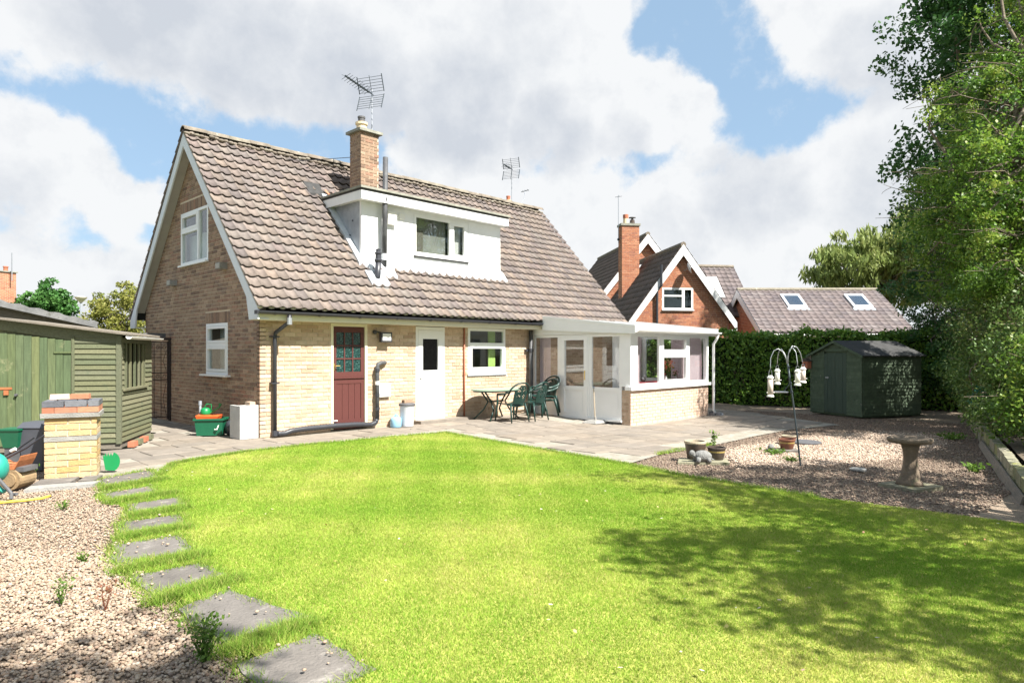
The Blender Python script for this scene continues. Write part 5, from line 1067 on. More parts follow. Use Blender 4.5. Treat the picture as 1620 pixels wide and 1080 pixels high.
bx = thing('green_caddy', 'small green caddy on a stand beside the grey bin', 'caddy', (-3.66, -.86, 0), FR); MB().hexa([(-.09, -.08, .30), (.09, -.08, .30), (.09, .08, .30), (-.09, .08, .30)], [(-.13, -.11, .52), (.13, -.11, .52), (.13, .11, .52), (-.13, .11, .52)]).build('body', 'recycle', bx); B('stand', 'lid_dark', bx, -.08, .08, -.07, .07, 0, .299); B('rim', 'recycle', bx, -.14, .14, -.12, .12, .521, .545)
MB().tube([(-4.5, -2.95, .0), (-4.15, -3.06, .012), (-3.95, -3.12, .012), (-3.80, -3.14, .014), (-3.72, -3.08, .016)], .013, 8).build('garden_hose', 'hose', None, smooth=True, label='yellow garden hose lying on the gravel by the barbecue', cat='hose')

# ================================================================ GRAVEL YARD THINGS
# bird feeder pole
PX_ = 9.4 / 1057
fx, fy = 4.20, -7.79; fz = g(fx, fy) - .02
fp = thing('bird_feeder_pole', 'leaning dark metal bird feeding pole with four hooked arms', 'feeder pole', (fx, fy, fz), FR)
def q(px, py, y=0): k_ = 1 + y / 9.4; return ((px - 1266) * PX_ * k_ + .433 * y, y, (735 - py) * PX_ * k_ + .02)
MB().tube([(0, 0, -.15), q(1266, 735), q(1261, 690), q(1255, 640), q(1250, 605), q(1246, 575)], .013, 8).build('pole', 'dark_steel', fp, smooth=True)
def arm(pts, y): 
    P_ = [q(a, b, y * i / (len(pts) - 1)) for i, (a, b) in enumerate(pts)]; return MB().tube(P_, .0055, 6).build('hook_arm', 'steel', fp, smooth=True)
arm([(1246, 578), (1243, 566), (1238, 556), (1231, 551), (1224, 554), (1219, 565), (1218.5, 578), (1219, 582)], -.06); arm([(1246, 577), (1242, 562), (1236, 553), (1233, 555), (1230, 567), (1229.5, 578)], .16)
arm([(1246, 578), (1245.5, 566), (1249, 552), (1254, 549), (1259, 556), (1261, 570), (1261.5, 577)], -.10); arm([(1246, 577), (1247, 560), (1253, 548), (1260, 550), (1266, 560), (1269, 573), (1270, 576)], .14)
MB().tube([q(1250, 606), q(1240, 619, .03)], .006, 6).build('tray_arm', 'dark_steel', fp); MB().lathe([(.02, 0), (.10, .006), (.105, .02), (.1, .02)], q(1235, 622, .03), 16).build('dish', 'alu', fp)
for a, b in ((1250, 606), (1252, 620), (1247, 580)): MB().ball(q(a, b), .022, .02, .02, 8, 6).build('clamp', 'dark_steel', fp)
rot = Matrix.Rotation(FR, 3, 'Z')
def feeder(label, px, y, top, bot, r, mat, hang):
    p = rot @ Vector(q(px, 735, y)); h = (bot - top) * PX_
    t = thing('bird_feeder', label, 'bird feeder', (fx + p.x, fy + p.y, fz + (735 - bot) * PX_ + .02), FR, 'hanging bird feeders')
    MB().lathe([(r, .02), (r, h - .03)], (0, 0, 0), 14).build('tube', mat, t, smooth=True); MB().lathe([(r * 1.35, 0), (r * 1.35, .012), (r * 1.05, .03)], (0, 0, 0), 14).build('base', 'off_white', t)
    MB().lathe([(r * 1.25, 0), (r * 1.25, .014), (r * .5, .04)], (0, 0, h - .035), 14).build('cap', 'off_white', t); MB().tube([(-r * .8, 0, h - .02), (-r * .5, 0, h + hang * .6), (0, 0, h + hang), (r * .5, 0, h + hang * .6), (r * .8, 0, h - .02)], .003, 4).build('wire', 'steel', t)
    for s in (-1, 1): MB().tube([(s * r, -.01, .06), (s * (r + .02), -.012, .06)], .005, 5).build('perch', 'off_white', t)
feeder('long mesh nut feeder hanging lowest from the feeder pole', 1218.5, -.06, 594, 627, .036, 'nut_mesh', .10); feeder('short white seed feeder behind the long nut feeder', 1229.5, .16, 584, 608.5, .032, 'clear_plastic', .06)
feeder('cream seed feeder hanging just beside the pole', 1261.5, -.10, 584, 609, .034, 'clear_plastic', .06); feeder('pale seed feeder furthest along from the nut feeder', 1270, .14, 581, 606, .034, 'nut_mesh', .05)
# bird bath
bx_, by_ = 3.50, -9.32; bz = g(bx_, by_)
t = thing('bird_bath_slab', 'mossy square slab under the bird bath', 'slab', (bx_, by_, bz - .03), FR + .5); MB().prism([(-.26, -.22, 0), (.25, -.24, 0), (.27, .22, 0), (-.24, .24, 0)], (0, 0, .045)).build('slab', 'mossy', t)
bb = thing('bird_bath', 'stone bird bath with a tree-trunk pedestal and lobed bowl', 'bird bath', (bx_, by_, bz + .015), FR)
MB().lathe([(.145, 0), (.14, .03), (.115, .07), (.095, .13), (.08, .2), (.072, .28), (.074, .36), (.085, .42), (.095, .47)], (0, 0, 0), 22, .07).build('pedestal', 'bath_stone', bb, smooth=True)
MB().lathe([(.09, 0), (.16, .015), (.225, .03), (.24, .055), (.235, .08), (.215, .085), (.17, .06), (.05, .045)], (0, 0, .465), 26, .022).build('bowl', 'bath_stone', bb, smooth=True)
# pots and stone animal
t = thing('pot_slab', 'thin mossy slab under the two glazed pots', 'slab', (3.42, -6.72, g(3.4, -6.7) - .02), FR); MB().prism([(-.42, -.2, 0), (.3, -.24, 0), (.38, .16, 0), (-.3, .2, 0)], (0, 0, .035)).build('slab', 'mossy', t)
def pot(label, x, y, r, h, mat, band=None, z=None):
    t = thing('flower_pot', label, 'pot', (x, y, (g(x, y) + .016) if z is None else z), 0, 'glazed flower pots'); MB().lathe([(r * .68, 0), (r * .74, .01), (r * .95, h * .8), (r * .96, h * .86)], (0, 0, 0), 24).build('body', mat, t, smooth=True)
    MB().lathe([(r, h * .86), (r * 1.03, h * .93), (r, h), (r * .88, h), (r * .84, h * .8), (.0001, h * .78)], (0, 0, 0), 24).build('rim', 'pot_rim' if not band else mat, t); MB().lathe([(r * .85, h * .8), (r * .85, h * .83), (.001, h * .84)], (0, 0, 0), 20).build('soil', 'earth', t)
    if band: MB().lathe([(r * .90, h * .60), (r * .935, h * .72)], (0, 0, 0), 24).build('band', 'pot_band', t)
pot('tall dark brown pot behind the stone tortoise', 3.44, -6.58, .155, .26, 'glaze'); pot('squat dark pot with an ochre band next to the tortoise', 3.60, -6.83, .13, .185, 'glaze', True)
pot('red-brown bowl pot standing behind the feeder pole', 5.80, -6.96, .135, .165, 'glaze_red', True); pot('shallow red-brown pot half hidden behind the bowl pot', 6.75, -6.62, .13, .12, 'glaze_red')
t = thing('pot_slab', 'grey slab under the red-brown bowl pot', 'slab', (5.72, -6.92, g(5.7, -6.9) - .024), FR); MB().prism([(-.28, -.16, 0), (.22, -.17, 0), (.25, .15, 0), (-.22, .14, 0)], (0, 0, .038)).build('slab', 'step', t)
t = thing('small_rock', 'round grey stone beside the red-brown bowl pot', 'stone', (5.55, -6.80, g(5.5, -6.8) + .012)); MB().ball((0, 0, .04), .07, .05, .05, 9, 6, .2, 2).build('stone', 'statue', t, smooth=True)
to = thing('stone_tortoise', 'weathered grey stone tortoise in front of the pots', 'statue', (3.28, -6.78, g(3.3, -6.8) + .014), FR)
bod = MB(); bod.ball((0, 0, .075), .13, .10, .085, 14, 9, .08, 3); bod.ball((-.155, -.02, .12), .045, .036, .045, 9, 7); bod.tube([(-.10, -.01, .07), (-.15, -.02, .11)], .032, 8)
for sx, sy in ((-.09, -.09), (.08, -.09), (-.09, .08), (.08, .08)): bod.tube([(sx * .7, sy * .7, .06), (sx, sy, .0)], [.035, .03], 8)
bod.tube([(.11, 0, .04), (.17, 0, .02)], [.02, .006], 6); bod.build('tortoise', 'statue', to, smooth=True)
t = thing('disc_stone', 'flat round pale stone lying in the dark gravel', 'stone', (4.36, -8.5, g(4.36, -8.5) - .005), FR); MB().lathe([(.10, 0), (.105, .02), (.09, .03)], (0, 0, 0), 14, .06).build('stone', 'concrete', t)
t = thing('drain_cover', 'round dark drain cover set in the pale gravel', 'cover', (7.1, -6.75, g(7.1, -6.75) - .01)); MB().lathe([(.30, 0), (.30, .018), (.27, .024)], (0, 0, 0), 24).build('cover', 'lid_dark', t)

# ---------------------------------------------------------------- dark shed by the hedge
S2 = thing('dark_green_shed', 'dark green apex garden shed in front of the hedge', 'shed', (12.57, -6.12, -.12), math.atan2(.906, .423))
FWD_, SDL, EH, RH = 1.64, 2.05, 1.58, 1.90
def zp(u): return EH + (RH - EH) * (1 - abs(u - FWD_ / 2) / (FWD_ / 2))
Pa = plane((0, 0, 0), (1, 0, 0), (0, 1, 0)); Pb_ = plane((0, 0, 0), (0, -1, 0), (-1, 0, 0))
fw_ = link('front_wall', None, S2); sw_ = link('side_wall', None, S2)
MB().prism([(.01, -.03, 0), (FWD_ - .01, -.03, 0), (FWD_ - .01, -.03, EH), (FWD_ / 2, -.03, RH), (.01, -.03, EH)], (0, -SDL + .06, 0)).build('shell', 'shed_dark', S2)
d0_, d1_ = .46, 1.18
z = .04
while z < RH - .03:
    zt = z + .085; ins = 0 if zt < EH else (zt - EH) / (RH - EH) * FWD_ / 2
    for a, b in cut(.03 + ins, FWD_ - .03 - ins, [(d0_, d1_, 0, 1.62)], z + .04):
        if b - a < .05: continue
        mb = MB(); mb.hexa([Pa(a, z, -.02), Pa(b, z, -.02), Pa(b, z, .026), Pa(a, z, .026)], [Pa(a, zt, -.02), Pa(b, zt, -.02), Pa(b, zt, .004), Pa(a, zt, .004)]); mb.build('board', 'shed_dark', fw_)
    z += .085
lap(Pb_, .03, SDL - .02, .04, EH - .02, .085, 'shed_dark', sw_)
dr = link('door', None, S2)
for i in range(6): MB().box(d0_ + .005 + i * .119, d0_ + .119 + i * .119, -.01, .014 + .003 * (i % 2), .06, 1.60).build('plank', 'shed_dark_door', dr)
MB().box(d1_ - .16, d1_ - .06, .018, .035, .95, .985).build('hasp', 'steel', dr)
for x in (0, FWD_ - .03): MB().box(x - .005, x + .035, -.03, .022, .02, EH).build('corner_trim', 'shed_dark', S2)
MB().prism([(-.09, .08, EH - .06), (FWD_ / 2, .08, RH + .005), (FWD_ / 2, -SDL - .08, RH + .005), (-.09, -SDL - .08, EH - .06)], (0, 0, .028)).build('roof_slope', 'felt', S2); MB().prism([(FWD_ + .09, .08, EH - .06), (FWD_ / 2 + .001, .08, RH + .005), (FWD_ / 2 + .001, -SDL - .08, RH + .005), (FWD_ + .09, -SDL - .08, EH - .06)], (0, 0, .028)).build('roof_slope', 'felt', S2)
for a, b in ((-.09, FWD_ / 2), (FWD_ + .09, FWD_ / 2)): MB().prism([(a, .083, EH - .10), (b, .083, RH - .035), (b, .083, RH + .03), (a, .083, EH - .035)], (0, .015, 0)).build('barge_board', 'shed_dark', S2)
p = Matrix.Rotation(math.atan2(.906, .423), 3, 'Z') @ Vector((FWD_ + .02, .10, 0))
bh = thing('bird_box', 'small brown bird box fixed to the dark shed corner', 'bird box', (12.57 + p.x, -6.12 + p.y, 1.08), math.atan2(.906, .423)); B('box', 'terracotta', bh, -.07, .12, -.06, .07, 0, .18); MB().prism([(-.10, -.08, .18), (.15, -.08, .18), (.025, -.08, .27)], (0, .18, 0)).build('roof', 'glaze', bh); MB().tube([(.03, .071, .10), (.03, .073, .10)], .025, 10).build('entrance', 'lid_dark', bh); B('backboard', 'timber', bh, -.05, .10, -.085, -.062, -.03, .33)

# ---------------------------------------------------------------- low block wall and bed
WA, WB = Vector((14.8, -7.95, 0)), Vector((1.6, -10.95, 0)); wd = (WB - WA).normalized(); wl = (WB - WA).length; ang = math.atan2(wd.y, wd.x)
lw = thing('low_wall', 'low mossy concrete block wall edging the shrub bed', 'wall', (WA.x, WA.y, -.14), ang)
rr = random.Random(3); x = 0; row = 0
for row in range(2):
    x = 0 if row == 0 else -.22
    while x < wl:
        L_ = .44; h_ = .15; o = MB().hexa([(0, 0, 0), (L_ - .012, 0, 0), (L_ - .012, -.12, 0), (0, -.12, 0)], [(.005, -.004, h_ - .01), (L_ - .02, -.004, h_ - .014), (L_ - .02, -.116, h_ - .01), (.005, -.116, h_ - .012)]).build('block', 'mossy', lw)
        o.location = (x, rr.uniform(-.012, .012), row * .152 + .0); o.rotation_euler = (0, 0, rr.uniform(-.02, .02)); x += L_
bed = []
for k_ in range(14): p = WA.lerp(WB, k_ / 13); bed.append((p.x, p.y))
nrm = Vector((wd.y, -wd.x, 0)); nrm = nrm if nrm.y < 0 else -nrm
bm_ = MB(); cols_ = 14
for k_ in range(cols_ + 1):
    p = WA.lerp(WB, k_ / cols_)
    for j in range(5): q_ = p + nrm * (.10 + j * 1.5); bm_.v.append((q_.x, q_.y, .08 + .05 * j + rr.uniform(-.03, .03)))
for k_ in range(cols_):
    for j in range(4): bm_.f.append((k_ * 5 + j, (k_ + 1) * 5 + j, (k_ + 1) * 5 + j + 1, k_ * 5 + j + 1))
bm_.build('shrub_bed', 'earth', None, kind='structure')
# boards leaning on the wall
t = thing('leaning_board', 'grey weathered board leaning along the low wall', 'board', (6.2, -9.80, -.12), ang); MB().hexa([(-2.6, -.09, 0), (2.9, -.09, 0), (2.9, -.06, 0), (-2.6, -.06, 0)], [(-2.6, -.05, .10), (2.9, -.05, .13), (2.9, -.03, .13), (-2.6, -.03, .10)]).build('board', 'timber', t)
# green garden netting in a loose roll
nt_ = thing('garden_netting', 'loose roll of green garden netting on the low wall', 'netting', (11.2, -8.72, .14), ang)
for i in range(12):
    y0 = -.2 + .05 * i; MB().tube([(-.9 + .05 * j, y0 * .6 + .05 * math.sin(j * .9 + i), .10 + .16 * math.sin(i / 11 * math.pi) + .02 * j + .03 * math.sin(j * 1.3)) for j in range(22)], .005, 4).build('strand', 'net', nt_)
for j in range(18): MB().tube([(-.85 + .06 * j, -.12 + .03 * i, .10 + .16 * math.sin(i / 11 * math.pi) + .025 * j) for i in range(12)], .005, 4).build('cross_strand', 'net', nt_)

# ================================================================ NEIGHBOURS
def house_block(root, org, ang, half, length, ze, zk, wall, tilem, name, over=.25, n_ind=0, cov=.30, gau=.30, front_bricks=True, holes=(), barge_='white_paint', bargew=.28):
    """gabled block: local x across, local y along the ridge (away), gable at y=0. All as parts of root."""
    blk = link(name, None, root); blk.location = org; blk.rotation_euler = (0, 0, ang)
    pitch = (zk - ze) / half
    Pn = plane((0, 0, 0), (1, 0, 0), (0, -1, 0))
    def sp(z):
        ins = 0 if z < ze - .05 else (z + .18 - ze) / pitch
        return cut(-half + ins, half - ins, holes, z) if half - ins > .1 else []
    wl_ = backing(Pn, 0, zk - .1, sp, .1, 'mortar', 'gable_wall', blk)
    if front_bricks: brickwork(Pn, (1, 0, 0), (0, -1, 0), courses(0, zk - .15, sp), wall, wl_, 0)
    MB().box(-half, -half + .1, .11, length, 0, ze).build('side_wall', wall, blk); MB().box(half - .1, half, .11, length, 0, ze).build('side_wall', wall, blk)
    MB().prism([(-half, length, 0), (half, length, 0), (half, length, ze), (0, length, zk - .1), (-half, length, ze)], (0, -.1, 0)).build('back_wall', wall, blk)
    rf = link('roof', None, blk)
    sl = math.hypot(half + over, (half + over) * pitch); nr = max(2, int(sl / gau)); gg = sl / nr; ncn = int((length + over * 2) / cov)
    for s in (-1, 1):
        e0 = Vector((s * (half + over), -over if s > 0 else length + over, ze - over * pitch + .05)); al = Vector((0, 1 if s > 0 else -1, 0)); up = Vector((-s * (half + over), 0, (half + over) * pitch))
        local_tiles(e0, al, up, ncn, nr, (length + 2 * over) / ncn, gg, rf, tilem)
        MB().prism([(s * (half + over), -over + .03, ze - over * pitch), (s * .0, -over + .03, zk), (0, length + over - .03, zk), (s * (half + over), length + over - .03, ze - over * pitch)], (0, 0, .02)).build('underlay', 'felt', rf)
        MB().prism([(s * (half + over + .02), -over - .01, ze - over * pitch + .02), (0, -over - .01, zk + .04), (0, -over - .01, zk - bargew * 1.35), (s * (half + over + .02), -over - .01, ze - over * pitch - bargew * 1.1)], (0, .03, 0)).build('barge_board', barge_, rf)
        MB().box(min(s * (half + over * .1), s * (half + over)), max(s * (half + over * .1), s * (half + over)), -over + .025, 0, ze - over * pitch - .32, ze - over * pitch - .26).build('box_end', barge_, rf)
    MB().tube([(0, -over, zk + .04), (0, length + over, zk + .04)], .11, 8).build('ridge', 'ridge', rf)
    return blk
def local_tiles(e0, al, up, nc, nr, cov, gau, parent, mat):
    up = up.normalized(); nrm = al.cross(up); 
    tm = tile_mesh(cov, gau + .05, .026, .022, 6); base = np.array(tm.v); Fb = np.array([f for f in tm.f if len(f) == 4]); X, Y, Zv = np.array(al), np.array(up), np.array(nrm); V = []
    for r in range(nr):
        for c in range(nc):
            p = np.array(e0) + X * (c * cov) + Y * (r * gau); V.append(p + base[:, :1] * X + base[:, 1:2] * Y + base[:, 2:3] * Zv)
    V = np.array(V); k = len(V); npmesh('tiling', V.reshape(-1, 3), (Fb[None] + (np.arange(k) * len(base))[:, None, None]).reshape(-1, 4), mat, parent, smooth=True, kind='stuff')
def dissolve(blk):
    m = Matrix.Translation(blk.location) @ blk.rotation_euler.to_matrix().to_4x4()
    for ch_ in list(blk.children): ml = ch_.matrix_basis.copy(); ch_.parent = blk.parent; ch_.matrix_basis = m @ ml
    bpy.data.objects.remove(blk)
NA = R(52.2 - 90)
D2 = Vector((math.cos(R(52.2)), math.sin(R(52.2)), 0)); E2 = Vector((D2.y, -D2.x, 0))
nb = thing('neighbour_house', 'red brick neighbour house with white bargeboards and a tall chimney', 'house')
wing = house_block(nb, (17.88, 1.95, 0), NA, 1.95, 5.6, 2.95, 5.62, 'red_brick', 'tile_dark', 'wing', .22, holes=[(-.78, .48, 3.15, 4.0)])
w_ = window(plane((0, 0, 0), (1, 0, 0), (0, -1, 0)), -.78, .48, 3.15, 4.0, wing, [(-.70, .02, 3.22, 3.66), (-.70, .02, 3.72, 3.93), (.13, .41, 3.22, 3.93)], sill=.02, fw=.07); bar(plane((0, 0, 0), (1, 0, 0), (0, -1, 0)), w_, 'white', .02, .13, 3.22, 3.93, -.049, .018); bar(plane((0, 0, 0), (1, 0, 0), (0, -1, 0)), w_, 'white', -.70, .019, 3.66, 3.72, -.048, .018)
MB().box(-.9, .6, .8, .82, 3.0, 4.2).build('room_back', 'room_dark', wing)
o = MB().tube([(-.92, -.30, 4.85), (-.92, -.30, 4.05), (-1.02, -.10, 3.86), (-1.02, -.09, 2.2)], .05, 8).build('soil_pipe', 'black_plastic', wing)
o = MB().lathe([(.02, 0), (.12, .02), (.2, .06), (.2, .07), (.1, .03)], (0, 0, 0), 16).build('satellite_dish', 'lead_pale', wing); o.location = (.12, -.34, 4.72); o.rotation_euler = (R(70), 0, R(75)); MB().tube([(0, 0, 0), (0, 0, .24)], .012, 6).build('dish_arm', 'lead_pale', o); MB().tube([(.1, -.02, 4.66), (.1, -.3, 4.7)], .015, 6).build('dish_bracket', 'lead', wing)
main = house_block(nb, tuple(Vector((17.88, 1.95, 0)) + D2 * 5.3 + E2 * .45), NA, 3.1, 8, 3.05, 6.95, 'red_brick', 'tile_dark', 'main_block', .25)
cross = house_block(nb, tuple(Vector((17.88, 1.95, 0)) + D2 * 10.0 + E2 * 6.9), NA + math.pi / 2, 2.4, 6.5, 3.5, 6.15, 'red_brick', 'tile_clean', 'cross_block', .2, front_bricks=False)
o = MB().hexa([(-2.1, 1.3, 4.3), (-2.1, 2.3, 4.3), (-1.1, 2.3, 5.45), (-1.1, 1.3, 5.45)], [(-2.14, 1.3, 4.34), (-2.14, 2.3, 4.34), (-1.14, 2.3, 5.5), (-1.14, 1.3, 5.5)]).build('open_roof_light', 'white', cross)
for b_ in (wing, main, cross): dissolve(b_)
cpos = Vector((17.88, 1.95, 0)) + D2 * 3.6 - E2 * .95
chn = link('chimney', None, nb); chn.location = tuple(cpos); chn.rotation_euler = (0, 0, NA)
B('stack_core', 'mortar', chn, -.38, .38, -.26, .26, 3.2, 7.02)
for o_, u, n_, ln in (((-.39, -.26, 0), (1, 0, 0), (0, -1, 0), .78), ((-.38, -.26, 0), (0, 1, 0), (-1, 0, 0), .52), ((.38, -.26, 0), (0, 1, 0), (1, 0, 0), .52), ((-.39, .26, 0), (1, 0, 0), (0, 1, 0), .78)):
    brickwork(plane(o_, u, n_), u, n_, courses(3.2, 7.02, lambda z: [(0, ln)]), 'red_brick', chn, 0, .009, .02)
B('cap', 'mortar_cap', chn, -.44, .44, -.31, .31, 7.02, 7.12); pt = MB().lathe([(.12, 0), (.11, .26)], (-.14, 0, 7.12), 12).build('pot', 'buff_pot', chn); MB().lathe([(.12, 0), (.125, .16), (.1, .17)], (-.14, 0, 7.38), 12).build('pot_top', 'terracotta', chn); pt = MB().lathe([(.12, 0), (.10, .2)], (.16, 0, 7.12), 12).build('pot', 'glaze', chn); MB().lathe([(.05, 0), (.05, .08), (.16, .09), (.14, .12)], (.16, 0, 7.32), 12).build('cowl', 'lid_dark', chn)
MB().prism([(-.42, .27, 4.0), (.60, .27, 5.4), (.68, .27, 5.4), (-.30, .27, 4.0)], (0, .02, 0)).build('flashing', 'lead_pale', chn)
t = thing('tv_aerial', 'thin aerial mast strapped to the red brick neighbour chimney', 'aerial', tuple(cpos - E2 * .47 + Vector((0, 0, 6.3)))); MB().tube([(0, 0, 0), (0, 0, 2.1)], .016, 6).build('mast', 'alu', t); MB().tube([(-.12, .1, 2.0), (.12, -.1, 2.05)], .01, 5).build('boom', 'dark_steel', t); MB().tube([(-.06, -.1, 2.03), (.06, .1, 2.03)], .008, 5).build('element', 'dark_steel', t); MB().ball((0, 0, .15), .06).build('bracket', 'dark_steel', t)
# bungalow with roof lights
bg = thing('bungalow', 'low bungalow with a brown tiled roof and two roof lights beyond the hedge', 'house')
BA = R(-45.5)     # ridge direction (along the picture), gable end faces left
bk = house_block(bg, (27.1, 3.85, 0), BA - math.pi / 2, 3.05, 6.7, 2.52, 4.62, 'red_brick', 'tile_clean', 'main_block', .22)
# roof lights on the camera-facing slope (local x > 0 side)
pz = (4.62 - 2.52) / 3.05; sgn = 1 if (Matrix.Rotation(BA - math.pi / 2, 3, 'Z') @ Vector((1, 0, 0))).dot(FW) < 0 else -1
for yy in (1.75, 4.95):
    def rp(a, b, h): return (sgn * a, b, 4.62 - a * pz + h)
    x0, x1 = .55, 1.55
    f_ = MB().hexa([rp(x0, yy, .05), rp(x1, yy, .05), rp(x1, yy + .95, .05), rp(x0, yy + .95, .05)], [rp(x0, yy, .16), rp(x1, yy, .16), rp(x1, yy + .95, .16), rp(x0, yy + .95, .16)]).build('roof_light', 'lead_pale', bk)
    MB().hexa([rp(x0 + .13, yy + .12, .161), rp(x1 - .13, yy + .12, .161), rp(x1 - .13, yy + .83, .161), rp(x0 + .13, yy + .83, .161)], [rp(x0 + .13, yy + .12, .17), rp(x1 - .13, yy + .12, .17), rp(x1 - .13, yy + .83, .17), rp(x0 + .13, yy + .83, .17)]).build('pane', 'glass_sky', f_)
    MB().hexa([rp(x1, yy - .06, .06), rp(x1 + .12, yy - .06, .06), rp(x1 + .12, yy + 1.01, .06), rp(x1, yy + 1.01, .06)], [rp(x1, yy - .06, .10), rp(x1 + .12, yy - .06, .08), rp(x1 + .12, yy + 1.01, .08), rp(x1, yy + 1.01, .10)]).build('flashing', 'lead', f_)
MB().tube([(sgn * 3.32, .3, 2.27), (sgn * 3.32, 7.3, 2.27)], .07, 8).build('gutter', 'white', bk)
dissolve(bk)
# far left house: chimney and verge showing over the garage
fh = thing('distant_house', 'distant red brick chimney and white verge above the garage roof', 'house', (-.9, 36.5, 0), R(15))
chimney(2.2, -1.0, 1.0, .7, 3.0, 6.1, fh, 'red_brick', [(2.8, -.7, .12, .3, 'terracotta', None)])
MB().prism([(-5, -1.5, 0), (2.0, -1.5, 0), (2.0, -1.5, 4.0), (-1.5, -1.5, 7), (-5, -1.5, 4)], (0, 6, 0)).build('wall', 'red_brick', fh); MB().prism([(2.45, -1.8, 3.6), (-1.5, -1.8, 7.3), (-1.5, -1.8, 7.0), (2.3, -1.8, 3.3)], (0, 6.6, 0)).build('roof', 'tile_dark', fh); MB().prism([(2.46, -1.9, 3.65), (-1.5, -1.9, 7.4), (-1.5, -1.9, 7.0), (2.3, -1.9, 3.3)], (0, .09, 0)).build('verge', 'white_paint', fh)
MB().tube([(2.85, -1.3, 5.6), (2.85, -1.3, 7.2)], .03, 6).build('mast', 'alu', fh)
sl = thing('street_lamp', 'street lamp with a pale bowl head beyond the garage', 'street lamp', (4.03, 29.16, 0)); MB().tube([(0, 0, 0), (0, 0, 4.1)], [.07, .045], 8).build('post', 'lead', sl); MB().lathe([(.07, 0), (.1, .06), (.26, .22), (.30, .28), (.28, .30)], (0, 0, 4.08), 16).build('bowl', 'white_tube', sl); MB().lathe([(.3, 0), (.1, .06), (.02, .07)], (0, 0, 4.385), 16).build('cap', 'lead', sl)

# ================================================================ VEGETATION
def kites(P, A, Bv, s, el):
    """one four-cornered leaf per point"""
    s = s[:, None]
    return np.stack([P - A * s * el, P + Bv * s * .42 + A * s * .1, P + A * s * el, P - Bv * s * .42 + A * s * .1], 1).reshape(-1, 3)
def unit(v): return v / np.maximum(np.linalg.norm(v, axis=1, keepdims=True), 1e-9)
def leaf_cloud(centres, radii, n_per, size, seed, el=.62, droop=.0, flat=.5, core=(0, 0, 0)):
    r = np.random.default_rng(seed); k = len(centres); n = k * n_per
    idx = np.repeat(np.arange(k), n_per); d = unit(r.normal(0, 1, (n, 3))); rad = r.random(n) ** .45
    P = centres[idx] + d * (radii[idx] * rad)[:, None] * np.array([1, 1, .72])
    A = unit(r.normal(0, 1, (n, 3)) + np.array([0, 0, -droop])); up = unit(r.normal(0, 1, (n, 3)) * (1 - flat) + np.array([0, 0, 1]) * flat)
    Bv = unit(np.cross(A, up)); s = size * r.uniform(.55, 1.25, n)
    ti = np.clip(np.repeat(r.random(k), n_per) * .55 + r.random(n) * .45, 0, 1)
    return kites(P, A, Bv, s, el), np.arange(4 * n).reshape(n, 4), np.repeat(ti, 4)
def crown_centres(ells, n, seed, shell=.45):
    r = np.random.default_rng(seed); out = []; w = np.array([e[3] * e[4] * e[5] for e in ells]) ** .75; w = w / w.sum()
    for e, f in zip(ells, w):
        k = max(3, int(n * f)); d = unit(r.normal(0, 1, (k, 3))); q = (shell + (1 - shell) * r.random(k) ** .6)
        lump = 1 + .16 * np.sin(d[:, 0] * 5 + e[0]) * np.cos(d[:, 1] * 4 + e[1]) + .10 * np.sin(d[:, 2] * 7)
        out.append(np.array(e[:3]) + d * (q * lump)[:, None] * np.array(e[3:6]))
    return np.concatenate(out)
def branch_to(mb, a, b, r0, r1, rr, bend=.18, seg=5, n=6):
    a, b = Vector(a), Vector(b); L_ = (b - a).length; off = Vector((rr.uniform(-1, 1), rr.uniform(-1, 1), rr.uniform(-.3, .8))) * L_ * bend; pts = []
    for i in range(seg + 1):
        t = i / seg; pts.append(a.lerp(b, t) + off * math.sin(math.pi * t) + Vector((rr.uniform(-1, 1), rr.uniform(-1, 1), rr.uniform(-1, 1))) * L_ * .03 * (0 < i < seg))
    mb.tube(pts, [r0 + (r1 - r0) * i / seg for i in range(seg + 1)], n, caps=False); return pts
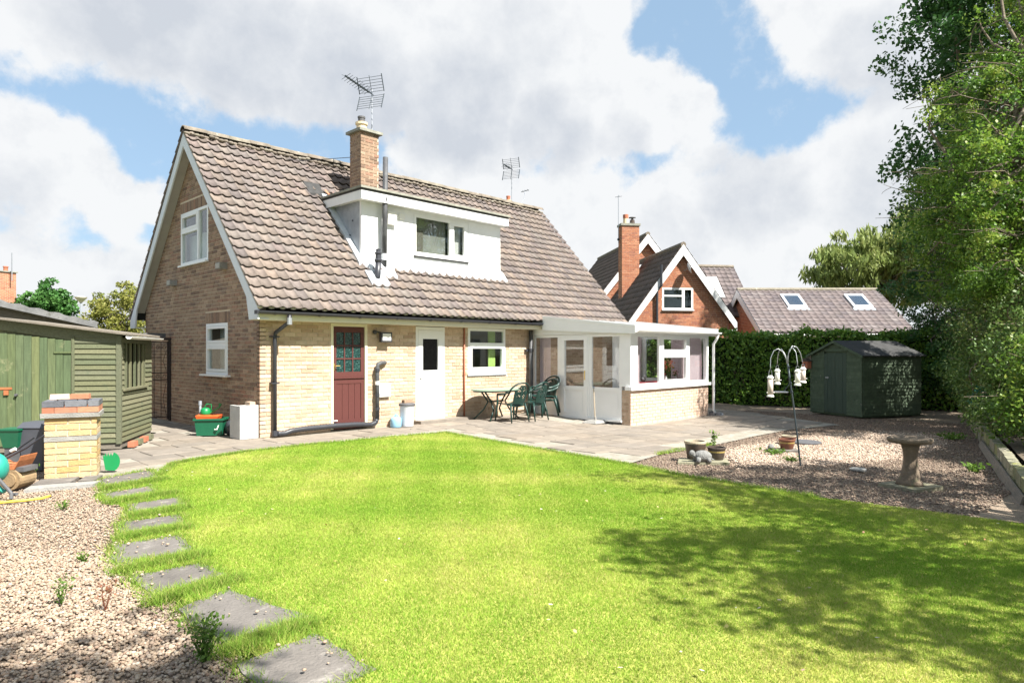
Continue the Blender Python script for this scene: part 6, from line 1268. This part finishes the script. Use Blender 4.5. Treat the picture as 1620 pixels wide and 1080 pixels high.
def tree(name, label, cat, base, ells, n_cl, n_per, size, leafmat, seed, trunk_r=.14, cl_r=(.28, .55), limbs=14, twigs=0, group=None, el=.62, droop=0, shell=.45, top=None, reach=(.15, .6)):
    rr = random.Random(seed); t = thing(name, label, cat, base, 0, group); b = Vector(base)
    cen = crown_centres([(e[0] - b.x, e[1] - b.y, e[2] - b.z, *e[3:]) for e in ells], n_cl, seed, shell)
    mb = MB(); tz = top or max(c[2] for c in cen) * .62
    main_ = [Vector((0, 0, -.2)), Vector((rr.uniform(-.1, .1), rr.uniform(-.1, .1), tz * .4)), Vector((rr.uniform(-.25, .25), rr.uniform(-.25, .25), tz * .75)), Vector((rr.uniform(-.4, .4), rr.uniform(-.4, .4), tz))]
    mb.tube(main_, [trunk_r, trunk_r * .8, trunk_r * .55, trunk_r * .3], 9)
    pick = [Vector(cen[rr.randrange(len(cen))]) for _ in range(limbs)]
    for p in pick:
        t0 = rr.uniform(.3, .95); i = min(2, int(t0 * 3)); st = main_[i].lerp(main_[i + 1], t0 * 3 - i)
        pts = branch_to(mb, st, p, trunk_r * .38 * (1.1 - t0 * .6), .012, rr)
        for _ in range(3):
            q_ = pts[rr.randrange(2, len(pts))]; c = Vector(cen[rr.randrange(len(cen))]); e_ = q_ + (c - q_).normalized() * min((c - q_).length, rr.uniform(.4, 1.1)); branch_to(mb, q_, e_, .016, .005, rr, .2, 4, 4)
    for _ in range(twigs):           # bare lichened twigs poking out of the crown
        c = Vector(cen[rr.randrange(len(cen))]); o_ = Vector((0, 0, c.z)); d = (c - o_); d = d.normalized() if d.length > .1 else Vector((0, 1, 0)); e_ = c + d * rr.uniform(*reach) + Vector((0, 0, rr.uniform(-.15, .3))); pts = branch_to(mb, c - d * .8, e_, .014, .004, rr, .2, 5, 4)
        for _ in range(3): q_ = pts[rr.randrange(1, 5)]; branch_to(mb, q_, q_ + Vector((rr.uniform(-1, 1), rr.uniform(-1, 1), rr.uniform(-.4, .8))).normalized() * rr.uniform(.12, .4), .006, .003, rr, .15, 3, 4)
    mb.build('trunk', 'bark', t, smooth=True, fix=False)
    r = np.random.default_rng(seed + 5); V, F, ti = leaf_cloud(cen, r.uniform(cl_r[0], cl_r[1], len(cen)), n_per, size, seed + 9, el, droop)
    npmesh('crown', V, F, leafmat, t, ti, kind='stuff'); return t
# boundary trees (behind the low wall) -------------------------------------------------
tree('sycamore_tree', 'tall dark sycamore behind the hawthorn and shed', 'tree', (17.2, -8.4, .0), [(17.2, -8.3, 9.4, 3.0, 2.6, 3.6), (16.8, -8.0, 6.2, 2.6, 2.2, 2.2), (18.2, -8.8, 12.6, 2.3, 2.2, 2.0), (16.2, -8.2, 11.2, 1.6, 1.5, 1.4)], 380, 110, .12, 'leaf_dark', 31, .28, (.35, .70), 26, 10)
tree('hawthorn_tree', 'light green hawthorn with orange lichened twigs overhanging the low wall', 'tree', (11.6, -9.9, .1), [(12.2, -9.3, 6.0, 2.0, 1.7, 2.3), (10.5, -9.5, 4.2, 1.9, 1.5, 1.8), (11.9, -8.9, 3.9, 1.9, 1.5, 1.7), (13.4, -9.6, 8.4, 1.5, 1.3, 1.5), (12.9, -7.9, 4.9, 1.3, .9, .9), (13.9, -9.8, 10.4, 1.6, 1.4, 1.7)], 640, 135, .062, 'leaf', 41, .20, (.18, .50), 60, 230, reach=(.3, 1.2))
# shrubs along the wall -----------------------------------------------------------------
shr = [(15.8, -8.4, 2.2, 1.6, 1.2, 2.0, 'leaf_dark', 'dark evergreen shrub crowding the end of the shed'), (14.2, -8.75, 2.0, 1.4, 1.0, 1.8, 'leaf_mid', 'tangled shrub beside the dark evergreen at the shed'), (12.5, -9.1, 1.8, 1.4, 1.0, 1.7, 'leaf_mid', 'tangled shrub behind the roll of green netting'),
       (10.8, -9.55, 1.6, 1.3, .9, 1.5, 'leaf_mid', 'mid green shrub at the foot of the lichened hawthorn'), (9.1, -10.0, 1.35, 1.1, .75, 1.2, 'leaf_mid', 'mid green shrub spilling over the mossy wall'), (7.5, -10.5, 1.1, 1.0, .7, .9, 'leaf', 'light green shrub on the open end of the bed'), (17.2, -7.2, 2.8, 1.8, 1.4, 2.6, 'leaf_dark', 'large dark shrub between the shed and hedge end')]
for i, (x, y, z, a, b, c, mt, lb) in enumerate(shr):
    tree('shrub', lb, 'shrub', (x, y, .05), [(x, y, z, a, b, c), (x - .3, y + .35, z * .55, a * .8, b * .7, c * .5)], 150, 120, .05 if mt != 'leaf_dark' else .07, mt, 60 + i, .06, (.2, .4), 16, 14, 'shrubs behind the low wall', shell=.55)
# trees standing further along the boundary, whose shade falls on lawn and gravel
tree('hawthorn_tree', 'leafy hawthorn shading the near half of the lawn', 'tree', (2.6, -13.2, .0), [(2.6, -13.1, 5.0, 1.9, 1.7, 2.1), (1.3, -13.4, 4.2, 1.4, 1.2, 1.5)], 150, 46, .085, 'leaf', 91, .16, (.25, .5), 20, 10)
tree('hawthorn_tree', 'small hawthorn shading the lawn corner by the last stepping stone', 'tree', (.0, -14.0, .0), [(.0, -14.0, 4.6, 1.4, 1.3, 1.6)], 90, 55, .085, 'leaf', 95, .13, (.25, .5), 14, 8)
tree('hawthorn_tree', 'thin hawthorn shading the gravel by the stepping stones', 'tree', (-3.6, -14.2, .0), [(-4.2, -13.1, 6.2, 1.0, .9, .8), (-5.2, -12.7, 5.9, .8, .6, .5)], 60, 40, .085, 'leaf', 98, .12, (.2, .42), 10, 6, top=5.2)
tree('hawthorn_tree', 'bushy hawthorn shading the bird bath gravel', 'tree', (4.6, -12.0, .0), [(4.3, -12.0, 3.7, 1.3, 1.2, 1.5)], 90, 50, .08, 'leaf', 99, .13, (.25, .45), 14, 6)
# background trees ------------------------------------------------------------------------
tree('willow_tree', 'pale weeping willow behind the bungalow roof', 'tree', (40.5, 1.4, 0), [(40.0, 2.2, 6.4, 3.0, 3.0, 2.6), (42.0, -1.2, 7.4, 3.4, 3.2, 3.0)], 260, 90, .16, 'leaf_willow', 71, .4, (.5, .9), 16, 0, el=1.5, droop=2.2)
tree('broadleaf_tree', 'dark broadleaf tree between the willow and the sycamore', 'tree', (39, -6.5, 0), [(39, -6.2, 6.2, 3.4, 3.2, 4.2), (37, -8.8, 5.4, 3.0, 3, 3.8)], 260, 80, .2, 'leaf_mid', 73, .35, (.5, .95), 14, 0)
tree('conifer_tree', 'rounded dark green fir beyond the garage', 'tree', (4.06, 36.3, 0), [(3.9, 36.3, 3.6, 1.6, 1.6, 2.2), (3.9, 36.3, 2.4, 1.9, 1.9, 1.6)], 420, 90, .16, 'leaf_fir', 81, .2, (.25, .45), 8, 0, shell=.15)
tree('yellow_green_tree', 'yellow-green bush between the street lamp and the gable', 'tree', (3.9, 22.5, 0), [(4.0, 22.6, 3.2, 1.2, 1.2, 1.6), (3.2, 22.2, 2.6, .9, .9, 1.2), (4.7, 23.4, 3.0, .9, 1, 1.5), (5.4, 22.0, 2.2, 1, 1, 1.2)], 170, 90, .10, 'leaf_yellow', 83, .14, (.22, .45), 14, 14)
# hedge -----------------------------------------------------------------------------------
HA, HB = Vector((13.3, 2.2, 0)), Vector((17.6, -8.2, 0)); hd = (HB - HA).normalized(); hl = (HB - HA).length; hn = Vector((hd.y, -hd.x, 0)); hn = hn if hn.x < 0 else -hn
he = thing('hedge', 'tall clipped green hedge behind the dark shed', 'hedge', (HA.x, HA.y, -.12))
r = np.random.default_rng(5); n = 26000; u = r.random(n) * hl; face = r.random(n); HT = 2.2
zt = HT * .985 + .07 * np.sin(u * 2.1) + .05 * np.sin(u * 5.3)
z = np.where(face < .68, r.random(n) * zt, zt + r.normal(0, .05, n) + (r.random(n) < .12) * r.random(n) * .14); d = np.where(face < .68, .45 + r.normal(0, .07, n) + .05 * np.sin(u * 3.1 + z * 4), r.uniform(-.5, .5, n))
P = np.array(hd)[None] * u[:, None] + np.array(hn)[None] * d[:, None] + np.array([0, 0, 1.])[None] * z[:, None]
A = unit(r.normal(0, 1, (n, 3))); upv_ = unit(r.normal(0, .8, (n, 3)) + np.where(face[:, None] < .68, np.array(hn)[None], np.array([[0, 0, 1.]]))); Bv = unit(np.cross(A, upv_))
npmesh('foliage', kites(P, A, Bv, .085 * r.uniform(.6, 1.25, n), .6), np.arange(4 * n).reshape(n, 4), 'leaf_hedge', he, np.repeat(r.random(n), 4), kind='stuff')
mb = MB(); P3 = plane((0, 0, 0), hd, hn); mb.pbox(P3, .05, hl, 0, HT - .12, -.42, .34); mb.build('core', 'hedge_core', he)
mb = MB(); rr = random.Random(9)
for i in range(60): u0 = rr.uniform(.1, hl - .1); mb.tube([P3(u0, 0, .30), P3(u0 + rr.uniform(-.1, .1), .5, .40), P3(u0 + rr.uniform(-.2, .2), 1.1, .42)], [.02, .015, .006], 5)
mb.build('stems', 'bark', he, kind='stuff')

# ================================================================ LAWN GRASS
def grass(name, N_, poly, dens, hgt, wid, mat, seed, label, cat, zoff=-.012, excl=(), patch=True):
    r = np.random.default_rng(seed); xs = [p[0] for p in poly]; ys = [p[1] for p in poly]
    x = r.uniform(min(xs), max(xs), N_); y = r.uniform(min(ys), max(ys), N_); m = inside(x, y, poly)
    for e in excl: m &= ~inside(x, y, e)
    dist = np.hypot(x - CAM[0], y - CAM[1]); m &= r.random(N_) < dens(dist)
    dep = (x - CAM[0]) * FW.x + (y - CAM[1]) * FW.y; lat = (x - CAM[0]) * RT.x + (y - CAM[1]) * RT.y; m &= (dep > 1.2) & (np.abs(lat) < dep * .82 + 1.0)
    x, y, dist = x[m], y[m], dist[m]; n = len(x); z = gn(x, y) + zoff
    pn = .5 + .22 * np.sin(x * 1.7 + y * .9 + 1.3 * np.sin(y * 1.1)) + .18 * np.sin(x * .8 - y * 2.3 + 2 * np.sin(x * .7)) + .14 * np.sin(x * 4.1 + y * 3.3) + .10 * np.sin(x * 9.3 - y * 7.7)
    ti = np.clip(-.0 + .60 * pn + r.normal(0, .17, n) + (r.random(n) < .10) * .35, 0, 1)
    sc = 1 + np.clip(dist - 4, 0, 20) * .10; a = r.uniform(0, 2 * np.pi, n); h = hgt * r.uniform(.45, 1.2, n) * (1 + (sc - 1) * .25); w = wid * r.uniform(.7, 1.3, n) * sc
    lean = r.normal(0, .55, (n, 2)) * h[:, None]; B0 = np.stack([x - np.cos(a) * w, y - np.sin(a) * w, z], 1); B1 = np.stack([x + np.cos(a) * w, y + np.sin(a) * w, z], 1); T = np.stack([x + lean[:, 0], y + lean[:, 1], z + h], 1)
    return npmesh(name, np.stack([B0, B1, T], 1).reshape(-1, 3), np.arange(3 * n).reshape(n, 3), mat, None, np.repeat(ti, 3), label=label, cat=cat, kind='stuff')
grass('grass', 1900000, LAWN, lambda d: np.clip(1.15 - (d - 3) * .08, .34, 1),   .019, .0022, 'grass', 11, 'short mown sunlit lawn grass with paler dry patches', 'grass', excl=STONES)
# longer tufts along the lawn edge and between the stepping stones
def tufts(name, spots, n_each, hgt, mat, seed, label, spread=(.25, .05), cat='grass'):
    r = np.random.default_rng(seed); X, Y = [], []
    for (x0, y0, x1, y1) in spots:
        t = r.random(n_each); X.append(x0 + (x1 - x0) * t + r.normal(0, spread[1], n_each)); Y.append(y0 + (y1 - y0) * t + r.normal(0, spread[1], n_each))
    x = np.concatenate(X); y = np.concatenate(Y); n = len(x); z = gn(x, y) - .015; h = hgt * r.uniform(.4, 1.25, n); a = r.uniform(0, 6.28, n); w = .0028 * (1 + np.clip(np.hypot(x - CAM[0], y - CAM[1]) - 4, 0, 9) * .1); ln = r.normal(0, .6, (n, 2)) * h[:, None]
    B0 = np.stack([x - np.cos(a) * w, y - np.sin(a) * w, z], 1); B1 = np.stack([x + np.cos(a) * w, y + np.sin(a) * w, z], 1); T = np.stack([x + ln[:, 0], y + ln[:, 1], z + h], 1)
    return npmesh(name, np.stack([B0, B1, T], 1).reshape(-1, 3), np.arange(3 * n).reshape(n, 3), mat, None, np.repeat(np.clip(r.normal(.35, .2, n), 0, 1), 3), label=label, cat=cat, kind='stuff')
gaps = [(-3.2, -3.0, -2.5, -2.85), (-3.35, -3.78, -2.7, -3.76), (-3.42, -4.58, -2.9, -4.58), (-3.68, -5.30, -3.15, -5.33), (-3.95, -6.2, -3.35, -6.24), (-3.98, -7.0, -3.4, -6.95), (-3.95, -8.0, -3.45, -7.98)]
tufts('grass_tufts', gaps, 2600, .06, 'tuft', 3, 'longer grass growing between the stepping stones', spread=(0, .045))
edge = [(LAWN[i][0], LAWN[i][1], LAWN[i + 1][0], LAWN[i + 1][1]) for i in range(0, 5)] + [(LAWN[i][0], LAWN[i][1], LAWN[i + 1][0], LAWN[i + 1][1]) for i in range(19, 23)] + [(.5, -1.38, 2.93, -1.6)]
tufts('edge_grass', edge, 1400, .05, 'tuft', 4, 'longer ragged grass along the lawn edge by the patio', spread=(0, .03))
# dry leaves and petals lying on the lawn: too many and small to pick out
r = np.random.default_rng(77); n = 170; x = r.uniform(-3, 2.2, n); y = r.uniform(-10.5, -2, n); m = inside(x, y, LAWN); x, y = x[m], y[m]; n = len(x)
P = np.stack([x, y, gn(x, y) + .03], 1); A = unit(np.stack([r.normal(0, 1, n), r.normal(0, 1, n), r.normal(0, .2, n)], 1)); Bv = unit(np.cross(A, np.tile([0, .2, 1.], (n, 1))))
npmesh('fallen_leaves', kites(P, A, Bv, .022 * r.uniform(.5, 1.5, n), .6), np.arange(4 * n).reshape(n, 4), 'leaf_litter', None, np.repeat(r.random(n), 4), label='scattered dry leaves lying on the lawn', cat='leaves', kind='stuff')

# ================================================================ GRAVEL STONES
ico = bmesh.new(); bmesh.ops.create_icosphere(ico, subdivisions=1, radius=1); IV = np.array([v.co[:] for v in ico.verts]); IF = np.array([[v.index for v in f.verts] for f in ico.faces]); ico.free()
OV = np.array([(1, 0, 0), (-.9, .1, 0), (0, 1, .1), (.1, -1, 0), (0, 0, .8), (0, 0, -.7)], float); OF = np.array([(0, 2, 4), (2, 1, 4), (1, 3, 4), (3, 0, 4), (2, 0, 5), (1, 2, 5), (3, 1, 5), (0, 3, 5)])
def gravel(name, N_, box, poly, size, mat, seed, label, excl=(), fine=True, near=None, zoff=-.03, pale=None):
    r = np.random.default_rng(seed); x = r.uniform(box[0], box[1], N_); y = r.uniform(box[2], box[3], N_); m = inside(x, y, poly)
    for e in excl: m &= ~inside(x, y, e)
    dep = (x - CAM[0]) * FW.x + (y - CAM[1]) * FW.y; lat = (x - CAM[0]) * RT.x + (y - CAM[1]) * RT.y; m &= (dep > 1.5) & (np.abs(lat) < dep * .80 + .6)
    if near: m &= (dep < near[1]) & (dep >= near[0])
    if pale is not None: m &= pale(x, y, r)
    x, y = x[m], y[m]; n = len(x); bv, bf = (IV, IF) if fine else (OV, OF)
    s = size * r.uniform(.5, 1.3, n); sx = s[:, None] * r.uniform(.75, 1.3, (n, 3)) * np.array([1, 1, .68]); a = r.uniform(0, 6.28, n); ca, sa = np.cos(a)[:, None], np.sin(a)[:, None]
    L_ = bv[None] * sx[:, None, :] * (1 + r.uniform(-.16, .16, (n, len(bv), 1))); V = np.stack([L_[..., 0] * ca - L_[..., 1] * sa + x[:, None], L_[..., 0] * sa + L_[..., 1] * ca + y[:, None], L_[..., 2] + (gn(x, y) + zoff + s * .35 + r.uniform(0, .012, n))[:, None]], 2)
    F = (bf[None] + (np.arange(n) * len(bv))[:, None, None]).reshape(-1, 3)
    return npmesh(name, V.reshape(-1, 3), F, mat, None, np.repeat(r.random(n), len(bv)), smooth=fine, label=label, cat='gravel', kind='stuff')
gl_ex = STONES + [[(-3.58, -1.95), (-3.03, -2.13), (-2.88, -1.65), (-3.4, -1.45)]]
gravel('gravel', 82000, (-6.2, -3.0, -9.8, -4.0), GRAV_L, .0100, 'pebble', 1, 'warm grey pebble gravel beside the stepping stones', gl_ex + [LAWN], True, (0, 5.2))
gravel('gravel', 80000, (-6.5, -2.4, -8.5, -.8), GRAV_L, .0125, 'pebble', 2, 'warm grey pebble gravel round the barbecue and mower', gl_ex + [LAWN, PATIO], False, (5.2, 12))
def sun_patch_in(x, y, r): return (((x - 6.9) / 3.2) ** 2 + ((y + 7.3 + .12 * (x - 6)) / 1.15) ** 2 + r.normal(0, .18, len(x))) < 1  # pebbles in this ellipse carry the sunlit patch in their colour
def patch_out(x, y, r): return ~sun_patch_in(x, y, r)
gravel('gravel', 75000, (2.0, 13, -10.2, -3), GRAV_R, .015, 'litter_pebble', 3, 'brown gravel with leaf litter round the bird bath and shed', [LAWN, PATIO], False, (4, 30), zoff=-.036)
gravel('gravel', 60000, (2.2, 10.5, -9, -5.5), GRAV_R, .0145, 'sunlit_pebble', 4, 'clean pale gravel round the glazed pots', [LAWN, PATIO], False, (4, 30), zoff=-.034, pale=sun_patch_in)
gravel('stray_pebbles', 9000, (-4.0, -2.4, -8.8, -2.0), [(-4.05, -8.8), (-3.35, -8.8), (-3.0, -4.0), (-2.4, -2.0), (-3.1, -2.0), (-3.9, -5.5)], .010, 'pebble', 8, 'stray pebbles kicked over the stepping stones', [], True, (0, 9), zoff=.0, pale=lambda x, y, r: (r.random(len(x)) < .05) & np.any([inside(x, y, q__) for q__ in STONES], axis=0))
_rs = np.random.default_rng(6); _ed = []
for q_ in STONES:
    for a in range(4): _ed.append((*q_[a], *q_[(a + 1) % 4]))
tufts('stone_edge_grass', _ed, 330, .042, 'tuft', 16, 'grass creeping over the stepping stone edges', spread=(0, .035))
# weeds --------------------------------------------------------------------------------------
def weed(label, x, y, n, h, sp, mat, seed, name='weed', size=.02):
    t = thing(name, label, 'weed', (x, y, g(x, y) - .02)); rr = random.Random(seed); mb = MB()
    for i in range(max(4, n // 12)): mb.tube([(0, 0, 0), (rr.uniform(-sp, sp) * .6, rr.uniform(-sp, sp) * .6, h * .6), (rr.uniform(-sp, sp), rr.uniform(-sp, sp), h * rr.uniform(.7, 1.1))], [.003, .002, .001], 4)
    mb.build('stems', mat, t, fix=False); r = np.random.default_rng(seed); zz = r.random(n) ** .8 * h; P = np.stack([r.normal(0, sp * .5, n) * (.4 + zz / h), r.normal(0, sp * .5, n) * (.4 + zz / h), zz + .015], 1); A = unit(r.normal(0, 1, (n, 3)) + np.array([0, 0, .3])); Bv = unit(np.cross(A, r.normal(0, 1, (n, 3))))
    npmesh('leaves', kites(P, A, Bv, size * r.uniform(.5, 1.3, n), .75), np.arange(4 * n).reshape(n, 4), mat, t, np.repeat(r.random(n), 4))
weed('bushy green weed growing beside the last stepping stone', -4.06, -8.02, 330, .22, .085, 'weed', 1, size=.018); weed('thin red-tipped weed in the pebbles', -4.2, -6.9, 70, .16, .05, 'weed_red', 3, size=.014); weed('green and red weed growing in the open pebbles', -4.36, -6.6, 120, .15, .06, 'weed', 4, size=.014)
weed('low green weed by the broad chipped stepping stone', -4.05, -5.75, 60, .05, .05, 'weed', 5, size=.018); weed('low grass weed in the pebbles near the hose', -3.75, -3.75, 90, .07, .07, 'weed', 6, size=.018); weed('tall yellow-green weed at the patio edge', 5.2, -5.95, 60, .28, .07, 'weed', 7, size=.04); weed('low yellow-green weed in the pale gravel beside the bowl pot', 5.2, -7.0, 140, .07, .16, 'weed', 8, size=.035); weed('ivy clump at the left side of the barbecue', -3.72, -1.95, 160, .22, .09, 'weed', 9, size=.035); weed('flat green weed at the foot of the feeder pole', 4.6, -7.5, 90, .05, .14, 'weed', 10, size=.03); weed('green weed clump below the low wall', 5.6, -9.6, 90, .1, .14, 'weed', 11, size=.045); weed('green weed patch in front of the tangled shrub', 9.5, -8.6, 150, .10, .3, 'weed', 12, size=.045)
tufts('joint_grass', [(3.6, -5.85, 4.6, -5.75), (4.9, -5.75, 5.6, -5.7)], 500, .05, 'tuft', 14, 'grass sprouting along the patio edge by the pots', spread=(0, .04))
